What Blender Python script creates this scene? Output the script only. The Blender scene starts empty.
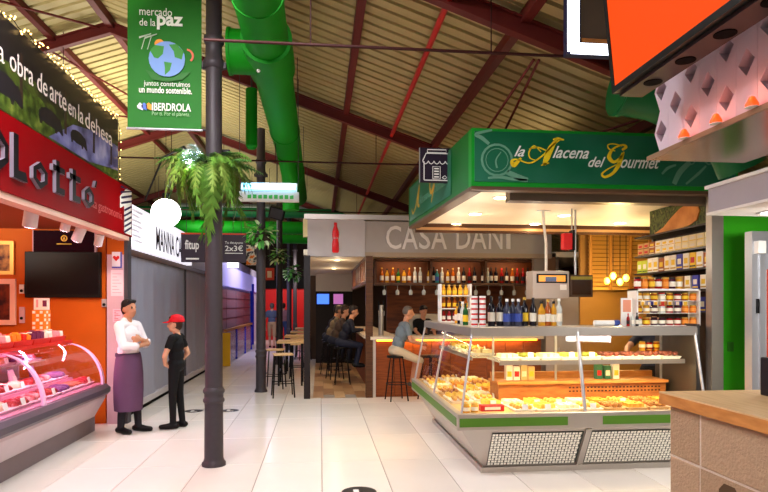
import bpy, bmesh, math, random
from mathutils import Matrix, Vector
random.seed(7)
SC = bpy.context.scene
COL = SC.collection
PI = math.pi

# ------------------------------------------------------------------ camera
CAMZ, YAW, FPX, HOR = 1.70, math.radians(6.12), 597.3, 305.0
cam_d = bpy.data.cameras.new('camera'); cam_d.lens = 28.0; cam_d.sensor_width = 36.0
cam_d.shift_y = (HOR - 246.0) / 768.0
cam_d.clip_start = 0.05; cam_d.clip_end = 200
cam = bpy.data.objects.new('camera', cam_d); COL.objects.link(cam)
cam.location = (0, 0, CAMZ); cam.rotation_euler = (PI / 2, 0, -YAW)
SC.camera = cam

# ------------------------------------------------------------------ world, exposure
w = bpy.data.worlds.new('world'); SC.world = w; w.use_nodes = True
bg = w.node_tree.nodes['Background']
bg.inputs[0].default_value = (1.0, 0.94, 0.86, 1); bg.inputs[1].default_value = 0.32
SC.view_settings.view_transform = 'Standard'; SC.view_settings.look = 'None'
SC.view_settings.exposure = 0.0; SC.view_settings.gamma = 1.0
SC.view_settings.use_curve_mapping = False

# ------------------------------------------------------------------ hall fill: unseen area lights added above and behind the viewer
def area(name, loc, target, sx, sy, power, col=(1, 0.95, 0.88)):
    l = bpy.data.lights.new(name, 'AREA'); l.shape = 'RECTANGLE'; l.size = sx; l.size_y = sy
    l.energy = power; l.color = col
    o = bpy.data.objects.new(name, l); COL.objects.link(o); o.location = loc
    d = Vector(target) - Vector(loc); o.rotation_euler = d.to_track_quat('-Z', 'Y').to_euler()
    return o
def point(name, loc, power, col=(1, 0.95, 0.88), r=0.05):
    l = bpy.data.lights.new(name, 'POINT'); l.energy = power; l.color = col; l.shadow_soft_size = r
    o = bpy.data.objects.new(name, l); COL.objects.link(o); o.location = loc
    return o
def spot(name, loc, target, power, col=(1, 0.95, 0.88), ang=90, r=0.05, blend=0.5):
    l = bpy.data.lights.new(name, 'SPOT'); l.energy = power; l.color = col; l.shadow_soft_size = r
    l.spot_size = math.radians(ang); l.spot_blend = blend
    o = bpy.data.objects.new(name, l); COL.objects.link(o); o.location = loc
    d = Vector(target) - Vector(loc); o.rotation_euler = d.to_track_quat('-Z', 'Y').to_euler()
    return o
HALL_FILLS = [(-1.1, 4.3, 4.55, 255), (-0.9, 0.6, 4.7, 105), (-0.6, -2.5, 4.7, 80)]
for i, (x, y, z, p) in enumerate(HALL_FILLS):
    area('hall_fill_light', (x, y, z), (x, y + 0.9, 0), 2.4, 0.5, p, (1, 0.94, 0.98))

# added fill lights without fixtures above the stalls, to brighten roof and far ducts
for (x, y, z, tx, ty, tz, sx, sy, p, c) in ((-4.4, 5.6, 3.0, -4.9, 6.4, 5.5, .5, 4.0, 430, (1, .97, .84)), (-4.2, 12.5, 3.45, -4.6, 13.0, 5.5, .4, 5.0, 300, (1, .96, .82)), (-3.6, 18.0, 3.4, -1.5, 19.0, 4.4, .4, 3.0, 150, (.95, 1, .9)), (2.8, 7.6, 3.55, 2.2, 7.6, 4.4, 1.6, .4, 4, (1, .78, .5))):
    area('roof_fill_light', (x, y, z), (tx, ty, tz), sx, sy, p, c)

# ------------------------------------------------------------------ helpers
FV = Vector((math.sin(YAW), math.cos(YAW), 0)); RV = Vector((math.cos(YAW), -math.sin(YAW), 0)); UV = Vector((0, 0, 1))
CAM = Vector((0, 0, CAMZ))
def ray(px, py):
    return FV + RV * ((px - 384.0) / FPX) + UV * ((HOR - py) / FPX)
def atY(px, py, Y):
    d = ray(px, py); return CAM + d * (Y / d.y)
def atX(px, py, X):
    d = ray(px, py); return CAM + d * (X / d.x)
def atZ(px, py, Z):
    d = ray(px, py); return CAM + d * ((Z - CAMZ) / d.z)

def lin(c):
    c = c / 255.0
    return c / 12.92 if c <= 0.04045 else ((c + 0.055) / 1.055) ** 2.4
MATS = {}
def mat(name, rgb=(200, 200, 200), rough=0.5, metal=0.0, emit=0.0, ecol=None, noise=None, bump=None, spec=0.3, trans=0.0, alpha=1.0, ior=1.45, stretch=(1, 1, 1)):
    if name in MATS: return MATS[name]
    m = bpy.data.materials.new(name); m.use_nodes = True; nt = m.node_tree
    b = nt.nodes['Principled BSDF']
    c = tuple(lin(v) for v in rgb)
    b.inputs['Base Color'].default_value = (*c, 1)
    b.inputs['Roughness'].default_value = rough; b.inputs['Metallic'].default_value = metal
    b.inputs['Specular IOR Level'].default_value = spec
    b.inputs['IOR'].default_value = ior
    if trans: b.inputs['Transmission Weight'].default_value = trans
    if alpha < 1: b.inputs['Alpha'].default_value = alpha
    if emit:
        e = tuple(lin(v) for v in (ecol or rgb))
        b.inputs['Emission Color'].default_value = (*e, 1); b.inputs['Emission Strength'].default_value = emit
    tc = nt.nodes.new('ShaderNodeTexCoord'); mp = nt.nodes.new('ShaderNodeMapping')
    mp.inputs['Scale'].default_value = stretch
    nt.links.new(tc.outputs['Object'], mp.inputs['Vector'])
    sc, amt = noise or (6.0, 0.06)
    n = nt.nodes.new('ShaderNodeTexNoise'); n.inputs['Scale'].default_value = sc; n.inputs['Detail'].default_value = 4
    nt.links.new(mp.outputs['Vector'], n.inputs['Vector'])
    mx = nt.nodes.new('ShaderNodeMix'); mx.data_type = 'RGBA'
    mx.inputs[6].default_value = (*[max(0, v * (1 - amt)) for v in c], 1)
    mx.inputs[7].default_value = (*[min(1, v * (1 + amt)) for v in c], 1)
    nt.links.new(n.outputs['Fac'], mx.inputs[0]); nt.links.new(mx.outputs[2], b.inputs['Base Color'])
    if bump:
        n2 = nt.nodes.new('ShaderNodeTexNoise'); n2.inputs['Scale'].default_value = bump[0]; n2.inputs['Detail'].default_value = 5
        nt.links.new(mp.outputs['Vector'], n2.inputs['Vector'])
        bp = nt.nodes.new('ShaderNodeBump'); bp.inputs['Strength'].default_value = bump[1]; bp.inputs['Distance'].default_value = 0.02
        nt.links.new(n2.outputs['Fac'], bp.inputs['Height']); nt.links.new(bp.outputs['Normal'], b.inputs['Normal'])
    MATS[name] = m
    return m
def mat_ramp(name, stops, scale=6, rough=0.5, detail=5, stretch=(1, 1, 1), rot=(0, 0, 0), tex='noise', bump=0.0, metal=0, distortion=0.0):
    """a material whose colour runs through several tones (grain, print, foliage)"""
    m = mat(name, stops[0][1], rough, metal); nt = m.node_tree; b = nt.nodes['Principled BSDF']
    tc = nt.nodes.new('ShaderNodeTexCoord'); mp = nt.nodes.new('ShaderNodeMapping'); mp.inputs['Scale'].default_value = stretch; mp.inputs['Rotation'].default_value = rot
    nt.links.new(tc.outputs['Object'], mp.inputs['Vector'])
    if tex == 'noise':
        n = nt.nodes.new('ShaderNodeTexNoise'); n.inputs['Scale'].default_value = scale; n.inputs['Detail'].default_value = detail; n.inputs['Distortion'].default_value = distortion; out = n.outputs['Fac']
    elif tex == 'wave':
        n = nt.nodes.new('ShaderNodeTexWave'); n.inputs['Scale'].default_value = scale; n.inputs['Distortion'].default_value = distortion; n.inputs['Detail'].default_value = detail; out = n.outputs['Fac']
    else:
        n = nt.nodes.new('ShaderNodeTexVoronoi'); n.inputs['Scale'].default_value = scale; out = n.outputs['Distance']
    nt.links.new(mp.outputs['Vector'], n.inputs['Vector'])
    r = nt.nodes.new('ShaderNodeValToRGB'); el = r.color_ramp.elements
    while len(el) < len(stops): el.new(0.5)
    for e, (p, c) in zip(el, stops):
        e.position = p; e.color = (*[lin(v) for v in c], 1)
    nt.links.new(out, r.inputs[0])
    for l in list(b.inputs['Base Color'].links): nt.links.remove(l)
    nt.links.new(r.outputs[0], b.inputs['Base Color'])
    if bump:
        bp = nt.nodes.new('ShaderNodeBump'); bp.inputs['Strength'].default_value = bump; bp.inputs['Distance'].default_value = 0.02
        nt.links.new(out, bp.inputs['Height']); nt.links.new(bp.outputs['Normal'], b.inputs['Normal'])
    return m

def pane_mat(name, tint=(255, 255, 255), base=0.03, gain=0.55):
    """thin clear sheet: see-through with reflections that grow at a slant"""
    if name in MATS: return MATS[name]
    m = bpy.data.materials.new(name); m.use_nodes = True; nt = m.node_tree; nt.nodes.clear()
    out = nt.nodes.new('ShaderNodeOutputMaterial'); mx = nt.nodes.new('ShaderNodeMixShader'); tr = nt.nodes.new('ShaderNodeBsdfTransparent'); gl = nt.nodes.new('ShaderNodeBsdfGlossy')
    tr.inputs[0].default_value = (*[lin(v) for v in tint], 1); gl.inputs['Roughness'].default_value = 0.03
    lw = nt.nodes.new('ShaderNodeLayerWeight'); lw.inputs[0].default_value = 0.5
    pw = nt.nodes.new('ShaderNodeMath'); pw.operation = 'POWER'; pw.inputs[1].default_value = 3.0
    ma = nt.nodes.new('ShaderNodeMath'); ma.operation = 'MULTIPLY_ADD'; ma.inputs[1].default_value = gain; ma.inputs[2].default_value = base
    nt.links.new(lw.outputs['Facing'], pw.inputs[0]); nt.links.new(pw.outputs[0], ma.inputs[0]); nt.links.new(ma.outputs[0], mx.inputs[0])
    nt.links.new(tr.outputs[0], mx.inputs[1]); nt.links.new(gl.outputs[0], mx.inputs[2]); nt.links.new(mx.outputs[0], out.inputs[0])
    MATS[name] = m
    return m
def wmat(o):
    m = o.matrix_basis.copy()
    while o.parent: o = o.parent; m = o.matrix_basis @ m
    return m
class B:
    """collects faces in world (or prototype) coordinates and links them as one mesh"""
    def __init__(s): s.v = []; s.f = []; s.m = []; s.s = []
    def _add(s, vs, fs, m=0, sm=False):
        o = len(s.v); s.v += [tuple(p) for p in vs]
        for f in fs: s.f.append([o + i for i in f]); s.m.append(m); s.s.append(sm)
        return s
    def box(s, x0, x1, y0, y1, z0, z1, m=0, mtx=None):
        if x0 > x1: x0, x1 = x1, x0
        if y0 > y1: y0, y1 = y1, y0
        if z0 > z1: z0, z1 = z1, z0
        vs = [Vector(p) for p in ((x0,y0,z0),(x1,y0,z0),(x1,y1,z0),(x0,y1,z0),(x0,y0,z1),(x1,y0,z1),(x1,y1,z1),(x0,y1,z1))]
        if mtx is not None: vs = [mtx @ p for p in vs]
        return s._add(vs, [(0,3,2,1),(4,5,6,7),(0,1,5,4),(1,2,6,5),(2,3,7,6),(3,0,4,7)], m)
    def hexa(s, a, b, m=0):
        """a, b: lists of four points (bottom loop, top loop), counter-clockwise seen from outside top"""
        return s._add(list(a) + list(b), [(0,3,2,1),(4,5,6,7),(0,1,5,4),(1,2,6,5),(2,3,7,6),(3,0,4,7)], m)
    def quad(s, a, b, c, d, m=0): return s._add([a, b, c, d], [(0,1,2,3)], m)
    def cyl(s, a, b, r0, r1=None, n=12, m=0, caps=True, sm=True):
        a = Vector(a); b = Vector(b); r1 = r0 if r1 is None else r1
        q = (b - a).to_track_quat('Z', 'Y').to_matrix()
        vs = []
        for p, r in ((a, r0), (b, r1)):
            for i in range(n):
                t = 2 * PI * i / n; vs.append(p + q @ Vector((r * math.cos(t), r * math.sin(t), 0)))
        s._add(vs, [(i, (i+1) % n, n + (i+1) % n, n + i) for i in range(n)], m, sm)
        if caps:
            if r0 > 0: s._add(vs[:n], [tuple(range(n))[::-1]], m)
            if r1 > 0: s._add(vs[n:], [tuple(range(n))], m)
        return s
    def tube(s, pts, r, n=8, m=0):
        pts = [Vector(p) for p in pts]; N = len(pts); rings = []
        rr = r if isinstance(r, (list, tuple)) else [r] * N
        for i, p in enumerate(pts):
            d = (pts[min(i+1, N-1)] - pts[max(i-1, 0)]).normalized()
            q = d.to_track_quat('Z', 'Y').to_matrix()
            rings.append([p + q @ Vector((rr[i] * math.cos(2*PI*k/n), rr[i] * math.sin(2*PI*k/n), 0)) for k in range(n)])
        for i in range(1, N):     # keep rings aligned
            best = min(range(n), key=lambda k: sum((rings[i][(j+k) % n] - rings[i-1][j] - (pts[i]-pts[i-1])).length for j in range(0, n, 2)))
            rings[i] = rings[i][best:] + rings[i][:best]
        vs = [v for rg in rings for v in rg]
        fs = [(i*n+k, i*n+(k+1) % n, (i+1)*n+(k+1) % n, (i+1)*n+k) for i in range(N-1) for k in range(n)]
        s._add(vs, fs, m, True); s._add(rings[0], [tuple(range(n))[::-1]], m); s._add(rings[-1], [tuple(range(n))], m)
        return s
    def lathe(s, prof, c=(0,0,0), n=16, m=0, sm=True, sx=1, sy=1):
        c = Vector(c); vs = []
        for r, z in prof:
            for i in range(n):
                t = 2*PI*i/n; vs.append(c + Vector((sx*r*math.cos(t), sy*r*math.sin(t), z)))
        N = len(prof)
        s._add(vs, [(j*n+i, j*n+(i+1) % n, (j+1)*n+(i+1) % n, (j+1)*n+i) for j in range(N-1) for i in range(n)], m, sm)
        if prof[0][0] > 1e-4: s._add(vs[:n], [tuple(range(n))[::-1]], m)
        if prof[-1][0] > 1e-4: s._add(vs[-n:], [tuple(range(n))], m)
        return s
    def sphere(s, c, r, n=12, m=0, mtx=None):
        rx, ry, rz = r if isinstance(r, (list, tuple)) else (r, r, r)
        c = Vector(c); vs = []; h = n // 2
        for j in range(h + 1):
            p = PI * j / h
            for i in range(n):
                t = 2*PI*i/n
                q = Vector((rx*math.sin(p)*math.cos(t), ry*math.sin(p)*math.sin(t), -rz*math.cos(p)))
                if mtx is not None: q = mtx @ q
                vs.append(c + q)
        return s._add(vs, [(j*n+i, j*n+(i+1) % n, (j+1)*n+(i+1) % n, (j+1)*n+i) for j in range(h) for i in range(n)], m, True)
    def prism(s, poly, mtx, depth, m=0, ms=None):
        """poly in (u, v) of mtx, pushed along its third axis from 0 to depth"""
        n = len(poly)
        a = sum(poly[i][0]*poly[(i+1) % n][1] - poly[(i+1) % n][0]*poly[i][1] for i in range(n))
        if a < 0: poly = list(poly)[::-1]
        vs = [mtx @ Vector((u, v, 0)) for u, v in poly] + [mtx @ Vector((u, v, depth)) for u, v in poly]
        s._add(vs, [tuple(range(n))[::-1]], m if ms is None else ms); s._add(vs, [tuple(range(n, 2*n))], m)
        s._add(vs, [(i, (i+1) % n, n + (i+1) % n, n + i) for i in range(n)], m if ms is None else ms)
        return s
    def build(s, name, mats, parent=None, bev=0.0, keep=False):
        if not isinstance(mats, (list, tuple)): mats = [mats]
        vs = [Vector(p) for p in s.v]; loc = Vector((0, 0, 0))
        if parent is not None:
            inv = wmat(parent).inverted(); vs = [inv @ p for p in vs]
        if not keep:
            lo = [min(p[i] for p in vs) for i in range(3)]; hi = [max(p[i] for p in vs) for i in range(3)]
            loc = Vector(((lo[0]+hi[0])/2, (lo[1]+hi[1])/2, lo[2]))
            vs = [p - loc for p in vs]
        me = bpy.data.meshes.new(name); me.from_pydata([tuple(p) for p in vs], [], s.f)
        for mm in mats: me.materials.append(mm)
        me.polygons.foreach_set('material_index', s.m); me.polygons.foreach_set('use_smooth', s.s)
        if bev:
            bm = bmesh.new(); bm.from_mesh(me)
            bmesh.ops.remove_doubles(bm, verts=bm.verts, dist=1e-5)
            es = [e for e in bm.edges if len(e.link_faces) == 2 and e.calc_face_angle(0) > 0.5]
            bmesh.ops.bevel(bm, geom=es, offset=bev, segments=2, profile=0.5, affect='EDGES')
            bm.to_mesh(me); bm.free()
        me.update()
        o = bpy.data.objects.new(name, me); COL.objects.link(o); o.location = loc
        if parent is not None: o.parent = parent
        return o

def tag(o, label=None, cat=None, group=None, kind=None):
    if label: o['label'] = label
    if cat: o['category'] = cat
    if group: o['group'] = group
    if kind: o['kind'] = kind
    return o
def thing(name, label, cat, loc=(0, 0, 0), rz=0.0, group=None):
    o = bpy.data.objects.new(name, None); o.empty_display_size = 0.1; COL.objects.link(o)
    o.location = loc; o.rotation_euler = (0, 0, rz)
    return tag(o, label, cat, group)
def dup(root, loc, rz=0.0, label=None, group=None, sc=1.0):
    def cp(o, par):
        c = o.copy(); COL.objects.link(c)
        if par is not None: c.parent = par
        for ch in [k for k in o.children]: cp(ch, c)
        return c
    r = cp(root, None); r.location = loc; r.rotation_euler = (0, 0, rz)
    if not isinstance(sc, (tuple, list)): sc = (sc, sc, sc)
    r.scale = sc
    return tag(r, label, None, group)
def place(root, used, loc, rz=0.0, label=None, group=None, sc=1.0):
    """first call moves the prototype itself, later calls copy it"""
    if used.get(root.name) is None:
        used[root.name] = 1; src = root
        src.location = loc; src.rotation_euler = (0, 0, rz)
        src.scale = sc if isinstance(sc, (tuple, list)) else (sc, sc, sc)
        return tag(src, label, None, group)
    return dup(root, loc, rz, label, group, sc)
USED = {}
ORD = ['first','second','third','fourth','fifth','sixth','seventh','eighth','ninth','tenth','eleventh','twelfth','thirteenth','fourteenth','fifteenth','sixteenth','seventeenth','eighteenth','nineteenth','twentieth','twenty-first','twenty-second','twenty-third','twenty-fourth','twenty-fifth','twenty-sixth','twenty-seventh','twenty-eighth','twenty-ninth','thirtieth']

def frame(o, u, v):
    u = Vector(u).normalized(); v = Vector(v).normalized(); n = u.cross(v)
    return Matrix(((u.x, v.x, n.x, o[0]), (u.y, v.y, n.y, o[1]), (u.z, v.z, n.z, o[2]), (0, 0, 0, 1)))
def text_mesh(name, body, mtx, wd, ht, m, parent=None, ext=0.002, shear=0.0, off=0.0, spacing=1.0):
    """lettering fitted into wd x ht on the plane of mtx (origin = lower left)"""
    cu = bpy.data.curves.new('txt', 'FONT'); cu.body = body; cu.size = 1.0; cu.shear = shear; cu.offset = off
    cu.space_character = spacing; cu.extrude = 0.0; cu.resolution_u = 3
    t = bpy.data.objects.new('txt', cu); COL.objects.link(t)
    dg = bpy.context.evaluated_depsgraph_get(); me = bpy.data.meshes.new_from_object(t.evaluated_get(dg))
    bpy.data.objects.remove(t); bpy.data.curves.remove(cu)
    bm = bmesh.new(); bm.from_mesh(me); bpy.data.meshes.remove(me)
    if ext > 0:
        r = bmesh.ops.extrude_face_region(bm, geom=list(bm.faces))
        zs = [e for e in r['geom'] if isinstance(e, bmesh.types.BMVert)]
        bmesh.ops.translate(bm, verts=zs, vec=(0, 0, 1.0))
    xs = [v.co.x for v in bm.verts]; ys = [v.co.y for v in bm.verts]
    x0, x1, y0, y1 = min(xs), max(xs), min(ys), max(ys)
    b = B(); bm.verts.index_update()
    vs = [mtx @ Vector(((v.co.x - x0) / (x1 - x0) * wd, (v.co.y - y0) / (y1 - y0) * ht, v.co.z * ext + 0.0008)) for v in bm.verts]
    b._add(vs, [[v.index for v in f.verts] for f in bm.faces]); bm.free()
    return b.build(name, m, parent)
def ribbon(b, pts, wid, mtx, depth=0.003, m=0, per=6):
    """a pen stroke of changing width through 2-D points"""
    P = []; W = []
    n = len(pts)
    for i in range(n - 1):
        p0, p1, p2, p3 = (Vector(pts[max(i-1, 0)]), Vector(pts[i]), Vector(pts[i+1]), Vector(pts[min(i+2, n-1)]))
        for k in range(per):
            t = k / per
            P.append(0.5*((2*p1) + (p2-p0)*t + (2*p0-5*p1+4*p2-p3)*t*t + (3*p1-p0-3*p2+p3)*t**3)); W.append(wid[i]*(1-t)+wid[i+1]*t)
    P.append(Vector(pts[-1])); W.append(wid[-1])
    L = []; R = []
    for i, p in enumerate(P):
        d = P[min(i+1, len(P)-1)] - P[max(i-1, 0)]; d.normalize(); nn = Vector((-d.y, d.x))
        L.append(p + nn*W[i]/2); R.append(p - nn*W[i]/2)
    for i in range(len(P)-1):
        b.prism([tuple(L[i]), tuple(R[i]), tuple(R[i+1]), tuple(L[i+1])], mtx, depth, m)
FRONT = lambda o: frame(o, (1, 0, 0), (0, 0, 1))          # faces the viewer
LEFTF = lambda o: frame(o, (0, 1, 0), (0, 0, 1))          # faces +X (stalls on the left)
RIGHTF = lambda o: frame(o, (0, -1, 0), (0, 0, 1))        # faces -X (stalls on the right)
def text_front(name, body, px0, py0, px1, py1, Y, m, parent=None, **k):
    a = atY(px0, py1, Y); b = atY(px1, py0, Y); return text_mesh(name, body, FRONT(a), b.x - a.x, b.z - a.z, m, parent, **k)
# ------------------------------------------------------------------ materials
STEEL = mat('brushed_steel', (186, 178, 170), 0.33, 0.72, noise=(30, 0.08), stretch=(1, 1, 20))
STEELD = mat('dark_steel', (96, 92, 90), 0.4, 0.8)
ALU = mat('aluminium', (190, 192, 198), 0.35, 0.7)
BLACK = mat('black_plastic', (16, 15, 16), 0.45, spec=0.2)
IRON = mat('iron_paint', (62, 56, 60), 0.45, 0.1, noise=(20, 0.1))
REDST = mat('red_oxide_steel', (92, 26, 22), 0.55, noise=(5, 0.15))
REDPIPE = mat('red_pipe', (176, 30, 22), 0.4)
WHITE = mat('white_paint', (236, 234, 230), 0.4)
CREAM = mat('cream_paint', (240, 226, 200), 0.6)
GREEN = mat('bright_green', (4, 128, 12), 0.6, noise=(3, 0.05), spec=0.25)
GREEND = mat('dark_green', (12, 92, 44), 0.45)
GREENWALL = mat('wall_green', (62, 190, 30), 0.5)
ORANGEW = mat('orange_wall', (198, 94, 24), 0.55, noise=(2.5, 0.08), spec=0.12)
REDSIGN = mat('red_fascia', (128, 1, 8), 0.65, spec=0.06)
GLASS = mat('clear_glass', (255, 255, 255), 0.02, trans=1.0, ior=1.12, spec=0.5)
WOOD = mat_ramp('warm_wood', [(0.3, (150, 92, 44)), (0.7, (196, 132, 70))], 3, 0.45, 6, (1, 12, 12))
WOODD = mat_ramp('dark_wood', [(0.3, (62, 36, 20)), (0.7, (96, 58, 32))], 3, 0.45, 6, (1, 12, 12))
WOODP = mat_ramp('pale_wood', [(0.3, (196, 156, 104)), (0.7, (222, 186, 134))], 3, 0.5, 6, (10, 1, 10))
GREY = mat('grey_panel', (128, 128, 136), 0.45)
DGREY = mat('dark_grey_panel', (66, 62, 68), 0.5)
BLACKM = mat('matt_black', (14, 13, 13), 0.8, spec=0.05)
RED = mat('signal_red', (214, 24, 26), 0.4)

# ------------------------------------------------------------------ floor
TW, TL, TX0 = 0.64, 1.28, 0.02
grout = mat('grout', (150, 140, 132), 0.7)
b = B(); b.box(-9, 9, -6, 40, -0.12, -0.006)
floor = tag(b.build('floor', grout), 'white glazed market hall floor of long tiles', None, None, 'structure')
tileM = [mat('floor_tile_a', (233, 226, 218), 0.2, noise=(2.0, 0.05)), mat('floor_tile_b', (226, 218, 210), 0.22, noise=(2.0, 0.06)), mat('floor_tile_c', (238, 231, 224), 0.19, noise=(2.0, 0.05))]
tmesh = []
for mm in tileM:
    b = B(); h = 0.0035
    x, y, c = TW/2 - h, TL/2 - h, 0.004
    b.hexa([(-x, -y, -0.006), (x, -y, -0.006), (x, y, -0.006), (-x, y, -0.006)], [(-x+c, -y+c, 0), (x-c, -y+c, 0), (x-c, y-c, 0), (-x+c, y-c, 0)])
    o = b.build('floor_tile', mm, keep=True); tmesh.append(o.data); bpy.data.objects.remove(o)
n = 0
farb = B()
for j in range(3, 30):
    for i in range(-6, 7):
        x = TX0 + (i + 0.5) * TW; y = 0.1 + (j + 0.5) * TL
        if x < -3.4 + 0.1: pass
        if y > 10.9 and x > -0.1:
            if y < 11.2 and x < 2.4:        # cut tiles up to the bar
                o = bpy.data.objects.new('floor_tile', tmesh[(i + j) % 3]); COL.objects.link(o); o.location = (x, 10.645, 0); o.scale = (1, .465, 1); o.parent = floor; o.matrix_parent_inverse = Matrix.Translation(-floor.location); n += 1
            continue
        if y > 10.4 and x > 2.4: continue
        if x < -3.6: continue
        if n < 290 and y < 26:
            o = bpy.data.objects.new('floor_tile', tmesh[(i * 7 + j * 3) % 3]); COL.objects.link(o); o.location = (x, y, 0); o.parent = floor; o.matrix_parent_inverse = Matrix.Translation(-floor.location); n += 1
        else:
            farb.box(x - TW/2 + .003, x + TW/2 - .003, y - TL/2 + .003, y + TL/2 - .003, -0.006, 0)
o = farb.build('distant_tiles', tileM[0], floor); o['kind'] = 'stuff'
# plank floor of the bar aisle
plankM = [mat('bar_plank_a', (178, 140, 100), 0.4, noise=(8, 0.15)), mat('bar_plank_b', (198, 162, 120), 0.4, noise=(8, 0.15)), mat('bar_plank_c', (160, 120, 84), 0.4, noise=(8, 0.15))]
pm = []
for mm in plankM:
    b = B(); b.box(-0.098, 0.098, -0.398, 0.398, -0.006, 0.001); o = b.build('bar_floor_plank', mm, keep=True); pm.append(o.data); bpy.data.objects.remove(o)
for j in range(9):
    for i in range(6):
        o = bpy.data.objects.new('bar_floor_plank', pm[(i * 5 + j * 2) % 3]); COL.objects.link(o); o.location = (-0.13 + (i + .5) * 0.2, 11.0 + (j + .5) * 0.8 + (0.4 if i % 2 else 0), 0); o.parent = floor; o.matrix_parent_inverse = Matrix.Translation(-floor.location)

# ------------------------------------------------------------------ roof
RX, RZ, PIT = -3.2, 6.12, 0.35
def roofz(x): return RZ - PIT * abs(x - RX)
ROOFM = mat('cream_roof_sheet', (168, 150, 100), 0.55, noise=(1.5, 0.08))
b = B(); p = 0.20
y = 0.0
while y < 34:
    for xa, xb in ((-9.0, RX), (RX, 8.0)):
        za, zb = roofz(xa), roofz(xb)
        prof = [(0, 0), (p - .062, 0), (p - .052, .085), (p - .012, .085), (p, 0)]
        for (a0, d0), (a1, d1) in zip(prof[:-1], prof[1:]):
            b.quad((xa, y + a0, za + d0), (xa, y + a1, za + d1), (xb, y + a1, zb + d1), (xb, y + a0, zb + d0))
    y += p
for xa, xb in ((-9.0, RX), (RX, 8.0)):      # upper skin
    b.quad((xa, 0, roofz(xa) + .12), (xb, 0, roofz(xb) + .12), (xb, 34, roofz(xb) + .12), (xa, 34, roofz(xa) + .12))
roof = tag(b.build('ceiling', ROOFM), 'cream ribbed metal pitched roof on dark red steel', None, None, 'structure')
def ibeam_rafter(y):
    b = B()
    for xa, xb in ((-9.0, RX), (RX, 8.0)):
        za, zb = roofz(xa) - .06, roofz(xb) - .06; h = .18
        for hw, t0, t1 in ((.05, 0, .02), (.05, h - .02, h), (.012, .02, h - .02)):
            b.hexa([(xa, y - hw, za - t1), (xb, y - hw, zb - t1), (xb, y + hw, zb - t1), (xa, y + hw, za - t1)],
                   [(xa, y - hw, za - t0), (xb, y - hw, zb - t0), (xb, y + hw, zb - t0), (xa, y + hw, za - t0)])
    return b.build('rafter', REDST, roof)
for y in (5.25, 9.6, 14.7, 20.0, 25.3): ibeam_rafter(y)
def purlin(x, hw=.045, h=.10, m=None):
    z = roofz(x); b = B(); b.box(x - hw, x + hw, 0.2, 33, z - h, z + .005); return b.build('purlin', m or REDST, roof)
for x in (-7.4, -5.7, -4.05, 0.42, 1.85, 3.6): purlin(x)
b = B(); b.box(RX - .05, RX + .05, .2, 33, RZ - .16, RZ - .02); b.build('ridge_beam', REDST, roof)
b = B(); zp = roofz(1.15) - .16; b.cyl((1.15, .2, zp), (1.15, 33, zp), .032, n=10); b.build('sprinkler_pipe', REDPIPE, roof)
for y, z, x0, x1 in ((5.2, 3.95, -.98, 2.95), (9.6, 3.98, -8, 2.85), (14.7, 3.98, -8, 2.85), (20.0, 3.98, -8, 2.8)):
    b = B(); b.cyl((x0, y, z), (x1, y, z), .014, n=8)
    for xx in [x0 + .9 + 1.6 * k for k in range(int((x1 - x0) / 1.6))]:
        if roofz(xx) > z + .1: b.cyl((xx, y, z), (xx, y, roofz(xx)), .006, n=6)
    b.build('tie_rod', mat('dark_rod', (52, 15, 13), .6), roof)
for x0, y0, x1, y1 in ((-3.3, 9.7, -6.0, 5.4), (-3.1, 14.6, -6.2, 9.8), (-3.3, 14.6, -4.2, 9.8)):   # wind bracing under the sheets
    b = B(); b.cyl((x0, y0, roofz(x0) - .1), (x1, y1, roofz(x1) - .1), .018, n=6); b.build('brace_rod', REDST, roof)
for (x0, y0, z0, x1, y1, z1) in ((1.95, 5.3, 3.95, 1.72, 6.4, 3.47), (2.0, 5.3, 3.95, 1.95, 6.4, 3.47), (3.6, 5.6, roofz(3.6) - .05, 2.45, 6.9, 3.47)):
    b = B(); b.cyl((x0, y0, z0), (x1, y1, z1), .014, n=6); b.build('hanger_rod', REDST, roof)

# hall walls far away
HALLW = mat('hall_wall', (52, 40, 34), 0.8); FARRED = mat('far_red_wall', (190, 22, 18), 0.5, noise=(1.2, .15))
b = B(); b.box(8.0, 8.2, 0, 36, 0, 5.5); tag(b.build('wall_right', HALLW), 'dark side wall behind the right stalls', kind='structure')
b = B(); b.box(-9.2, -9.0, -2, 36, 0, 5.5); tag(b.build('wall_left', HALLW), 'dark side wall behind the left stalls', kind='structure')
b = B(); b.box(-9, 8, 33.9, 34.1, 0, 6.2); tag(b.build('wall_back', HALLW), 'dark end wall of the hall', kind='structure')
# ================================================================== butcher stall on the left
YW = 8.95
b = B(); b.box(-6.2, -3.06, YW, YW + .12, 0, 2.95); tag(b.build('wall_left_stall', ORANGEW), 'orange end wall of the butcher stall', kind='structure')
b = B(); b.box(-6.3, -6.2, 1, YW + .1, 0, 2.95); tag(b.build('wall_left_stall_rear', ORANGEW), 'orange rear wall of the butcher stall', kind='structure')
b = B(); b.box(-6.2, -2.75, 1, YW, 2.78, 2.86); tag(b.build('ceiling_stall', mat('stall_ceiling', (150, 66, 44), .6, spec=.1)), 'pale ceiling panel of the butcher stall', kind='structure')
PINKW = mat('pale_pink_pillar', (206, 170, 182), .6)
b = B(); b.box(-3.02, -2.79, YW - .06, YW + .12, 0, 2.42, 0); b.box(-3.02, -2.79, YW - .055, YW + .12, 2.42, 2.70, 1); b.box(-2.79, -2.74, YW - .05, YW + .12, 0, 2.70, 2)
tag(b.build('trim_1', [PINKW, ORANGEW, DGREY]), 'pale pillar at the end of the orange wall', kind='structure')

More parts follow.
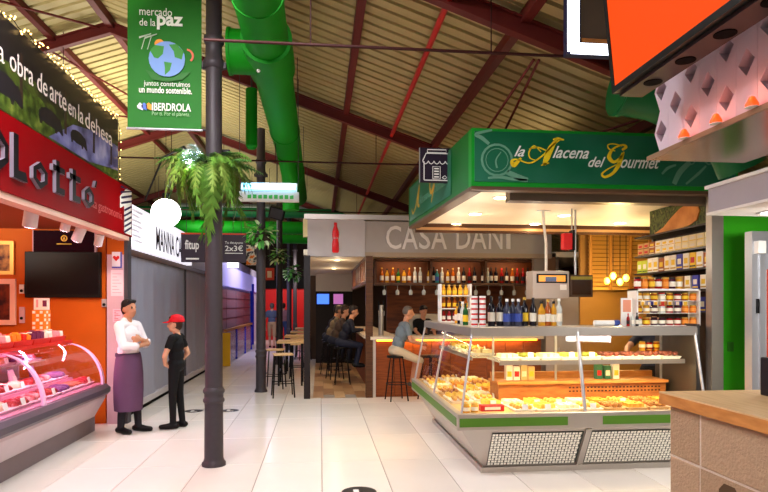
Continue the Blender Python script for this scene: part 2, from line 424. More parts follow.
# red fascia
FX = -2.70
r = thing('shop_sign', 'long red fascia sign with raised dark block letters over the meat counter', 'sign', (FX, 5, 2.66))
b = B(); b.box(FX - .12, FX, 1.0, YW + .02, 2.68, 3.36); b.build('panel', REDSIGN, r)
b = B(); b.box(FX - .16, FX - .02, 1.0, YW - .05, 2.62, 2.68); b.build('bottom_rail', mat('pink_rail', (226, 180, 160), .5), r)
LET = mat('letter_face', (16, 9, 14), .6, spec=.1); LETS = mat('letter_side', (150, 142, 158), .4, .3)
def letter(polys, px0, py0, px1, py1):
    a = atX(px0, py1, FX); c = atX(px1, py1, FX); t = atX(px0, py0, FX)
    M = LEFTF((FX, a.y, a.z)); W = c.y - a.y; H = t.z - a.z
    b = B()
    for pl in polys: b.prism([(u * W, v * H) for u, v in pl], M, .035, 0, 1)
    b.build('letter', [LET, LETS], r)
HEXO = lambda: [[(.0,.3),(.22,.3),(.22,.7),(.0,.7)], [(0,.3),(.5,0),(.5,.24),(.22,.36)], [(.5,0),(1,.3),(.78,.36),(.5,.24)], [(1,.3),(1,.7),(.78,.7),(.78,.3)], [(1,.7),(.5,1),(.5,.76),(.78,.64)], [(.5,1),(0,.7),(.22,.64),(.5,.76)]]
TT = [[(.25,0),(.55,0),(.55,1),(.25,1)], [(.0,.66),(1,.66),(1,.84),(0,.84)], [(.55,0),(1,0),(1,.2),(.55,.2)]]
LL = [[(0,0),(.34,0),(.34,1),(0,1)], [(.34,0),(1,0),(.86,.22),(.34,.2)]]
letter(HEXO(), -14, 124, 4.5, 166)
letter(LL, 9.5, 132, 24, 177)
letter(HEXO(), 29.5, 158, 44, 186)
letter(TT, 49.5, 158, 61.5, 191)
letter(TT, 66.5, 167, 77.5, 199)
letter(HEXO(), 81.5, 184, 91, 206)
letter([[(0,0),(.5,0),(1,1),(.5,1)]], 91.5, 180, 94.5, 187)
a = atX(89, 218, FX); c = atX(122, 218, FX)
text_mesh('small_lettering', 'alta gastronomía', LEFTF((FX, a.y, 2.83)), c.y - a.y, .15, mat('sign_grey', (176, 70, 70), .6), r)
b = B()                                                    # striped numeral at the far end
M = LEFTF((FX, 0, 0)); ys, ye = 8.42, 8.93
navy = mat('stripe_navy', (40, 28, 70), .5)
b.prism([(8.62, 2.70), (8.93, 2.70), (8.93, 3.34), (8.72, 3.34), (8.45, 3.18), (8.45, 3.02), (8.62, 3.08)], M, .006, 0)
for k in range(9):
    z = 2.70 + k * .075
    lo, hi = (8.62, 8.93) if z < 3.02 else (8.48, 8.93)
    b.prism([(lo, z), (lo, z + .03), (hi, min(3.34, z + .03 + .10)), (hi, min(3.34, z + .10))], M, .009, 1)
b.build('striped_numeral', [WHITE, navy], r)

# photo banner
BX = -2.70
bz0, bz1 = 3.365, 4.18
r = thing('photo_banner', 'dark countryside photo banner with white lettering above the red fascia', 'banner', (BX, 5, bz0))
sheetM = mat_ramp('countryside_print', [(0.30, (20, 16, 18)), (0.44, (34, 34, 26)), (0.52, (66, 80, 28)), (0.60, (36, 42, 24)), (0.75, (22, 18, 22))], 2.2, .35, 5, (1, .9, 1.6), distortion=.4)
b = B(); b.box(BX - .04, BX, 1.0, 8.37, bz0, bz1); b.build('sheet', sheetM, r)
M = LEFTF((BX, 0, 0))
skyM = mat('print_dark_sky', (24, 20, 26), .35, noise=(6, .4)); blueM = mat_ramp('print_lavender', [(.35, (52, 50, 92)), (.55, (116, 118, 176)), (.7, (160, 160, 200))], 3, .3, 4)
grassM = mat_ramp('print_grass', [(.35, (30, 42, 16)), (.55, (70, 90, 30)), (.7, (104, 118, 48))], 9, .35, 4); pigM = mat('print_pig', (30, 24, 32), .4, noise=(20, .3)); trunkM = mat('print_trunk', (52, 36, 30), .4)
b = B(); b.prism([(1.0, bz0 + .52), (3.5, bz0 + .48), (5.5, bz0 + .45), (7, bz0 + .48), (8.36, bz0 + .52), (8.36, bz1), (1.0, bz1)], M, .0012); b.build('printed_foliage', skyM, r)
b = B(); b.prism([(6.3, bz0 + .02), (8.36, bz0 + .02), (8.36, bz0 + .46), (7.6, bz0 + .44), (6.9, bz0 + .32)], M, .0014); b.prism([(7.3, bz0 + .01), (8.36, bz0 + .01), (8.36, bz0 + .14), (7.9, bz0 + .09)], M, .002, 1); b.build('printed_meadow', [blueM, grassM], r)
b = B(); b.prism([(5.0, bz0 + .01), (6.4, bz0 + .01), (6.9, bz0 + .2), (6.1, bz0 + .34), (5.5, bz0 + .3)], M, .0013); b.build('printed_grass', grassM, r)
for (cy, cz, s) in ((5.45, bz0 + .22, .30), (6.35, bz0 + .2, .26), (7.05, bz0 + .2, .22)):    # grazing pigs of the print
    b = B(); pl = [(-1, -.1), (-.9, -.46), (-.78, -.46), (-.7, -.28), (-.3, -.34), (.35, -.32), (.4, -.48), (.52, -.48), (.6, -.25), (.85, -.36), (1.05, -.42), (1.12, -.34), (1.0, -.05), (.9, .2), (.8, .34), (.68, .3), (.4, .42), (0, .48), (-.4, .45), (-.8, .32), (-1.0, .1)]
    b.prism([(cy + u * s, cz + v * s * .8) for u, v in pl], M, .0028); b.build('printed_pig', pigM, r)
for cy in (5.15, 5.75, 6.7, 7.5, 8.1):
    b = B(); b.prism([(cy - .03, bz0 + .16), (cy + .03, bz0 + .16), (cy + .02, bz0 + .62), (cy - .02, bz0 + .62)], M, .0024); b.build('printed_trunk', trunkM, r)
LETW = mat('print_lettering', (222, 210, 206), .5)
ya = atX(0, 80, BX).y
for wd_, p0_, p1_, hh_, dz_ in (('La', -12, 4, .19, 0), ('obra', 9.5, 33, .19, 0), ('de', 37, 47, .19, 0), ('arte', 49.5, 66, .165, 0), ('en', 68, 75.5, .12, 0), ('la', 78, 83, .19, 0), ('dehesa', 85, 112, .19, 0)):
    y0_, y1_ = atX(p0_, 80, BX).y, atX(p1_, 80, BX).y
    text_mesh('lettering', wd_, LEFTF((BX + .002, y0_, bz0 + .40)), y1_ - y0_, hh_, LETW, r)
# string of fairy lights along the banner's edge
bulbM = mat('fairy_bulb', (255, 224, 160), .4, emit=5, ecol=(255, 204, 120))
r = thing('string_lights', 'string of warm fairy lights along the top of the photo banner', 'lights', (BX, 5, bz1))
pts = [(BX + .01, 4.6 + k * .09, bz1 + .02 + .02 * math.sin(k * 1.9)) for k in range(42)] + [(BX + .01, 8.39, bz1 - k * .1) for k in range(1, 9)]
b = B(); b.tube(pts, .004, 5); b.build('wire', BLACK, r)
bb = B(); bb.sphere((0, 0, 0), .009, 8); o0 = bb.build('bulb', bulbM, keep=True); bm_ = o0.data; bpy.data.objects.remove(o0)
for k, p_ in enumerate(pts):
    for q in range(2 if k < 42 else 1):
        o = bpy.data.objects.new('bulb', bm_); COL.objects.link(o); o.parent = r
        o.location = Vector(p_) - Vector(r.location) + Vector((.015, random.uniform(-.03, .03), random.uniform(-.05, .04)))

# television and pictures on the orange wall
YT = YW - .001
def onwall(px0, py0, px1, py1, Y): a = atY(px0, py1, Y); c = atY(px1, py0, Y); return a.x, c.x, a.z, c.z
r = thing('television', 'black flat television hung on the orange butcher stall wall', 'television', (-3.9, YT, 1.8))
x0, x1, z0, z1 = onwall(24.5, 252, 100.5, 297.5, YT - .06)
b = B(); b.box(x0, x1, YT - .06, YT, z0, z1); b.build('case', BLACK, r, bev=.006)
b = B(); b.box(x0 + .03, x1 - .03, YT - .064, YT - .058, z0 + .045, z1 - .03); b.build('screen', mat('dark_screen', (12, 4, 10), .35, spec=.15), r)
r = thing('crest_board', 'dark plum board with a small gold crest above the television', 'sign', (-3.9, YT, 2.45))
x0, x1, z0, z1 = onwall(33.5, 231, 94.5, 251.5, YT - .08)
b = B(); b.box(x0, x1, YT - .08, YT, z0, z1); b.build('board', mat('plum_board', (34, 5, 18), .7, spec=.08), r)
for xx in (x0 - .012, x1): 
    b = B(); b.box(xx, xx + .012, YT - .085, YT, z0, z1); b.build('edge_strip', PINKW, r)
GOLD = mat('gold_print', (206, 160, 60), .4, .3)
cx, cz = (x0 + x1) / 2, z0 + .19; M = FRONT((cx, YT - .08, cz)); b = B()
for k in range(12):
    t0, t1 = 2*PI*k/12, 2*PI*(k+1)/12
    b.prism([(.045*math.cos(t0), .045*math.sin(t0)), (.045*math.cos(t1), .045*math.sin(t1)), (.03*math.cos(t1), .03*math.sin(t1)), (.03*math.cos(t0), .03*math.sin(t0))], M, .004)
b.prism([(-.018, -.018), (.018, -.018), (.0, .026)], M, .004); b.prism([(-.1, -.085), (.1, -.085), (.1, -.075), (-.1, -.075)], M, .004); b.build('crest', GOLD, r)
def picture(label, px0, py0, px1, py1, fm, pm, fw=.05):
    x0, x1, z0, z1 = onwall(px0, py0, px1, py1, YT - .04)
    r = thing('framed_picture', label, 'picture', ((x0 + x1) / 2, YT, z0), group='pictures on the orange wall')
    for q in ((x0, x1, z0, z0 + fw), (x0, x1, z1 - fw, z1), (x0, x0 + fw, z0 + fw, z1 - fw), (x1 - fw, x1, z0 + fw, z1 - fw)):
        b = B(); b.box(q[0], q[1], YT - .04, YT, q[2], q[3]); b.build('frame_bar', fm, r)
    b = B(); b.box(x0 + fw, x1 - fw, YT - .02, YT, z0 + fw, z1 - fw); b.build('print', pm, r)
picture('gilt framed picture lit from above left of the television', -14, 241, 13.5, 274.5, mat('gilt', (222, 172, 84), .4, .3), mat_ramp('picture_a', [(.4, (70, 26, 14)), (.6, (190, 130, 60))], 8))
picture('wide white framed dark picture below the gilt one', -16, 279, 15, 325, mat('frame_pink', (236, 196, 180), .5), mat_ramp('picture_b', [(.4, (40, 14, 28)), (.6, (120, 50, 30))], 6), .07)
for px, py, w_, h_, lab, m1 in ((21.5, 289, 5, 9, 'small white thermostat box beside the television', WHITE), (21.5, 315, 5, 16, 'narrow pinkish wall intercom below the thermostat', PINKW), (104, 303, 5, 8, 'round grey wall socket right of the television', ALU)):
    x0, x1, z0, z1 = onwall(px - w_/2, py - h_/2, px + w_/2, py + h_/2, YT - .03)
    r = thing('wall_device', lab, 'wall device', ((x0+x1)/2, YT, z0))
    b = B(); b.box(x0, x1, YT - .03, YT, z0, z1); b.build('case', m1, r, bev=.004)
    b = B(); cx, cz = (x0+x1)/2, z0 + (z1-z0)*.3; b.cyl((cx, YT - .036, cz), (cx, YT - .03, cz), .022, n=10); b.build('button', BLACK, r)
# notices on the pale pillar
YP = YW - .061
for px0, py0, px1, py1, lab, c1, c2, kind in ((112, 231, 120, 239, 'small white notice with a dark mark at the pillar top', (240, 232, 224), (60, 40, 40), 'mark'), (112, 252, 122, 268, 'white and blue poster with a red heart on the pale pillar', (236, 232, 240), (60, 66, 170), 'heart'), (111, 270, 123, 296, 'long pale pink notice sheet below the heart poster', (240, 206, 216), (214, 150, 170), 'lines'), (113, 309, 122, 322, 'short pink notice sheet low on the pale pillar', (236, 190, 206), (190, 70, 90), 'lines')):
    x0, x1, z0, z1 = onwall(px0, py0, px1, py1, YP)
    r = thing('notice', lab, 'notice', ((x0+x1)/2, YP, z0), group='notices on the pale pillar')
    b = B(); b.box(x0, x1, YP - .004, YP, z0, z1); b.build('paper', mat('paper_%d_%d_%d' % c1, c1, .6), r)
    M = FRONT((0, YP - .004, 0)); cx, cz = (x0+x1)/2, (z0+z1)/2; m2 = mat('ink_%d_%d_%d' % c2, c2, .6)
    b = B()
    if kind == 'heart':
        b.prism([(x0, z0), (x1, z0), (x1, z0 + .02), (x0, z0 + .02)], M, .002, 0); b.prism([(x1 - .02, z0), (x1, z0), (x1, z1), (x1 - .02, z1)], M, .003, 0)
        b.prism([(cx - .01, cz - .02), (cx + .035, cz + .03), (cx + .03, cz + .055), (cx + .01, cz + .06), (cx - .01, cz + .045), (cx - .03, cz + .06), (cx - .05, cz + .055), (cx - .055, cz + .03)], M, .003, 1)
    elif kind == 'mark': b.prism([(cx - .04, cz - .01), (cx + .03, cz - .03), (cx + .045, cz), (cx - .02, cz + .025)], M, .003)
    else:
        for k in range(7):
            zz = z0 + (z1 - z0) * (.12 + .12 * k); b.prism([(x0 + .02, zz), (x1 - .02 - .03 * (k % 3), zz), (x1 - .02 - .03 * (k % 3), zz + .008), (x0 + .02, zz + .008)], M, .002)
    b.build('print', [m2, RED], r)

# track spotlights under the fascia
spotW = mat('spot_white', (226, 214, 216), .4); spotLit = mat('spot_lens', (255, 230, 240), .3, emit=14, ecol=(255, 200, 225))
def track_spot(label, px, py, Y, tilt, s=1.0):
    c = atY(px, py, Y)
    r = thing('spotlight', label, 'spotlight', (c.x, c.y, c.z), group='spotlights under the stall ceiling')
    d = Vector(tilt).normalized()
    b = B(); b.cyl(c - d * .09 * s, c + d * .09 * s, .062 * s, n=14); b.build('barrel', spotW, r)
    b = B(); b.cyl(c + d * .09 * s, c + d * .094 * s, .052 * s, n=14); b.build('lens', spotLit, r)
    b = B(); b.cyl((c.x, c.y, c.z + .03), (c.x, c.y, 2.78), .012, n=6); b.box(c.x - .05, c.x + .05, c.y - .03, c.y + .03, 2.75, 2.78); b.build('stem', mat('spot_brown', (86, 40, 30), .5), r)
    return c + d * .12, d
lens = [track_spot('large white spotlight nearest the left frame edge', 31, 217, 6.6, (-.25, .25, -.95), 1.15), track_spot('short spotlight above the crest board', 66, 224, 7.4, (-.3, .2, -.9), .9),
        track_spot('tilted white spotlight right of the crest board', 79, 234, 7.6, (-.45, .2, -.9)), track_spot('small lit spotlight beside the pale pillar', 99, 240, 8.2, (-.3, .3, -.9), .85)]
for c, d in lens: spot('butcher_spot', c, c + d, 22, (1, .72, .52), 110, .04)
point('butcher_ceiling_lamp', (-4.7, 6.6, 2.55), 26, (1, .66, .40), .12)
point('butcher_ceiling_lamp', (-4.4, 4.2, 2.55), 24, (1, .66, .40), .12)

# ------------------------------------------------------------------ refrigerated meat counter
Y0, Y1 = 2.6, 8.36
r = thing('meat_counter', 'refrigerated meat counter with curved glass and red trays on top', 'counter', (-3.4, 5.5, 0))
kick = mat('counter_kick', (128, 112, 116), .5); pale = mat('counter_pale', (206, 190, 196), .35, .2); dkb = mat('counter_bumper', (92, 84, 96), .3, .4)
def extr(poly, y0, y1, name, m, par, bev=0):
    b = B()
    n_ = len(poly); a = sum(poly[i][0]*poly[(i+1) % n_][1] - poly[(i+1) % n_][0]*poly[i][1] for i in range(n_))
    if a < 0: poly = poly[::-1]
    b.prism(poly, frame((0, y1, 0), (1, 0, 0), (0, 0, 1)), y1 - y0); return b.build(name, m, par, bev)
extr([(-3.95, 0), (-3.03, 0), (-3.03, .21), (-3.95, .21)], Y0, Y1 + .1, 'kick_panel', kick, r)
extr([(-3.95, .21), (-3.0, .21), (-2.86, .46), (-2.86, .50), (-3.95, .50)], Y0, Y1, 'body_panel', pale, r)
extr([(-3.0, .50), (-2.84, .50), (-2.80, .54), (-2.80, .60), (-2.85, .645), (-3.0, .645)], Y0, Y1 + .02, 'bumper', dkb, r)
extr([(-3.0, .52), (-2.90, .65), (-2.93, .66), (-3.27, .66), (-3.28, .74), (-3.95, .74), (-3.95, .52)], Y0, Y1, 'display_deck', mat('deck_pink', (206, 130, 160), .3), r)
extr([(-4.0, .50), (-3.95, .50), (-3.95, 1.22), (-4.0, 1.22)], Y0, Y1, 'back_panel', mat('counter_back', (226, 190, 212), .4), r)
extr([(-3.95, .965), (-3.62, .965), (-3.62, .98), (-3.95, .98)], Y0, Y1, 'inner_shelf', STEEL, r)
extr([(-4.0, 1.20), (-3.28, 1.20), (-3.28, 1.235), (-4.0, 1.235)], Y0, Y1, 'top_shelf', mat('red_shelf', (204, 44, 30), .35), r)
arc = []
for k in range(11):
    t = PI / 2 * k / 10; arc.append((-3.40 + .53 * math.cos(t) ** .9 if k < 10 else -3.40, .645 + .555 * math.sin(t)))
pinkrib = mat('pink_rib', (246, 190, 226), .3)
ribs = (8.34, 6.62, 4.9, 3.2)
for yr in ribs:
    b = B()
    for (xa, za), (xb, zb) in zip(arc[:-1], arc[1:]):
        b.hexa([(xa - .03, yr - .03, za), (xa, yr - .03, za), (xa, yr + .03, za), (xa - .03, yr + .03, za)], [(xb - .03, yr - .03, zb - .0), (xb, yr - .03, zb), (xb, yr + .03, zb), (xb - .03, yr + .03, zb)])
    b.build('glass_rib', pinkrib, r)
for ya_, yb_ in zip(ribs[1:], ribs[:-1]):
    b = B()
    for (xa, za), (xb, zb) in zip(arc[:-1], arc[1:]):
        b.quad((xa - .012, ya_ + .03, za), (xa - .012, yb_ - .03, za), (xb - .012, yb_ - .03, zb), (xb - .012, ya_ + .03, zb)); b.s[-1] = True
    b.build('curved_pane', pane_mat('pane'), r)
b = B(); b.prism([(-3.95, .645)] + [(x - .02, z) for x, z in arc] + [(-3.95, 1.2)], frame((0, Y1 - .01, 0), (1, 0, 0), (0, 0, 1)), .008); b.build('end_pane', MATS['pane'], r)
b = B(); b.cyl((-3.52, Y0 + .1, 1.185), (-3.52, Y1 - .1, 1.185), .012, n=8); b.build('light_tube', mat('pink_tube', (255, 190, 225), .4, emit=7, ecol=(255, 150, 205)), r)
for yy in (4.2, 5.6, 7.0, 8.0): area('counter_tube_light', (-3.48, yy, 1.15), (-3.35, yy, .6), .05, 1.2, 11, (1, .45, .70))

# meat, trays and packets in the counter
meatM = [mat_ramp('meat_a', [(.35, (140, 10, 24)), (.52, (190, 36, 46)), (.68, (236, 170, 176))], 18, .3), mat_ramp('meat_b', [(.4, (196, 60, 76)), (.6, (236, 170, 176))], 16, .3), mat_ramp('meat_c', [(.4, (120, 20, 26)), (.6, (170, 44, 44))], 14, .3), mat('sausage', (188, 84, 50), .35), mat('poultry', (236, 190, 160), .4), mat('purple_pack', (120, 60, 120), .3)]
trayW = mat('white_tray', (240, 206, 222), .35)
def meat_tray(kind):
    t = thing('meat_tray', 'tray', 'meat tray', group='meat trays in the curved glass counter')
    b = B(); b.hexa([(-.12, -.15, 0), (.12, -.15, 0), (.12, .15, 0), (-.12, .15, 0)], [(-.14, -.17, .03), (.14, -.17, .03), (.14, .17, .03), (-.14, .17, .03)]); b.build('tray', trayW, t)
    rnd = random.Random(kind * 13 + 5)
    for k in range(8):
        x, y = rnd.uniform(-.05, .05), -.125 + .036 * k; b = B()
        mtx = Matrix.Rotation(rnd.uniform(-.5, .5), 3, 'Z')
        if kind == 3: b.tube([mtx @ Vector((-.11, 0, .05)) + Vector((0, y, 0)), mtx @ Vector((-.04, .01, .058)) + Vector((0, y, 0)), mtx @ Vector((.05, -.005, .058)) + Vector((0, y, 0)), mtx @ Vector((.11, .01, .05)) + Vector((0, y, 0))], [.012, .022, .022, .012], 7)
        else: b.sphere((x, y, .045), (rnd.uniform(.07, .11), rnd.uniform(.035, .06), rnd.uniform(.03, .055)), 9, mtx=mtx)
        b.build('meat_piece', meatM[kind], t)
    if kind in (0, 2, 4):
        b = B(); b.hexa([(.125, -.04, .03), (.13, -.04, .03), (.13, .04, .03), (.125, .04, .03)], [(.105, -.04, .10), (.11, -.04, .10), (.11, .04, .10), (.105, .04, .10)]); b.build('price_card', WHITE, t)
    return t
MT = [meat_tray(k) for k in range(6)]
MN = ['marbled red beef', 'pale pink pork', 'dark red meat', 'brown sausages', 'pale poultry', 'purple wrapped meat']
rows = [('front', -3.11, .6605), ('middle', -3.44, .7405), ('inner shelf', -3.78, .981)]
q = 0
for ri, (rn, x, z) in enumerate(rows):
    for k in range(11):
        y = 8.14 - k * .345; kd = [(0, 3, 5, 2, 1, 0, 4, 2, 3, 1, 0), (5, 1, 0, 4, 2, 1, 0, 3, 2, 4, 1), (1, 5, 4, 0, 2, 3, 1, 4, 0, 2, 0)][ri][k]
        place(MT[kd], USED, (x, y, z), random.uniform(-.06, .06), f'tray of {MN[kd]}, {ORD[k]} from the far end of the {rn} row', None)
for k in range(7):       # upright packs standing at the back of the deck
    y = 8.0 - k * .5; cm = [meatM[5], trayW, meatM[1]][k % 3]
    rr = thing('meat_pack', f'upright vacuum pack leaning at the counter back, {ORD[k]} from the far end', 'meat pack', (-3.60, y, .7405), group='upright packs in the meat counter')
    b = B(); b.hexa([(-3.62, y - .07, .7405), (-3.58, y - .07, .7405), (-3.58, y + .07, .7405), (-3.62, y + .07, .7405)], [(-3.655, y - .06, .93), (-3.64, y - .06, .93), (-3.64, y + .06, .93), (-3.655, y + .06, .93)]); b.build('pack', cm, rr, bev=.006)
    b = B(); b.hexa([(-3.582, y - .04, .79), (-3.578, y - .04, .79), (-3.578, y + .04, .79), (-3.582, y + .04, .79)], [(-3.605, y - .04, .86), (-3.601, y - .04, .86), (-3.601, y + .04, .86), (-3.605, y + .04, .86)]); b.build('label', WHITE, rr)
# goods on the top shelf
pkM = [mat('pk_red', (214, 40, 26), .35), mat('pk_white', (246, 236, 226), .4), mat('pk_orange', (240, 130, 30), .4), mat('pk_yellow', (250, 200, 40), .4), mat('pk_pink', (240, 150, 160), .4), mat('pk_plum', (110, 40, 80), .4)]
def crate(kind):
    t = thing('snack_tray', 'x', 'snack tray', group='red trays on the meat counter')
    b = B(); b.hexa([(-.11, -.2, 0), (.11, -.2, 0), (.11, .2, 0), (-.11, .2, 0)], [(-.13, -.215, .065), (.13, -.215, .065), (.13, .215, .065), (-.13, .215, .065)]); b.build('tray', pkM[0], t)
    rnd = random.Random(kind)
    for k in range(12):
        b = B(); x, y = -.07 + .07 * (k % 3), -.16 + .105 * (k // 3); b.box(-.03, .03, -.042, .042, 0, .06 + rnd.random() * .03, mtx=Matrix.Translation((x, y, .06)) @ Matrix.Rotation(rnd.uniform(-.5, .5), 4, 'X'))
        b.build('packet', pkM[rnd.choice([(1, 4, 1, 2), (1, 5, 0, 1), (4, 1, 2, 0)][kind])], t)
    return t
CR = [crate(k) for k in range(3)]
for k in range(9):
    place(CR[k % 3], USED, (-3.41, 7.95 - k * .44, 1.236), 0, f'red tray of small wrapped packets on the counter top, {ORD[k]} from the far end')
y = 8.25; x = -3.62
for k in range(4):
    rr = thing('gift_box', f'patterned orange and white box in the counter top tower, {ORD[k]} from the bottom', 'box', (x, y, 1.236 + .1 * k), group='stacked boxes on the meat counter')
    b = B(); z = 1.236 + .1 * k; b.box(x - .075, x + .065, y - .10, y + .10, z, z + .099); b.build('box', pkM[2], rr)
    b = B()
    for i in range(3):
        for j in range(2):
            yy = y - .08 + .06 * i; zz = z + .012 + .042 * j
            if (i + j + k) % 2: b.box(x + .063, x + .0665, yy, yy + .05, zz, zz + .034)
            xx = x - .07 + .045 * i
            if (i + j + k) % 2 == 0: b.box(xx, xx + .035, y - .1015, y - .098, zz, zz + .034)
    b.build('pattern', pkM[1], rr)
rr = thing('display_card', 'white card standing on top of the box tower', 'card', (x, y, 1.637)); b = B(); b.box(x - .09, x + .10, y - .02, y - .008, 1.637, 1.79); b.build('card', WHITE, rr)
b = B(); b.box(x - .06, x - .035, y - .024, y - .0195, 1.67, 1.77); b.build('print', pkM[4], rr)
b = B(); b.box(x + .02, x + .07, y - .024, y - .0195, 1.68, 1.76); b.build('print', pkM[5], rr)

# ================================================================== shuttered stalls further along
SX = -2.95
tarp = mat('grey_tarp', (160, 162, 182), .38, 0, noise=(1.2, .10), bump=(2.2, .35), stretch=(1, 1, .35))
for k, (ya_, yb_) in enumerate(((9.08, 13.45), (13.51, 17.0))):
    r = thing('grey_shutter', ['wide grey shutter right behind the two talking people', 'narrow looking grey shutter between the dark seam and the near column'][k], 'shutter', (SX, (ya_+yb_)/2, 0), group='grey shutters on the left')
    b = B(); N = 44
    for i in range(N):
        t0, t1 = i / N, (i + 1) / N; f = lambda t: .012 * math.sin(t * 19 + k) + .008 * math.sin(t * 47)
        b.quad((SX + f(t0) * .3, ya_ + (yb_-ya_)*t0, 2.47), (SX + f(t0) * 1.6, ya_ + (yb_-ya_)*t0, .14), (SX + f(t1) * 1.6, ya_ + (yb_-ya_)*t1, .14), (SX + f(t1) * .3, ya_ + (yb_-ya_)*t1, 2.47)); b.s[-1] = True
    b.build('curtain', tarp, r)
    b = B(); b.box(SX - .03, SX + .04, ya_, yb_, .05, .15); b.build('bottom_bar', mat('shutter_bar', (206, 200, 206), .4), r)
    b = B(); b.box(SX - .04, SX + .03, yb_, yb_ + .055, 0, 2.47); b.build('guide_rail', DGREY, r)
b = B(); b.box(SX - .06, SX + .05, 9.07, 17.05, 0, .05); tag(b.build('baseboard_left', BLACKM), 'black base strip under the grey shutters', kind='structure')
b = B(); b.box(SX - .3, SX + .06, 9.07, 17.05, 2.47, 2.56); tag(b.build('trim_2', WOODD), 'dark lintel above the grey shutters', kind='structure')
b = B(); b.box(SX - .4, SX - .08, 9.07, 32, 0, 3.3); tag(b.build('wall_left_far', mat('lilac_wall', (190, 184, 210), .6)), 'pale lilac stall front behind the shutters', kind='structure')

GX = -2.78
r = thing('lightbox_sign', 'white lightbox sign with tall dark letters beside the globe lamp', 'sign', (GX, 10.5, 2.56))
b = B(); b.box(GX - .14, GX, 9.05, 13.4, 2.56, 3.2); b.build('box', mat('sign_white', (246, 246, 252), .4, emit=.9, ecol=(240, 238, 255)), r)
b = B(); M = LEFTF((GX, 0, 0))
for k in range(7): b.prism([(9.25, 2.66 + .075 * k), (9.75 - .08 * (k % 3), 2.66 + .075 * k), (9.75 - .08 * (k % 3), 2.69 + .075 * k), (9.25, 2.69 + .075 * k)], M, .003)
b.build('small_print', mat('sign_grey_print', (206, 202, 214), .5, emit=.5), r)
text_mesh('lettering', 'MANNA CAFÉ', LEFTF((GX, 10.55, 2.64)), 2.2, .50, mat('sign_black', (50, 42, 52), .5), r, off=.012, spacing=1.0)
r = thing('projecting_sign', 'dark purple projecting sign with white lettering behind the near column', 'sign', (-2.1, 12.3, 2.5))
x0, x1, z0, z1 = onwall(181, 235, 246, 262, 12.3)
b = B(); b.box(x0, x1, 12.3, 12.36, z0, z1); b.build('board', mat('plum_grey', (58, 46, 58), .5), r)
b = B(); b.box(x0, x1, 12.295, 12.365, z1, z1 + .03); b.build('top_edge', mat('orange_edge', (206, 70, 40), .5), r)
text_front('lettering', 'fitup', 185, 240, 199, 252, 12.3, WHITE, r, off=.02)
b = B(); M = FRONT((0, 12.3, 0)); q = onwall(186, 258, 199, 259.5, 12.3); b.prism([(q[0], q[2]), (q[1], q[2]), (q[1], q[3]), (q[0], q[3])], M, .003)
q = onwall(225, 253, 243, 253.6, 12.3); b.prism([(q[0], q[2]), (q[1], q[2]), (q[1], q[3]), (q[0], q[3])], M, .003); b.build('rule', WHITE, r)
text_front('offer_lettering', 'Tu desayuno', 225, 241.5, 243, 244.5, 12.3, WHITE, r); text_front('offer_price', '2x3€', 225, 245.5, 243, 251, 12.3, WHITE, r, off=.01)
for xx in (x0 + .1, x1 - .1):
    b = B(); b.cyl((xx, 12.33, z1), (xx, 12.33, 4.45), .006, n=6); b.build('hanger', IRON, r)

# far left: lit sign band, dark shutters, blue post, yellow barrier
b = B(); b.box(SX - .1, SX + .04, 17.1, 30, 2.3, 2.95); tag(b.build('trim_3', mat('violet_band', (190, 180, 236), .5, emit=.35, ecol=(170, 165, 250))), 'violet lit band above the far shutters', kind='structure')
for k in range(4):
    y = 17.2 + k * 2.2
    r = thing('far_shutter', f'dark brown far shutter panel on the left, {ORD[k]} beyond the grey ones', 'shutter', (SX, y + 1, 0), group='dark far shutters')
    b = B(); b.box(SX - .04, SX + .0, y, y + 2.13, .04, 2.2); b.build('panel', mat('brown_shutter', (126, 104, 112), .35, noise=(3, .1)), r)
    for s_ in range(6):
        b = B(); b.box(SX, SX + .012, y, y + 2.13, .3 + .32 * s_, .33 + .32 * s_); b.build('rib', mat('brown_rib', (66, 54, 66), .4), r)
bl = mat('blue_post', (26, 40, 190), .4)
tag(B().box(SX - .02, SX + .12, 26.05, 26.3, 0, 2.6).build('blue_post', bl), 'bright blue post at the end of the dark shutters', 'post')
r = thing('yellow_barrier', 'yellow panel barrier with a wooden handrail by the far shutters', 'barrier', (-2.62, 17.0, 0))
b = B(); b.box(-2.78, -2.48, 16.95, 17.05, 0, .93); b.build('end_panel', mat('yellow_panel', (226, 172, 30), .45), r, bev=.01)
b = B(); b.box(-2.66, -2.58, 17.0, 23.4, .95, 1.02); b.build('handrail', WOOD, r)
for y in (19.2, 21.4, 23.3): b = B(); b.box(-2.65, -2.59, y, y + .06, 0, .95); b.build('post', bl, r)
b = B(); b.box(-2.63, -2.61, 17.05, 23.3, .08, .9); b.build('infill_pane', mat('barrier_pane', (200, 196, 226), .1, alpha=.35), r)
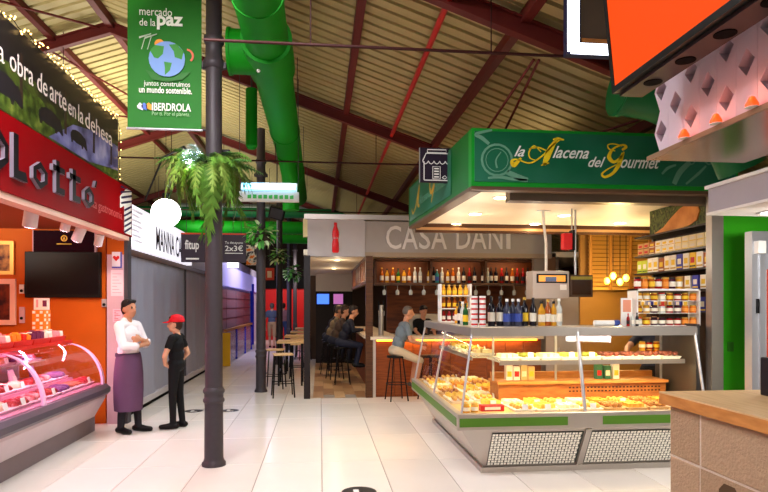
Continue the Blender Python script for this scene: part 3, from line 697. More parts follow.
# ================================================================== aisle: columns
def column(label, x, y, top):
    r = thing('iron_column', label, 'column', (x, y, 0), group='row of iron columns')
    b = B(); b.lathe([(.125, 0), (.125, .03), (.108, .05), (.1, .08), (.096, .62), (.098, .66)], (x, y, 0), 20); b.build('foot', IRON, r)
    b = B(); b.lathe([(.098, .66), (.112, .68), (.112, .70), (.100, .72), (.100, .76), (.113, .78), (.113, .80), (.094, .83)], (x, y, 0), 20); b.build('ring_moulding', IRON, r)
    b = B(); b.lathe([(.092, .83), (.088, 2.6), (.084, 4.2)], (x, y, 0), 20); b.build('shaft', IRON, r)
    b = B(); b.lathe([(.086, 4.2), (.11, 4.22), (.11, 4.28), (.088, 4.32), (.086, 4.46), (.105, 4.48), (.105, 4.54), (.084, 4.56), (.084, top)], (x, y, 0), 20)
    for s in (-1, 1): b.box(x + s * .1 - .03, x + s * .1 + .03, y - .03, y + .03, 4.21, 4.27)
    b.build('collar', IRON, r)
    b = B(); b.lathe([(.18, 0), (.18, .012), (.125, .02)], (x, y, 0), 20); b.build('floor_plate', IRON, r) if False else None
CX = -1.15
column('nearest dark iron column in the middle of the aisle', -1.12, 6.50, 5.15)
for k, y in enumerate((11.9, 17.3, 22.7, 28.0)): column(f'{ORD[k + 1]} dark iron column along the aisle, counted from the viewer', CX, y, 5.15)

# ------------------------------------------------------------------ ferns hung on the columns
leafM = [mat('fern_a', (88, 132, 46), .55, noise=(14, .2)), mat('fern_b', (124, 154, 64), .55, noise=(14, .2)), mat('fern_c', (70, 118, 50), .55, noise=(14, .2)), mat('fern_pale', (200, 216, 156), .55)]
def frond_mesh(length, droop, wid, m):
    b = B(); N = 11; pts = []
    for i in range(N + 1):
        t = i / N; pts.append(Vector((length * (t ** .9) * (1 - .45 * droop * t), 0, length * (.35 * t - droop * 1.05 * t * t))))
    for i in range(N):
        p, q = pts[i], pts[i + 1]; t = (i + .5) / N; w_ = wid * math.sin(PI * (.12 + .86 * t)) ** .8
        for s in (-1, 1):
            m_ = (p + q) / 2; d = (q - p)
            tip = m_ + Vector((0, s * w_, 0)) + d * .7 - Vector((0, 0, w_ * .35))
            b._add([p, p + d * .82, tip], [(0, 1, 2)] if s > 0 else [(0, 2, 1)])
            b._add([p + d * .82, q, tip + d * .25], [(0, 1, 2)] if s > 0 else [(0, 2, 1)])
    b.tube(pts[::2] + [pts[-1]], .004, 4)
    o = b.build('frond', m, keep=True); me = o.data; bpy.data.objects.remove(o); return me
FR = [frond_mesh(1, .55, .19, leafM[0]), frond_mesh(1, 1.0, .18, leafM[1]), frond_mesh(1, 1.5, .16, leafM[0]), frond_mesh(1, .3, .2, leafM[2]), frond_mesh(1, .8, .24, leafM[3])]
def fern(label, x, y, z, size, nf, long=0, seed=1, pale=False, squash=1.0):
    rnd = random.Random(seed)
    r = thing('hanging_fern', label, 'fern', (x, y, z), group='ferns hung on the columns')
    b = B(); b.lathe([(.06, -.2), (.12, -.18), (.15, 0), (.14, 0), (.10, -.02)], (x, y, z), 14); b.build('basket', mat('fern_basket', (50, 40, 30), .7), r)
    b = B()
    b.tube([(x + .155, y, z), (x, y - .155, z), (x - .155, y, z), (x, y + .155, z), (x + .155, y, z)], .008, 5); b.build('basket_rim', BLACK, r)
    for k in range(nf):
        me = FR[rnd.choice((0, 0, 1, 1, 3, 2) if not pale else (0, 3, 4, 4))]
        o = bpy.data.objects.new('frond', me); COL.objects.link(o); o.parent = r
        a = 2 * PI * k / nf * 5 + rnd.uniform(-.4, .4); s = size * rnd.uniform(.6, 1.1)
        o.location = (.13 * math.cos(a), .13 * math.sin(a), rnd.uniform(-.03, .05)); o.rotation_euler = (rnd.uniform(-.3, .3), rnd.uniform(-.35, .25) - (.25 if pale else 0), a); o.scale = (s, s, s * squash)
    for k in range(long):
        o = bpy.data.objects.new('frond', FR[2]); COL.objects.link(o); o.parent = r
        a = rnd.uniform(-1.9, -.2); s = size * rnd.uniform(.7, 1.35)
        o.location = (.12 * math.cos(a), .12 * math.sin(a), -.02); o.rotation_euler = (0, rnd.uniform(.3, .6), a); o.scale = (s * .7, s, s)
fern('large drooping fern hung on the nearest column', -1.15, 6.42, 3.17, .50, 120, 16, 3)
def leaf_mesh(m):
    b = B(); L = [(0, 0, 0), (.3, .2, .06), (.3, 0, .03), (.3, -.2, .06), (.7, .17, .03), (.7, 0, -.01), (.7, -.17, .03), (1, 0, -.1)]
    b._add(L, [(0, 2, 1), (0, 3, 2), (1, 2, 5, 4), (2, 3, 6, 5), (4, 5, 7), (5, 6, 7)], 0, True); o = b.build('leaf', m, keep=True); me = o.data; bpy.data.objects.remove(o); return me
LV = [leaf_mesh(mat('leaf_bright', (96, 170, 66), .5)), leaf_mesh(mat('leaf_cream', (206, 222, 170), .5)), leaf_mesh(mat('leaf_mid', (60, 128, 48), .5))]
def bush(label, x, y, z, R, n_, seed):
    rnd = random.Random(seed); r = thing('hanging_plant', label, 'plant', (x, y, z), group='leafy plants hung on the columns')
    b = B(); b.lathe([(.08, -.14), (.15, -.1), (.17, .02), (.15, .02), (.1, 0)], (x, y, z), 14); b.build('basket', mat('fern_basket', (50, 40, 30), .7), r)
    b = B(); b.box(x - .02, x + .02, y, y + .2, z - .12, z - .08); b.build('bracket', IRON, r)
    for k in range(n_):
        o = bpy.data.objects.new('leaf', LV[rnd.choice((0, 0, 0, 1, 1, 2))]); COL.objects.link(o); o.parent = r
        a = rnd.uniform(0, 2 * PI); e = rnd.uniform(-.9, 1.3); rad = R * rnd.uniform(.2, .72); d = Vector((math.cos(a) * math.cos(e), math.sin(a) * math.cos(e), math.sin(e) * .85))
        o.location = d * rad + Vector((0, 0, .03)); o.rotation_euler = (rnd.uniform(-.5, .5), rnd.uniform(-.1, .9) - e * .5, a); s = R * rnd.uniform(.38, .6); o.scale = (s, s, s)
for (px, py, Y, R, n_, lab) in ((262, 236, 11.65, .36, 110, 'pale variegated leafy plant on the second column'), (279, 257, 17.05, .34, 80, 'pale leafy plant on the third column'), (293, 274, 22.4, .42, 80, 'pale leafy plant on the fourth column')):
    c = atY(px, py, Y); bush(lab, c.x, Y, c.z, R, n_, int(px))

# ------------------------------------------------------------------ floodlights beside the fern
flood = mat('flood_lens', (255, 255, 255), .3, emit=26, ecol=(235, 240, 255))
r = thing('floodlight_arm', 'black arm with two bright white floodlights above the large fern', 'floodlight', (-1.45, 6.3, 3.2))
a0 = Vector((-2.62, 8.9, 2.9)); 
pA = atY(145, 200, 8.7); pB = atY(163, 157, 8.0); pC = atY(184, 147, 6.4)
b = B(); b.tube([pA, pB, pC], .014, 6); b.build('arm', BLACK, r)
for px, py, s in ((189, 157, .085), (199, 155, .05)):
    c = atY(px, py, 6.3); d = Vector((.05, -1, -.35)).normalized()
    b = B(); b.cyl(c + d * .02, c - d * .1, s, s * .6, 12); b.build('lamp_head', BLACK, r)
    b = B(); b.cyl(c + d * .02, c + d * .03, s * .8, n=12); b.build('lens', flood, r)
    spot('floodlight', c + d * .06, c + d * 2, 70, (.95, .97, 1), 120, .05)
b = B(); b.tube([pC, atY(189, 153, 6.36), atY(199, 152, 6.36)], .012, 6); b.build('bracket', BLACK, r)
c = atY(226, 158, 6.6)
r = thing('speaker_box', 'small black speaker box on the right of the nearest column', 'speaker', (c.x, c.y, c.z - .08)); b = B(); b.box(c.x - .05, c.x + .05, c.y - .06, c.y + .06, c.z - .08, c.z + .08); b.build('case', BLACK, r, bev=.01); b = B(); b.box(-1.08, c.x, c.y - .015, c.y + .015, c.z - .015, c.z + .015); b.build('bracket', BLACK, r); b = B(); b.cyl((c.x, c.y - .062, c.z), (c.x, c.y - .06, c.z), .035, n=12); b.build('cone', DGREY, r)

# ------------------------------------------------------------------ globe lamp
c = atY(166, 213, 8.2)
r = thing('globe_lamp', 'round white glowing globe lamp hanging over the aisle', 'lamp', (c.x, c.y, c.z - .2))
b = B(); b.sphere(c, .188, 28); b.build('globe', mat('globe_glow', (255, 255, 255), .4, emit=14, ecol=(255, 248, 240)), r)
b = B(); b.cyl((c.x, c.y, c.z + .185), (c.x, c.y, c.z + .26), .05, n=12); b.build('cap', BLACK, r)
b = B(); b.cyl((c.x, c.y, c.z + .26), (c.x, c.y, roofz(c.x)), .004, n=5); b.build('cable', BLACK, r)

# ------------------------------------------------------------------ green banner
YB = 6.46
r = thing('hanging_banner', 'tall green vertical banner with a globe print beside the nearest column', 'banner', (-1.7, YB, 3.55))
a = atY(127.5, 128, YB); c2 = atY(201.5, 0, YB); x0, x1, z0, z1 = a.x, c2.x, a.z, c2.z + .55
gb = mat('banner_green', (30, 112, 28), .6, noise=(1.5, .12))
b = B(); N = 14
for i in range(N):
    xa, xb = x0 + (x1 - x0) * i / N, x0 + (x1 - x0) * (i + 1) / N; f = lambda x: .015 * math.sin((x - x0) / (x1 - x0) * PI)
    for s in (0, .006):
        q = [(xa, YB + f(xa) + s, z0), (xb, YB + f(xb) + s, z0), (xb, YB + f(xb) + s, z1), (xa, YB + f(xa) + s, z1)]
        b.quad(*(q if s == 0 else q[::-1])); b.s[-1] = True
b.build('sheet', gb, r)
for z in (z0, z1): b = B(); b.cyl((x0 - .01, YB + .008, z), (x1 + .01, YB + .008, z), .014, n=8); b.build('rod', ALU, r)
b = B(); b.cyl((x1, YB + .02, z0 + .01), (-1.12, 6.5, z0 + .01), .012, n=6); b.build('bracket', IRON, r)
YL = YB - .003
pw = mat('banner_white', (232, 238, 226), .5)
text_front('lettering', 'mercado', 139.5, 8.5, 172, 15, YL, pw, r); text_front('lettering', 'de la', 139.5, 19, 155.5, 25.5, YL, pw, r); text_front('lettering', 'paz', 157, 17, 183, 29.5, YL, pw, r, off=.03)
text_front('lettering', 'juntos construimos', 144, 82.5, 190, 87, YL, pw, r); text_front('lettering', 'un mundo sostenible.', 139, 88, 192, 92.5, YL, pw, r, off=.02)
text_front('brand_lettering', 'IBERDROLA', 152, 104, 191, 110.5, YL, pw, r, off=.02); text_front('brand_lettering', 'Por ti. Por el planeta.', 152, 112.5, 190, 116.5, YL, mat('banner_pale', (150, 196, 140), .5), r)
def dot(name, px, py, R, rgb, Y, sq=1.0, lab=None):
    c = atY(px, py, Y); b = B(); M = FRONT((c.x, Y, c.z)); b.prism([(R*math.cos(2*PI*k/22), R*sq*math.sin(2*PI*k/22)) for k in range(22)], M, .002); return b.build(name, mat('print_%d_%d_%d' % rgb, rgb, .5), r)
dot('printed_sun', 159.5, 44, .05, (230, 150, 60), YL - .0); dot('printed_globe', 167, 59, .185, (120, 156, 214), YL - .001)
M = FRONT((0, YL - .003, 0)); cc = atY(167, 59, YL)
def blob(pts, rgb, name): b = B(); b.prism([(cc.x + u, cc.z + v) for u, v in pts], M, .002); b.build(name, mat('print_%d_%d_%d' % rgb, rgb, .5), r)
blob([(-.17, .08), (-.12, .14), (-.03, .13), (-.04, .05), (-.09, .0), (-.13, .01)], (60, 140, 56), 'printed_land'); blob([(.02, .15), (.1, .16), (.17, .08), (.15, .0), (.08, .02), (.07, .08)], (60, 140, 56), 'printed_land'); blob([(-.03, -.03), (.05, -.04), (.03, -.12), (-.02, -.17), (-.02, -.09)], (60, 140, 56), 'printed_land')
blob([(-.22, -.12), (-.13, -.15), (-.05, -.2), (.06, -.2), (.15, -.14), (.24, -.13), (.16, -.21), (0, -.24), (-.15, -.22)], (40, 112, 36), 'printed_leaves')
for u in (-.26, -.2): blob([(u, .09), (u + .008, .09), (u + .05, .24), (u + .042, .24)], (176, 200, 170), 'printed_turbine'); blob([(u - .02, .2), (u + .1, .25), (u + .1, .26), (u - .02, .22)], (176, 200, 170), 'printed_turbine')
b = B(); 
for k in range(8):
    t0, t1 = -.9 + .3 * k, -.6 + .3 * k; b.prism([(cc.x + .2 + R_ * math.cos(t), cc.z + .04 + R_ * math.sin(t)) for R_, t in ((.075, t0), (.075, t1), (.055, t1), (.055, t0))], M, .002)
b.build('printed_rainbow', mat('print_rainbow', (214, 110, 80), .5), r)
for px, rgb in ((140, (220, 226, 230)), (144, (90, 120, 210)), (148.5, (236, 150, 40))):
    c = atY(px, 107, YL); b = B(); b.prism([(c.x - .02, c.z - .015), (c.x + .03, c.z - .035), (c.x + .035, c.z + .02), (c.x, c.z + .045), (c.x - .03, c.z + .01)], M, .002); b.build('brand_mark', mat('print_%d_%d_%d' % rgb, rgb, .5), r)

# ------------------------------------------------------------------ green ventilation duct
DX, DZ = -.545, 4.42
r = thing('ventilation_duct', 'large bright green round ventilation duct under the roof', 'duct', (DX, 8, DZ))
for y0, y1 in ((2.5, 5.3), (5.34, 6.18), (6.95, 9.4), (9.44, 12.2), (12.24, 15.2)):
    b = B(); b.cyl((DX, y0, DZ), (DX, y1, DZ), .225, n=28); b.build('section', GREEN, r)
for y in (5.32, 9.42, 12.22): b = B(); b.cyl((DX, y - .04, DZ), (DX, y + .04, DZ), .235, n=28); b.build('flange', GREEN, r)
b = B(); b.cyl((DX, 6.18, DZ), (DX, 6.95, DZ), .262, n=28); b.build('collar_section', GREEN, r)
b = B(); b.cyl((DX, 6.55, DZ), (DX - .40, 6.55, DZ), .23, n=24); b.cyl((DX - .40, 6.55, DZ), (DX - .43, 6.55, DZ), .245, n=24); b.build('side_branch', GREEN, r)
b = B(); b.sphere((DX - .10, 6.4, DZ - .25), .022, 10); b.build('inspection_cap', WHITE, r)
b = B(); b.cyl((DX - .02, 9.8, DZ - .15), (DX - .02, 9.8, 3.2), .17, n=20); b.build('drop_pipe', GREEN, r) if False else None
b = B(); b.tube([(DX - .05, 10.6, DZ - .1), (DX, 10.9, DZ - .35), (DX + .02, 11.0, DZ - .62), (DX + .02, 11.0, DZ - 1.0)], .15, 16); b.build('elbow', GREEN, r)
for y in (4.6, 8.3, 11.5, 14.5):
    b = B(); b.tube([(DX - .235, y, DZ), (DX - .235, y, roofz(DX))], .005, 4); b.tube([(DX + .235, y, DZ), (DX + .235, y, roofz(DX))], .005, 4); b.build('hanger', IRON, r)
r = thing('duct_outlet', 'short vertical green duct outlet left of the large duct', 'duct', (-1.0, 9.3, 4.0))
c = atY(251.5, 148, 9.3)
b = B(); b.cyl((c.x, 9.3, c.z + .03), (c.x, 9.3, 5.0), .088, n=18); b.build('pipe', GREEN, r); b = B(); b.lathe([(.0, -.02), (.06, -.015), (.088, .03)], (c.x, 9.3, c.z), 18); b.build('rounded_end', GREEN, r)
b = B(); b.cyl((c.x, 9.3, 4.95), (c.x, 9.3, roofz(c.x)), .012, n=6); b.build('hanger', IRON, r)
# green ducts across the far hall
for k, (y, z, rad, x0, x1, m_) in enumerate(((18.5, 3.72, .14, -6, 3.0, GREEN), (19.2, 4.15, .2, -6, 3.0, GREEN), (19.9, 4.72, .16, -6, 3.0, GREEND), (20.6, 5.0, .12, -5.0, 2.4, mat('galvanised', (150, 160, 156), .35, .7)))):
    r = thing('cross_duct', ['lowest green duct crossing the far hall', 'thick middle green duct crossing the far hall', 'dark green upper duct crossing the far hall', 'galvanised top duct crossing the far hall'][k], 'duct', (0, y, z), group='ducts crossing the far hall')
    for s in range(4):
        xa = x0 + (x1 - x0) * s / 4; b = B(); b.cyl((xa, y, z), (xa + (x1 - x0) / 4 - .02, y, z), rad, n=18); b.build('section', m_, r)
        b = B(); b.cyl((xa - .04, y, z), (xa + .02, y, z), rad + .015, n=18); b.build('flange', m_, r)
    for xx in (x0 + 1.2, x1 - 1): b = B(); b.cyl((xx, y, z), (xx, y, roofz(xx)), .008, n=5); b.build('hanger', IRON, r)

# ------------------------------------------------------------------ tube light with sign box
YF = 9.1
a = atY(241, 191, YF); c = atY(297, 183, YF)
r = thing('tube_light', 'hanging tube light with a cyan glow over a small sign box', 'light', ((a.x + c.x) / 2, YF, a.z))
tubeM = mat('tube_glow', (200, 240, 255), .4, emit=5, ecol=(120, 214, 255))
b = B(); b.cyl((a.x + .02, YF - .075, a.z + .06), (c.x - .02, YF - .075, a.z + .06), .045, n=12); b.build('tube', tubeM, r)
b = B(); b.box(a.x, c.x, YF - .02, YF + .06, a.z + .0, a.z + .13); b.build('reflector', ALU, r)
b = B(); b.box(a.x - .03, c.x + .03, YF - .04, YF + .06, a.z - .15, a.z - .01); b.build('sign_box', mat('sign_box_white', (206, 206, 198), .5), r)
b = B(); M = FRONT((a.x, YF - .04, a.z - .115))
for k in range(9): b.prism([(.10 + .078 * k, 0), (.155 + .078 * k, 0), (.155 + .078 * k, .06), (.10 + .078 * k, .05 + .01 * (k % 2))], M, .003)
b.build('green_marks', mat('sign_green', (60, 170, 70), .5), r)
for xx in (a.x - .02, c.x + .02): b = B(); b.cyl((xx, YF, a.z + .1), (xx, YF, roofz(xx)), .005, n=5); b.build('cable', IRON, r)
area('tube_light_lamp', ((a.x + c.x) / 2, YF - .12, a.z - .17), ((a.x + c.x) / 2, YF - .3, 0), .8, .1, 60, (.8, .93, 1))
c = atY(277, 213, 13)
r = thing('loudspeaker', 'black tilted loudspeaker box under the green ducts', 'speaker', (c.x, 13, c.z - .12)); b = B(); b.box(-.16, .16, -.1, .1, -.13, .13, mtx=Matrix.Translation(c) @ Matrix.Rotation(.25, 4, 'Y') @ Matrix.Rotation(.3, 4, 'X')); b.build('case', BLACK, r, bev=.01)
b = B(); b.box(-.13, .13, -.105, -.1, -.1, .1, mtx=Matrix.Translation(c) @ Matrix.Rotation(.25, 4, 'Y') @ Matrix.Rotation(.3, 4, 'X')); b.build('grille', DGREY, r)
b = B(); b.cyl((c.x, 13, c.z), (c.x, 13, roofz(c.x)), .012, n=6); b.build('hanger', IRON, r)

# ------------------------------------------------------------------ high tables and stools along the aisle
def bar_stool(h=.80, sw=.18, sm=None):
    t = thing('bar_stool', 'x', 'stool', group='bar stools along the aisle')
    b = B(); b.box(-sw, sw, -sw, sw, h - .03, h); b.build('seat', sm or WOODP, t, bev=.01)
    for sx in (-1, 1):
        for sy in (-1, 1):
            b = B(); b.tube([(sx * (sw - .03), sy * (sw - .03), h - .03), (sx * (sw + .015), sy * (sw + .015), 0)], .014, 6); b.build('leg', BLACK, t)
    for sy in (-1, 1):
        b = B(); b.cyl((-sw, sy * sw, .26), (sw, sy * sw, .26), .009, n=6); b.build('footrest', BLACK, t); b = B(); b.cyl((sy * sw, -sw, .30), (sy * sw, sw, .30), .009, n=6); b.build('footrest', BLACK, t)
    return t
ST = bar_stool()
def floorpt(px, py): return atZ(px, py, 0)
f1 = floorpt(283, 396.5); f2 = floorpt(275, 388)
place(ST, USED, (f1.x, f1.y, 0), .15, 'pale wood topped bar stool nearest the bar entrance')
place(ST, USED, (f2.x, f2.y, 0), -.1, 'pale wood topped bar stool beside the second column')
for k, (x, y) in enumerate(((-.5, 14.1), (-.6, 16.3), (-.52, 18.7))): place(ST, USED, (x, y, 0), .2 * k, f'bar stool by the aisle tables, {ORD[k + 2]} from the viewer')
def high_table(label, x, y, z=1.02):
    t = thing('high_table', label, 'table', (x, y, 0), group='high tables along the aisle')
    b = B(); b.box(x - .28, x + .28, y - .35, y + .35, z - .05, z); b.build('table_top', WOODP, t, bev=.006)
    for sx in (-1, 1):
        for sy in (-1, 1): b = B(); b.box(x + sx * .24 - .02, x + sx * .24 + .02, y + sy * .3 - .02, y + sy * .3 + .02, 0, z - .05); b.build('leg', BLACK, t)
    for sx in (-1, 1): b = B(); b.box(x + sx * .24 - .012, x + sx * .24 + .012, y - .3, y + .3, .28, .31); b.build('stretcher', BLACK, t)
for k, y in enumerate((13.0, 15.2, 17.6, 20.0)): high_table(f'pale wooden high table along the aisle, {ORD[k]} from the viewer', -.62 + .03 * k, y, .94)

# ------------------------------------------------------------------ far background of the aisle
b = B(); b.box(-2.9, 1.5, 29.5, 29.7, 0, 2.5); tag(b.build('wall_far', FARRED), 'red stall front at the end of the aisle', kind='structure')
b = B(); b.box(-2.9, 1.5, 29.4, 29.7, 2.5, 3.1); tag(b.build('trim_4', BLACKM), 'dark fascia above the red stall front', kind='structure')
c = atY(269.5, 274, 16.8); r = thing('hanging_notice', 'small red square sign hanging behind the second column', 'sign', (c.x, 16.8, c.z - .17)); b = B(); b.box(c.x - .13, c.x + .13, 16.8, 16.82, c.z - .17, c.z + .17); b.build('board', mat('notice_red', (196, 60, 40), .5), r); b = B(); b.box(c.x - .06, c.x + .06, 16.795, 16.8, c.z - .1, c.z + .08); b.build('emblem', mat('notice_cream', (236, 210, 180), .5), r); b = B(); b.cyl((c.x, 16.81, c.z + .17), (c.x, 16.81, roofz(c.x)), .006, n=5); b.build('hanger', IRON, r)
c = atY(252, 255, 18.0); r = thing('hanging_poster', 'orange and white hanging poster left of the second column', 'poster', (c.x, 18, c.z - .3)); b = B(); b.box(c.x - .17, c.x + .17, 18, 18.02, c.z - .3, c.z + .3); b.build('sheet', mat_ramp('poster_print', [(.42, (236, 120, 30)), (.5, (240, 234, 220)), (.58, (60, 50, 60))], 6, .5, 2), r); b = B(); b.cyl((c.x, 18.01, c.z + .3), (c.x, 18.01, roofz(c.x)), .006, n=5); b.build('hanger', IRON, r)
c = atY(233, 264, 15.5); r = thing('lit_panel', 'small bright white lit panel below the dark projecting sign', 'sign', (c.x, 15.5, c.z - .1)); b = B(); b.box(c.x - .14, c.x + .14, 15.5, 15.56, c.z - .09, c.z + .09); b.build('face', mat('panel_glow', (255, 255, 255), .4, emit=2.0), r); b = B(); b.box(c.x - .15, c.x + .15, 15.52, 15.58, c.z - .1, c.z + .1); b.build('frame', ALU, r); b = B(); b.cyl((c.x, 15.55, c.z + .1), (c.x, 15.55, 4.4), .005, n=5); b.build('hanger', IRON, r)
area('far_aisle_light', (-1.4, 10.2, 3.36), (-1.2, 12.2, 2.6), .6, .2, 10, (.85, .95, 1)); area('far_aisle_light', (-2.0, 21, 3.4), (-2.6, 21, 1.2), 3, .3, 90, (.75, .72, 1)); area('far_aisle_light', (-.9, 27, 3.6), (-.9, 29, 1.4), 2, .3, 110, (1, .9, .85))
# round black floor stickers
stk = mat('sticker_black', (34, 32, 36), .4)
for k, (px, py, lab) in enumerate(((359, 492, 'round black floor sticker at the bottom edge of the picture'), (230, 410.5, 'round black floor sticker right of the nearest column'), (194, 411, 'black floor sticker beside the woman in the red cap'))):
    p = atZ(px, py, 0); r = thing('floor_sticker', lab, 'sticker', (p.x, p.y, 0), group='floor stickers'); R = .16 if k == 0 else .14
    b = B(); b.cyl((p.x, p.y, .0002), (p.x, p.y, .002), R, n=28); b.build('disc', stk, r)
    b = B(); b.prism([(-.05, -.07), (.06, -.07), (.06, -.03), (.0, -.03), (.0, .07), (-.05, .07)], frame((p.x, p.y, .002), (1, 0, 0), (0, 1, 0)), .0008); b.build('pictogram', WHITE, r)
# ================================================================== the bar behind (grey fascia)
YBAR = 10.95
barW = mat('bar_fascia_grey', (172, 162, 160), .5); barD = mat('bar_fascia_band', (150, 140, 134), .5)
r = thing('bar_sign', 'grey bar fascia with raised pale capital letters and a red bottle', 'sign', (1.2, YBAR, 2.55))
x0, x1, z0, z1 = onwall(307.5, 220, 365, 256, YBAR)
b = B(); b.box(x0, x1, YBAR, YBAR + .16, z0, z1); b.build('light_panel', barW, r)
xe = atY(552, 240, YBAR).x
b = B(); b.box(x1, xe, YBAR + .02, YBAR + .16, z0 + .08, z1 - .02); b.build('letter_band', barD, r)
b = B(); b.box(x1, xe, YBAR + .01, YBAR + .16, z0, z0 + .08); b.build('lower_rail', mat('rail_tan', (150, 128, 106), .5), r)
b = B(); b.box(x0 - .06, xe, YBAR - .05, YBAR + .3, z1, z1 + .09); b.build('top_rail', STEEL, r)
for ch_, l0, l1 in (('C', 386, 401), ('A', 402, 417.5), ('S', 419, 430), ('A', 431, 446.5), ('D', 456, 470), ('A', 471, 486), ('N', 488.5, 502), ('I', 506, 510)):
    text_front('raised_letter', ch_, l0, 226, l1, 249, YBAR + .02, mat('raised_letter', (206, 198, 194), .4), r, ext=.03, off=.005)
c = atY(335.5, 238, YBAR - .0)
b = B(); b.lathe([(.045, -.27), (.062, -.25), (.062, -.1), (.05, -.03), (.064, .06), (.058, .12), (.028, .21), (.026, .24), (.03, .245), (.03, .28), (.0, .285)], (0, 0, 0), 16)
b.v = [(c.x + v[0], YBAR - .01 + v[1] * .35, c.z + v[2]) for v in b.v]; b.build('bottle_relief', mat('bottle_red', (206, 22, 28), .3), r)
text_mesh('bottle_lettering', 'Coca-Cola', FRONT((c.x - .04, YBAR - .034, c.z - .02)), .08, .04, mat('bottle_white', (236, 200, 200), .4), r)
b = B(); b.box(x0 - .08, x0, YBAR, YBAR + .1, z1 - .32, z1); b.build('end_block', mat('end_block', (206, 190, 140), .5), r)

# structure of the bar
b = B(); b.box(-.29, -.175, YBAR - .05, YBAR + .06, 0, 2.60); tag(b.build('trim_5', mat('bar_post', (34, 26, 28), .5)), 'dark post at the left corner of the bar', kind='structure')
q = atZ(369.5, 398, 0)
b = B(); b.box(q.x - .065, q.x + .065, YBAR - .04, YBAR + .08, 0, 2.60); tag(b.build('trim_6', WOODD), 'dark wooden post at the corner of the bar counter', kind='structure')
XC = q.x + .12
b = B(); b.box(-.3, 6, YBAR + .1, 19, 2.62, 2.72); tag(b.build('ceiling_bar', CREAM), 'cream ceiling of the bar', kind='structure')
b = B(); b.box(-.3, 6.2, 18.9, 19.1, 0, 2.7); tag(b.build('wall_back_bar', mat('bar_back_wall', (92, 70, 56), .6)), 'brown rear wall of the bar', kind='structure')
b = B(); b.box(4.35, 4.5, YBAR + .1, 19, 0, 2.7); tag(b.build('wall_right_bar', mat('bar_side_wall', (110, 76, 50), .6)), 'brown side wall of the bar', kind='structure')
b = B(); b.box(-.24, -.16, YBAR + .1, 19, 1.2, 2.62, 0) if False else None
b = B(); b.box(-.12, .95, 17.6, 17.75, 2.1, 2.62); tag(b.build('trim_7', mat('soffit_white', (230, 222, 214), .5)), 'white soffit at the end of the bar aisle', kind='structure')
b = B(); b.box(-.12, .95, 17.6, 17.75, 0, 2.1); tag(b.build('wall_bar_aisle', mat('bar_dark', (36, 28, 30), .5)), 'dark partition with screens at the end of the bar aisle', kind='structure')
# counter: front and side runs
WOODB = mat_ramp('bar_front_wood', [(.3, (110, 52, 22)), (.7, (150, 78, 34))], 3, .45, 6, (1, 12, 12))
r = thing('bar_counter', 'amber lit wooden bar counter with a pale top behind the seated man', 'counter', (1.6, YBAR + .1, 0))
X1c = 4.2
npan = 9
for k in range(npan):
    xa = XC + (X1c - XC) * k / npan; b = B(); b.box(xa, xa + (X1c - XC) / npan - .008, YBAR + .06, YBAR + .12, 0, 1.04); b.build('front_board', WOODB, r)
b = B(); b.box(XC - .10, X1c, YBAR - .06, YBAR + .42, 1.06, 1.12); b.build('counter_top', mat('counter_pale_top', (226, 206, 180), .3), r)
b = B(); b.box(XC - .07, XC + .0, YBAR - .0, YBAR + .12, 0, 1.06); b.build('corner_panel', mat('corner_white', (206, 198, 190), .5), r)
for k in range(10):
    ya_ = YBAR + .14 + k * .5; b = B(); b.box(XC - .06, XC, ya_, ya_ + .492, 0, 1.04); b.build('side_board', WOODB, r)
b = B(); b.box(XC - .18, XC + .42, YBAR + .42, 16.2, 1.06, 1.12); b.build('counter_top', MATS['counter_pale_top'], r)
b = B(); b.box(XC + .02, X1c - .1, YBAR + .02, YBAR + .05, 1.03, 1.055); b.build('light_strip', mat('amber_strip', (255, 180, 80), .4, emit=9, ecol=(255, 150, 40)), r)
area('counter_glow', ((XC + X1c) / 2, YBAR - .02, 1.04), ((XC + X1c) / 2, YBAR + .06, .3), 2.4, .03, 9, (1, .58, .2))
# overhead bottle shelf
def hood(): pass
YS = YBAR + .75
xa = atY(374, 270, YS).x; xb = atY(536, 270, YS).x; zs = atY(450, 283, YS).z; zt = 2.60
r = thing('bottle_shelf', 'dark wooden overhead shelf of lit bottles above the bar', 'shelf', ((xa + xb) / 2, YS, zs))
b = B(); b.box(xa, xb, YS - .14, YS + .18, zs - .05, zs); b.build('shelf_board', WOODD, r)
b = B(); b.box(xa, xb, YS + .16, YS + .19, zs, zt); b.build('back_board', mat('shelf_back', (120, 66, 34), .5), r)
for xx in (xa, (xa * 2 + xb) / 3, (xa + xb * 2) / 3, xb - .04): b = B(); b.box(xx, xx + .04, YS - .14, YS + .18, zs, zt); b.build('upright', WOODD, r)
b = B(); b.box(xa, xb, YS - .14, YS + .18, zt - .03, zt + .01); b.build('top_board', WOODD, r)
for i, xx in enumerate((xa + .5, (xa + xb) / 2, xb - .6)): area('shelf_light', (xx, YS - .1, zt - .05), (xx, YS + .02, zs), .6, .05, 1.9, (1, .62, .32))
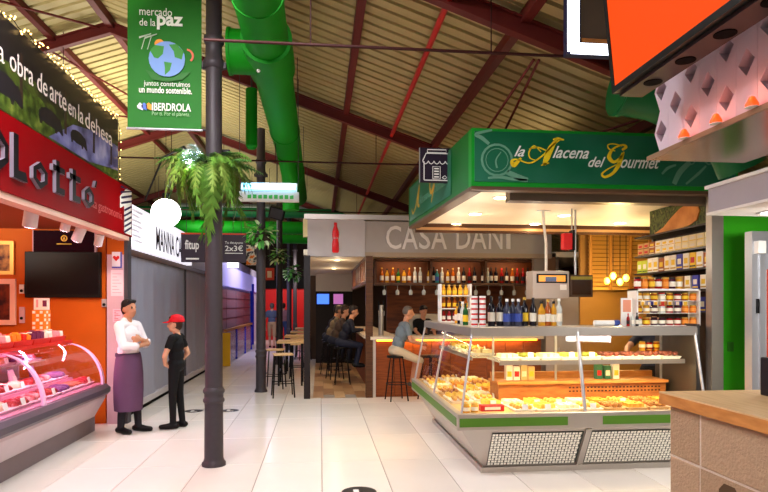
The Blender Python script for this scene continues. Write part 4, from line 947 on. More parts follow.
# bottles
def bottle(name, cat, bm_, cm_, lm_, h=.30, rad=.037, neck=.014, shoulder=.62, square=False):
    t = thing(name, 'x', cat)
    b = B(); n_ = 4 if square else 12
    b.lathe([(rad * .94, 0), (rad, .008), (rad, h * shoulder), (rad * .8, h * (shoulder + .07)), (neck, h * (shoulder + .17)), (neck, h * .95)], (0, 0, 0), n_, sm=not square); b.build('body', bm_, t)
    b = B(); b.lathe([(neck * 1.25, h * .9), (neck * 1.25, h), (0, h)], (0, 0, 0), 10); b.build('cap', cm_, t)
    b = B(); b.lathe([(rad * 1.015, h * .16), (rad * 1.015, h * .46)], (0, 0, 0), n_, sm=not square); b.build('paper_label', lm_, t)
    return t
gAmb = mat('glass_amber', (170, 84, 22), .08, alpha=.85); gGrn = mat('glass_green', (36, 92, 44), .08, alpha=.9); gClr = mat('glass_pale', (216, 220, 214), .06, alpha=.75); gDrk = mat('glass_dark', (22, 20, 28), .1); gTeal = mat('glass_teal', (60, 150, 150), .08, alpha=.85); gGold = mat('glass_gold', (220, 160, 50), .1, alpha=.9); gRed = mat('glass_red', (150, 24, 24), .1)
lW = mat('label_white', (236, 228, 210), .5); lY = mat('label_yellow', (236, 196, 50), .5); lR = mat('label_red', (200, 40, 36), .5); lK = mat('label_black', (30, 28, 30), .5); lB = mat('label_blue', (60, 80, 160), .5)
capK = mat('cap_black', (24, 22, 24), .4); capG = mat('cap_gold', (200, 160, 70), .3, .6); capR = mat('cap_red', (190, 30, 30), .4); capW = mat('cap_white', (230, 230, 226), .4)
BT = {'amber': bottle('spirit_bottle', 'bottle', gAmb, capG, lW), 'clear': bottle('spirit_bottle', 'bottle', gClr, capW, lW, .31, .036), 'green': bottle('spirit_bottle', 'bottle', gGrn, capK, lY, .29), 'teal': bottle('spirit_bottle', 'bottle', gTeal, capW, lB, .27, .042), 'golden': bottle('spirit_bottle', 'bottle', gGold, capK, lW, .28, .04, square=True), 'dark': bottle('spirit_bottle', 'bottle', gDrk, capK, lW, .32), 'red': bottle('spirit_bottle', 'bottle', gRed, capR, lK, .30)}
seq = ['amber', 'golden', 'amber', 'green', 'golden', 'amber', 'clear', 'clear', 'golden', 'dark', 'teal', 'clear', 'golden', 'amber', 'clear', 'dark', 'red', 'dark', 'dark', 'clear', 'dark', 'dark', 'red', 'dark', 'amber', 'red', 'red', 'dark']
for k, c_ in enumerate(seq):
    xx = xa + .1 + (xb - xa - .2) * (k + .5) / len(seq)
    if abs(xx - (xa * 2 + xb) / 3) < .06 or abs(xx - (xa + xb * 2) / 3) < .06: xx += .055
    o = place(BT[c_], USED, (xx, YS + .02 + .03 * (k % 2), zs), .3 * k, f'{c_} glass bottle on the overhead bar shelf, {ORD[k]} from the left', 'bottles on the overhead bar shelf')
# hanging glasses under the shelf
def wineglass():
    t = thing('wine_glass', 'x', 'glass', group='wine glasses hung under the shelf')
    b = B(); b.lathe([(.035, -.003), (.035, 0), (.004, -.006), (.004, -.08)], (0, 0, 0), 12); b.build('foot', gClr, t); b = B(); b.lathe([(.004, -.08), (.03, -.10), (.04, -.13), (.036, -.17), (.03, -.19)], (0, 0, 0), 12); b.build('bowl', gClr, t); return t
WG = wineglass()
for k in range(12): place(WG, USED, (xa + .2 + (xb - xa - .4) * k / 11, YS - .02, zs - .05), 0, f'wine glass hanging under the bar shelf, {ORD[k]} from the left')
# wooden side grille over the bar aisle
r = thing('wooden_grille', 'brown slatted wooden grille hung along the bar aisle', 'grille', (XC - .1, 13.5, 2.05))
for k in range(9):
    ya_ = YBAR + .3 + k * .55; b = B(); b.box(XC - .16, XC - .1, ya_, ya_ + .3, 2.16, 2.58); b.build('panel', mat_ramp('grille_wood', [(.35, (120, 70, 34)), (.65, (176, 112, 56))], 4, .5, 4), r)
for z in (2.10, 2.56): b = B(); b.box(XC - .17, XC - .09, YBAR + .2, 16.2, z, z + .06); b.build('rail', WOODD, r)
# back bar with fittings
b = B(); b.box(XC + .5, 4.3, 13.62, 13.7, 0, 2.62); tag(b.build('wall_back_counter', mat_ramp('back_bar', [(.35, (70, 34, 18)), (.65, (110, 58, 30))], 2, .5, 4, (1, 1, 6))), 'brown back wall behind the bar counter', kind='structure')
r = thing('back_counter', 'pale back counter with cupboards behind the bar', 'cabinet', (2.5, 13.4, 0))
b = B(); b.box(XC + .5, 4.2, 13.1, 13.6, 0, 1.0); b.build('body', mat('cup_beige', (196, 164, 120), .5), r); b = B(); b.box(XC + .48, 4.22, 13.05, 13.6, 1.0, 1.05); b.build('top', STEEL, r)
for k in range(5): b = B(); xx = XC + .55 + k * .48; b.box(xx, xx + .45, 13.08, 13.1, .1, .92); b.build('door', mat('cup_door', (210, 180, 138), .5), r)
r = thing('beer_tap', 'tall steel beer tap on the bar counter left of the seated man', 'beer tap', (XC + .2, YBAR + .3, 1.12)); px_ = atY(381, 300, YBAR + .3).x
b = B(); b.cyl((px_, YBAR + .3, 1.12), (px_, YBAR + .3, 1.70), .05, n=14); b.build('tower', STEEL, r)
for s in (-1, 1): b = B(); b.cyl((px_ + s * .05, YBAR + .28, 1.6), (px_ + s * .05, YBAR + .28, 1.78), .012, n=8); b.build('handle', BLACK, r); b = B(); b.tube([(px_ + s * .05, YBAR + .28, 1.58), (px_ + s * .05, YBAR + .2, 1.58), (px_ + s * .05, YBAR + .19, 1.5)], .01, 6); b.build('spout', STEEL, r)
r = thing('coffee_machine', 'steel coffee machine on the back counter', 'coffee machine', (2.3, 13.35, 1.05)); b = B(); b.box(1.95, 2.7, 13.15, 13.55, 1.12, 1.5); b.build('body', STEEL, r, bev=.02); b = B(); b.box(1.95, 2.7, 13.15, 13.55, 1.05, 1.12); b.build('drip_tray', BLACK, r)
for s in (2.15, 2.5): b = B(); b.cyl((s, 13.12, 1.2), (s, 13.12, 1.3), .04, n=10); b.build('group_head', STEELD, r)
# screens at the end
scrM = mat('screen_blue', (80, 130, 255), .3, emit=1.6, ecol=(70, 120, 255)); scrO = mat('screen_mix', (200, 130, 90), .3, emit=1.2, ecol=(160, 90, 160))
for px0, px1, m_, lab in ((317, 329, scrM, 'blue lit screen at the end of the bar aisle'), (333.5, 343, scrO, 'multicoloured lit screen at the end of the bar aisle')):
    x0, x1, z0, z1 = onwall(px0, 294, px1, 304, 17.55); r = thing('wall_screen', lab, 'screen', ((x0 + x1) / 2, 17.55, z0)); b = B(); b.box(x0, x1, 17.54, 17.56, z0, z1); b.build('display', m_, r); b = B(); b.box(x0 - .03, x1 + .03, 17.555, 17.6, z0 - .03, z1 + .03); b.build('bezel', BLACK, r)
for i, (x, y, e) in enumerate(((.35, 12.2, 22), (.35, 15.0, 26), (2.6, 12.6, 26), (3.6, 12.4, 20))):
    r = thing('downlight', ['recessed downlight nearest the bar entrance', 'recessed downlight deep in the bar aisle', 'recessed downlight over the bar counter', 'recessed downlight at the right of the bar'][i], 'downlight', (x, y, 2.61), group='bar downlights')
    b = B(); b.cyl((x, y, 2.605), (x, y, 2.62), .05, n=12); b.build('lens', mat('downlight_glow', (255, 226, 180), .4, emit=12, ecol=(255, 214, 150)), r); b = B(); b.lathe([(.05, -.008), (.07, -.008), (.07, 0)], (x, y, 2.62), 14); b.build('ring', WHITE, r)
    point('bar_ceiling_fill', (x, y, 2.42), 5 if x < 1 else 1.5, (1, .8, .55), .05)  # extra point light below the lens, added to brighten the bar ceiling
    spot('bar_downlight', (x, y, 2.58), (x, y, 0), e * (2.2 if x < 1 else .8), (1, .66, .36), 150, .06, .8)
# stools along the side run
SB = thing('bar_stool_black', 'x', 'stool', group='black bar stools in the bar')
b = B(); b.lathe([(.17, .76), (.18, .78), (.18, .80), (.0, .805)], (0, 0, 0), 16); b.build('seat', BLACK, SB)
for k in range(4):
    a_ = PI / 4 + k * PI / 2; b = B(); b.tube([(.12 * math.cos(a_), .12 * math.sin(a_), .77), (.23 * math.cos(a_), .23 * math.sin(a_), 0)], .012, 6); b.build('leg', BLACK, SB)
b = B(); b.tube([(.19 * math.cos(t * PI / 6), .19 * math.sin(t * PI / 6), .3) for t in range(13)], .009, 5); b.build('footring', BLACK, SB)
SEATS = [(.48, 12.9), (.34, 13.8), (.24, 14.7), (.22, 15.7)]
for k, (x, y) in enumerate(SEATS): place(SB, USED, (x, y, 0), .3 * k, f'black bar stool along the side run of the bar, {ORD[k]} from the entrance')
ms = atZ(394, 397, 0)
place(SB, USED, (ms.x, 10.58, 0), .2, 'black bar stool under the man in the grey teal polo'); place(SB, USED, (ms.x + .62, 10.6, 0), .5, 'empty black bar stool right of the seated man')
# grey service wall right of the bar
b = B(); xg0 = atY(532, 300, YBAR + .3).x; b.box(xg0, 4.6, YBAR + .2, YBAR + .3, 0, 2.6); tag(b.build('wall_service', mat('service_grey', (132, 120, 110), .5)), 'grey service panel beside the bar shelf', kind='structure')
# ================================================================== delicatessen stall
LX, LY = 1.317, 5.64         # lip corner
BXc, BYc = 1.62, 5.90        # base corner
RXE = 3.92; LYE = 8.54       # right end, far end of the left wing
ZB, ZT = .486, .645
r = thing('deli_counter', 'stainless steel corner display counter with sloping glass and tiled front', 'counter', (2.6, 6.3, 0))
DECK = r
b = B(); b.box(BXc, RXE, BYc, BYc + .8, 0, .055); b.box(BXc, BXc + .8, BYc + .8, LYE, 0, .055); b.build('plinth', STEEL, r)
# sloping body
b = B()
b.hexa([(BXc + .03, BYc + .03, .055), (RXE, BYc + .03, .055), (RXE, BYc + .75, .055), (BXc + .03, BYc + .75, .055)], [(LX + .05, LY + .05, ZB), (RXE, LY + .05, ZB), (RXE, BYc + .75, ZB), (LX + .05, BYc + .75, ZB)])
b.hexa([(BXc + .03, BYc + .75, .055), (BXc + .75, BYc + .75, .055), (BXc + .75, LYE, .055), (BXc + .03, LYE, .055)], [(LX + .05, BYc + .75, ZB), (BXc + .75, BYc + .75, ZB), (BXc + .75, LYE, ZB), (LX + .05, LYE, ZB)])
b.build('body', STEEL, r)
# tiled front panels: pale squares proud of a dark backing
def slopept(x, t, out=0.0):
    p0 = Vector((x, BYc + .03, .055)); p1 = Vector((x, LY + .05, ZB)); n_ = Vector((0, -(ZB - .055), (LY + .05) - (BYc + .03))).normalized(); n_ = Vector((0, -abs(n_.y), -abs(n_.z)))
    return p0 + (p1 - p0) * t + n_ * out
tileW = mat('mosaic_white', (248, 246, 234), .35); tileK = mat('mosaic_back', (56, 62, 56), .5)
for xa_, xb_ in ((BXc + .06, 2.62), (2.70, RXE - .06)):
    b = B(); b.hexa([slopept(xa_, .06, 0), slopept(xb_, .06, 0), slopept(xb_, .06, .008), slopept(xa_, .06, .008)][::1], [slopept(xa_, .9, 0), slopept(xb_, .9, 0), slopept(xb_, .9, .008), slopept(xa_, .9, .008)]); b.build('mosaic_backing', tileK, r)
    b = B(); s_ = .034; nx = int((xb_ - xa_) / s_); nz = 13
    for i in range(nx):
        for j in range(nz):
            x = xa_ + s_ * i + .004; t0 = .07 + .83 * j / nz; t1 = t0 + .83 / nz * .84
            x1_ = x + s_ * .86
            if (i + j) % 2: x1_ = x + s_ * .66
            b._add([slopept(x, t0, .012), slopept(x1_, t0, .012), slopept(x1_, t1, .012), slopept(x, t1, .012)], [(0, 1, 2, 3)])
            b._add([slopept(x, t0, .006), slopept(x1_, t0, .006), slopept(x1_, t0, .012), slopept(x, t0, .012)], [(0, 1, 2, 3)])
    o = b.build('mosaic_tiles', tileW, r); o['kind'] = 'stuff'
b = B(); b.hexa([slopept(2.63, .02, 0), slopept(2.69, .02, 0), slopept(2.69, .02, .02), slopept(2.63, .02, .02)], [slopept(2.63, .98, 0), slopept(2.69, .98, 0), slopept(2.69, .98, .02), slopept(2.63, .98, .02)]); b.build('panel_divider', STEEL, r)
# lip
b = B(); b.box(LX, RXE, LY, LY + .065, ZB, ZT); b.build('front_lip', STEEL, r, bev=.006)
b = B(); b.box(LX, LX + .065, LY + .065, LYE, ZB, ZT); b.build('side_lip', STEEL, r, bev=.006)
gs = mat('lip_green', (74, 116, 34), .4)
for xa_, xb_ in ((LX + .02, 2.42), (2.78, RXE - .02)): b = B(); b.box(xa_, xb_, LY - .004, LY, ZB + .035, ZT - .04); b.build('green_strip', gs, r)
b = B(); b.box(LX - .004, LX, LY + .05, LYE - .05, ZB + .035, ZT - .04); b.build('green_strip', gs, r)
# deck
dk = mat('deck_cream', (226, 190, 120), .35)
b = B(); b.box(LX + .065, RXE, LY + .065, 6.72, ZT - .05, ZT - .01); b.build('display_deck', dk, r)
b = B(); b.box(LX + .065, 2.36, 6.72, LYE, ZT - .05, ZT - .01); b.build('display_deck', dk, r)
# glass posts and panes
TX_, TY_, TZ_ = 1.519, 5.87, 1.43
PANE = pane_mat('deli_pane')
def post(p0, p1, w_=.022, name='glass_post'):
    b = B(); b.tube([p0, p1], w_, 6); b.build(name, ALU, r)
post((LX + .05, LY + .05, ZT), (TX_, TY_, TZ_), .013); post((2.62, LY + .05, ZT), (2.62, TY_, TZ_), .02); post((RXE - .02, LY + .05, ZT), (RXE - .02, TY_, TZ_), .016); post((LX + .05, LYE - .02, ZT), (TX_, LYE - .02, TZ_), .014); post((LX + .05, 7.1, ZT), (TX_, 7.1, TZ_), .014)
for xa_, xb_, ta, tb in ((LX + .07, 2.6, TX_ + .01, 2.6), (2.64, RXE - .03, 2.64, RXE - .03)):
    b = B(); b.quad((xa_, LY + .05, ZT), (xb_, LY + .05, ZT), (tb, TY_, TZ_), (ta, TY_, TZ_)); b.build('front_pane', PANE, r)
for ya_, yb_, ta, tb in ((LY + .07, 7.08, TY_ + .01, 7.08), (7.12, LYE - .03, 7.12, LYE - .03)):
    b = B(); b.quad((LX + .05, yb_, ZT), (LX + .05, ya_, ZT), (TX_, ta, TZ_), (TX_, tb, TZ_)); b.build('side_pane', PANE, r)
# top slab
b = B(); b.box(TX_ - .015, RXE, TY_ - .015, 6.42, TZ_ - .0, TZ_ + .045); b.build('top_slab', STEEL, r, bev=.006)
b = B(); b.box(TX_ - .015, 2.02, 6.42, LYE, TZ_ - .0, TZ_ + .045); b.build('top_slab', STEEL, r, bev=.006)
b = B(); b.box(TX_ - .015, RXE, TY_ - .018, TY_ - .002, TZ_ - .045, TZ_ + .03); b.build('valance', STEEL, r)
b = B(); b.box(TX_ - .018, TX_ - .002, TY_ + .0, LYE, TZ_ - .045, TZ_ + .03); b.build('valance', STEEL, r)
# inner shelf, back riser
b = B(); b.box(1.85, RXE - .03, 6.03, 6.5, 1.10, 1.118); b.build('glass_shelf', mat('shelf_glass', (226, 234, 226), .1, alpha=.5), r)
b = B(); b.box(1.85, RXE - .03, 6.02, 6.035, 1.075, 1.122); b.build('shelf_edge', STEEL, r)
b = B(); b.box(1.70, 2.05, 6.6, LYE - .1, 1.10, 1.118); b.build('glass_shelf', MATS['shelf_glass'], r)
b = B(); b.box(1.70, 1.715, 6.6, LYE - .1, 1.075, 1.122); b.build('shelf_edge', STEEL, r)
WOODL = mat_ramp('deck_wood', [(.3, (170, 104, 48)), (.7, (206, 144, 76))], 3, .45, 6, (2, 10, 10))
b = B(); b.box(1.95, RXE - .03, 6.38, 6.72, ZT - .01, .83); b.build('wood_riser', mat_ramp('riser_wood', [(.3, (150, 86, 36)), (.7, (186, 118, 56))], 3, .45, 6, (2, 10, 10)), r)
b = B(); b.box(1.93, RXE - .02, 6.34, 6.72, .83, .86); b.build('wood_step', WOODL, r)
for k in range(26): b = B(); xx = 2.75 + .042 * k; b.box(xx, xx + .022, 6.376, 6.381, .775, .79); b.build('slot', mat('slot_dark', (50, 28, 16), .7), r); b = B(); b.box(xx, xx + .022, 6.376, 6.381, .735, .75); b.build('slot', MATS['slot_dark'], r)
b = B(); b.box(1.95, RXE - .03, 6.66, 6.72, .86, .93); b.build('wood_back', WOODL, r)
for xx in (1.9, 2.62, RXE - .05): b = B(); b.box(xx, xx + .02, 6.45, 6.47, .86, TZ_); b.build('shelf_bracket', ALU, r)
tubeW = mat('case_tube', (255, 236, 190), .4, emit=6, ecol=(255, 216, 140))
b = B(); b.cyl((1.7, 5.98, TZ_ - .03), (RXE - .1, 5.98, TZ_ - .03), .012, n=8); b.build('light_tube', tubeW, r)
b = B(); b.cyl((1.62, 6.2, TZ_ - .03), (1.62, LYE - .1, TZ_ - .03), .012, n=8); b.build('light_tube', tubeW, r)
b = B(); b.cyl((1.9, 6.1, 1.085), (RXE - .1, 6.1, 1.085), .010, n=8); b.build('light_tube', tubeW, r)
WARM = (1, .76, .38)
area('deli_case_light', (2.7, 6.0, TZ_ - .06), (2.7, 6.05, .6), 2.1, .06, 19, WARM); area('deli_case_light', (2.8, 6.13, 1.07), (2.8, 6.1, .6), 2.0, .05, 15, WARM); area('deli_case_light', (1.66, 7.3, TZ_ - .06), (1.7, 7.3, .6), .06, 2.2, 19, WARM)

# ------------------------------------------------------------------ food on display
fM = {'golden croquettes': mat_ramp('food_gold', [(.35, (206, 140, 50)), (.6, (246, 200, 100))], 20, .5), 'cream cheese portions': mat('food_cream', (250, 236, 190), .5), 'brown pastries': mat_ramp('food_brown', [(.35, (150, 84, 34)), (.6, (214, 150, 70))], 16, .5), 'yellow cheese wedges': mat('food_yellow', (246, 206, 90), .45), 'dark cured meat': mat_ramp('food_dark', [(.35, (70, 34, 28)), (.6, (130, 66, 50))], 16, .4), 'orange cakes': mat_ramp('food_orange', [(.35, (214, 120, 30)), (.6, (246, 180, 70))], 14, .5), 'green olives': mat('food_olive', (130, 134, 50), .35)}
def food_tray(nm, shape, tm):
    t = thing('food_tray', 'x', 'food tray', group='food trays in the deli counter')
    b = B(); b.hexa([(-.095, -.11, 0), (.095, -.11, 0), (.095, .11, 0), (-.095, .11, 0)], [(-.11, -.125, .028), (.11, -.125, .028), (.11, .125, .028), (-.11, .125, .028)]); b.build('tray', tm, t)
    rnd = random.Random(len(nm))
    for k in range(9):
        x, y = -.06 + .06 * (k % 3) + rnd.uniform(-.01, .01), -.07 + .07 * (k // 3) + rnd.uniform(-.01, .01); b = B(); mt = Matrix.Translation((x, y, .028)) @ Matrix.Rotation(rnd.uniform(-.6, .6), 4, 'Z')
        if shape == 'ball': b.sphere((x, y, .048), (.03, .026, .024), 8)
        elif shape == 'roll': b.tube([mt @ Vector((-.03, 0, .02)), mt @ Vector((-.02, 0, .024)), mt @ Vector((.02, 0, .024)), mt @ Vector((.03, 0, .02))], [.012, .022, .022, .012], 7)
        elif shape == 'wedge': b.hexa([mt @ Vector(p) for p in ((-.03, -.022, 0), (.03, 0, 0), (.03, .004, 0), (-.03, .022, 0))], [mt @ Vector(p) for p in ((-.03, -.022, .045), (.03, 0, .04), (.03, .004, .04), (-.03, .022, .045))])
        else: b.box(-.027, .027, -.03, .03, 0, .035, mtx=mt)
        b.build('food_piece', fM[nm], t)
    if shape in ('ball', 'wedge'):
        b = B(); b.hexa([(-.03, -.122, .028), (.03, -.122, .028), (.03, -.118, .028), (-.03, -.118, .028)], [(-.03, -.112, .08), (.03, -.112, .08), (.03, -.108, .08), (-.03, -.108, .08)]); b.build('price_card', WHITE, t)
    return t
whiteT = mat('dish_white', (246, 244, 236), .3)
FT = {'golden croquettes': food_tray('golden croquettes', 'ball', whiteT), 'cream cheese portions': food_tray('cream cheese portions', 'block', whiteT), 'brown pastries': food_tray('brown pastries', 'roll', WOODP), 'yellow cheese wedges': food_tray('yellow cheese wedges', 'wedge', whiteT), 'dark cured meat': food_tray('dark cured meat', 'roll', whiteT), 'orange cakes': food_tray('orange cakes', 'block', WOODP), 'green olives': food_tray('green olives', 'ball', whiteT)}
ZD = ZT - .01
fr = ['yellow cheese wedges', 'cream cheese portions', 'yellow cheese wedges', 'golden croquettes', 'cream cheese portions', 'orange cakes', 'golden croquettes', 'brown pastries', 'orange cakes']
for k, nm in enumerate(fr): place(FT[nm], USED, (1.78 + .235 * k, 6.13, ZD), 0, f'tray of {nm} in the rear deck row, {ORD[k]} from the deli corner')
f2 = ['golden croquettes', 'yellow cheese wedges', 'cream cheese portions', 'golden croquettes', 'brown pastries', 'orange cakes', 'brown pastries', 'golden croquettes']
for k, nm in enumerate(f2): place(FT[nm], USED, (2.02 + .235 * k, 5.85, ZD), 0, f'tray of {nm} in the front deck row, {ORD[k]} from the deli corner')
f3 = ['golden croquettes', 'yellow cheese wedges', 'brown pastries', 'golden croquettes', 'cream cheese portions', 'yellow cheese wedges', 'golden croquettes', 'brown pastries']
for k, nm in enumerate(f3): place(FT[nm], USED, (1.53, 6.42 + .26 * k, ZD), PI / 2, f'tray of {nm} in the outer left wing row, {ORD[k]} from the deli corner')
f3b = ['golden croquettes', 'cream cheese portions', 'golden croquettes', 'yellow cheese wedges', 'orange cakes', 'golden croquettes', 'cream cheese portions', 'golden croquettes']
for k, nm in enumerate(f3b): place(FT[nm], USED, (1.81, 6.50 + .26 * k, ZD), PI / 2, f'tray of {nm} in the inner left wing row, {ORD[k]} from the deli corner')
f4 = ['cream cheese portions', 'green olives', 'cream cheese portions', 'golden croquettes', 'green olives', 'dark cured meat', 'dark cured meat', 'dark cured meat', 'dark cured meat']
for k, nm in enumerate(f4): place(FT[nm], USED, (1.98 + .225 * k, 6.2, 1.119), 0, f'white tray of {nm} on the deli glass shelf, {ORD[k]} from the left')
for k in range(5): place(FT[['cream cheese portions', 'golden croquettes', 'green olives', 'cream cheese portions', 'yellow cheese wedges'][k]], USED, (1.88, 6.8 + .3 * k, 1.119), PI / 2, f'tray on the left wing glass shelf, {ORD[k]} from the corner')
for k in range(6): nm = ['golden croquettes', 'orange cakes', 'yellow cheese wedges', 'brown pastries', 'golden croquettes', 'cream cheese portions'][k]; place(FT[nm], USED, (2.08, 6.88 + .26 * k, ZD), PI / 2, f'tray of {nm} in the innermost left wing row, {ORD[k]} from the deli corner')
# jars and packs near the corner and on the step
def jar(nm, body, lid, lab, h=.085, rad=.036):
    t = thing('glass_jar', 'x', 'jar'); b = B(); b.lathe([(rad * .92, 0), (rad, .006), (rad, h * .78), (rad * .82, h * .86)], (0, 0, 0), 12); b.build('body', body, t); b = B(); b.lathe([(rad * .86, h * .84), (rad * .9, h * .86), (rad * .9, h), (0, h)], (0, 0, 0), 12); b.build('lid', lid, t); b = B(); b.lathe([(rad * 1.02, h * .2), (rad * 1.02, h * .62)], (0, 0, 0), 12); b.build('paper_label', lab, t); return t
JR = {'amber': jar('a', gAmb, capG, lY), 'dark red': jar('r', gRed, capK, lW), 'honey': jar('h', gGold, capG, lW), 'orange': jar('o', mat('jar_orange', (214, 110, 30), .2), capG, mat('label_orange', (236, 150, 60), .5)), 'plum': jar('p', mat('jar_plum', (70, 26, 44), .2), capK, lW), 'white labelled': jar('w', gClr, capR, lW)}
for k, (x, y) in enumerate(((1.44, 5.80), (1.53, 5.82), (1.45, 5.90))): place(JR['honey'], USED, (x, y, ZD), k, f'honey jar in the front corner of the deli case, {ORD[k]} from the glass post', 'jars in the deli corner')
r = thing('gift_pack', 'flat red food pack behind the corner jars in the deli case', 'pack', (1.72, 5.88, ZD)); b = B(); b.box(1.60, 1.84, 5.83, 5.92, ZD, ZD + .06); b.build('pack', lR, r, bev=.006); b = B(); b.box(1.64, 1.80, 5.828, 5.831, ZD + .015, ZD + .045); b.build('label', lW, r)
for k in range(7):
    x = 2.1 + .085 * k if k < 4 else 2.75 + .1 * k
    r = thing('paper_pack', f'white paper pack on the wooden step of the deli case, {ORD[k]} from the left', 'pack', (x, 6.5, .86), group='packs on the wooden step'); b = B(); b.box(x - .038, x + .038, 6.47, 6.54, .86, 1.03 - .02 * (k % 2)); b.build('pack', [whiteT, mat('pack_buff', (214, 186, 130), .5), mat('pack_green', (60, 120, 90), .5)][(k // 2) % 3], r, bev=.005); b = B(); b.box(x - .025, x + .025, 6.468, 6.471, .90, .96); b.build('label', [lY, lR, lW][k % 3], r)

# ------------------------------------------------------------------ goods standing on the counter top
ZTP = TZ_ + .045
wine = bottle('wine_bottle', 'bottle', gDrk, capK, lW, .32, .04); wine2 = bottle('wine_bottle', 'bottle', mat('glass_smoke', (58, 60, 76), .12), capW, lB, .29, .042); wine3 = bottle('wine_bottle', 'bottle', gDrk, capG, lY, .31, .04)
for k, px in enumerate((491.5, 500, 507, 513, 518.5, 524.5)):
    y = 6.2 + .05 * (k % 2); p_ = atY(px, 322, y); w_ = [wine, wine, wine2, wine2, wine2, wine3][k]
    place(w_, USED, (p_.x, y, ZTP), k, f'dark bottle on the deli counter top, {ORD[k]} right of the red striped tins', 'bottles on the deli counter top')
for k, px in enumerate((533, 541.5, 548, 553.5, 559)):
    y = 6.22; p_ = atY(px, 322, y); nm = ['dark', 'golden', 'amber', 'golden', 'clear'][k]
    place(BT[nm], USED, (p_.x, y, ZTP), k, f'{nm} bottle on the deli counter top, {ORD[k]} left of the paper roll', 'bottles on the deli counter top', sc=.95)
tin = thing('food_tin', 'x', 'tin', group='striped tins on the deli counter'); b = B(); b.lathe([(.033, 0), (.034, .003), (.034, .05), (.033, .053), (0, .053)], (0, 0, 0), 14); b.build('can', capW, tin); b = B(); b.lathe([(.0345, .014), (.0345, .032)], (0, 0, 0), 14); b.build('red_band', lR, tin)
for cidx, px in enumerate((474.5, 482.5)):
    for k in range(6):
        p_ = atY(px, 320, 6.12); place(tin, USED, (p_.x, 6.12, ZTP + .0532 * k), 0, f'red striped tin in the {["left", "right"][cidx]} stack on the deli top, {ORD[k]} from the bottom')
# tiered bottle rack on the left wing
r = thing('tiered_rack', 'small white tiered rack of oils and sauces on the left wing', 'rack', (1.75, 7.9, ZTP)); xr0, xr1 = 1.56, 1.98; yr = 7.75
for s_ in (xr0, xr1 - .02): b = B(); b.box(s_, s_ + .02, yr - .08, yr + .08, ZTP, ZTP + .5); b.build('side', WHITE, r)
for k in range(3): b = B(); b.box(xr0, xr1, yr - .08, yr + .08, ZTP + .0 + .17 * k, ZTP + .012 + .17 * k); b.build('shelf', WHITE, r)
sauce = bottle('sauce_bottle', 'bottle', gRed, capK, lW, .15, .026); sauce2 = bottle('sauce_bottle', 'bottle', gAmb, capG, lY, .15, .026); oil = bottle('sauce_bottle', 'bottle', gGold, capG, lY, .14, .03)
for k in range(3):
    for j in range(5):
        place([sauce, sauce2, oil][k], USED, (xr0 + .06 + .075 * j, yr, ZTP + .013 + .17 * k), j, f'{["dark red sauce", "amber sauce", "yellow oil"][k]} bottle in the tiered rack, {ORD[j]} from the left', 'bottles in the tiered rack')
for k, nm in enumerate(('green', 'clear', 'dark', 'golden')): place(BT[nm], USED, (1.62 + .02 * k, 6.55 + .22 * k, ZTP), k, f'{nm} bottle on the left wing of the deli top, {ORD[k]} from the corner', 'bottles on the left wing', sc=.85)

for k in range(6): place(JR[['honey', 'amber', 'orange', 'honey', 'dark red', 'amber'][k]], USED, (3.62 + .085 * (k % 3), 6.40 + .0 * k, 1.119 + .086 * (k // 3)), k, f'jar at the right end of the deli glass shelf, {["lower", "upper"][k // 3]} layer, {ORD[k % 3]} from the left', 'jars on the glass shelf')
# paper roll
p_ = atY(603, 318, 6.2); r = thing('paper_roll', 'white paper roll with a blue end lying on the deli top', 'paper roll', (p_.x, 6.2, ZTP)); b = B(); b.cyl((p_.x - .1, 6.2, ZTP + .03), (p_.x + .12, 6.2, ZTP + .03), .03, n=14); b.build('roll', WHITE, r); b = B(); b.cyl((p_.x + .12, 6.2, ZTP + .03), (p_.x + .18, 6.2, ZTP + .03), .032, n=14); b.build('blue_end', lB, r)
# jar rack
YJ = 6.15
x0, x1, z0, z1 = onwall(634, 289, 697, 322, YJ); z0 = ZTP
r = thing('jar_rack', 'white framed rack of preserve jars on the right of the deli top', 'rack', ((x0 + x1) / 2, YJ, z0)); hz = (z1 - z0)
for q in ((x0, x1, z1 - .02, z1), (x0, x0 + .015, z0, z1), (x1 - .015, x1, z0, z1)): b = B(); b.box(q[0], q[1], YJ - .06, YJ + .14, q[2], q[3]); b.build('frame_bar', WHITE, r)
tiers = [z0, z0 + hz / 3, z0 + 2 * hz / 3]
for z in tiers: b = B(); b.box(x0, x1, YJ - .06, YJ + .14, z, z + .006); b.build('tier', WHITE, r)
cols = 8; names = [['white labelled', 'amber', 'plum', 'plum', 'dark red', 'dark red', 'orange', 'orange'], ['amber', 'honey', 'plum', 'white labelled', 'dark red', 'plum', 'orange', 'orange'], ['honey', 'honey', 'amber', 'white labelled', 'amber', 'dark red', 'amber', 'orange']]
for t_ in range(3):
    for k in range(cols):
        nm = names[t_][k]; place(JR[nm], USED, (x0 + .05 + (x1 - x0 - .1) * k / (cols - 1), YJ, tiers[t_] + .0065), k, f'{nm} jar on the {["bottom", "middle", "top"][t_]} tier of the white rack, {ORD[k]} from the left', 'jars in the white rack', sc=min(1.0, hz / 3 * .95 / .085))
for k in range(7):
    nm = ['dark red', 'orange', 'amber', 'dark red', 'orange', 'plum', 'honey'][k]
    place(JR[nm], USED, (x0 + .05 + .08 * k, YJ + .02, z1 + .0005), k, f'{nm} jar standing on top of the white rack, {ORD[k]} from the left', 'jars on the white rack', sc=(1, 1, 1.5))
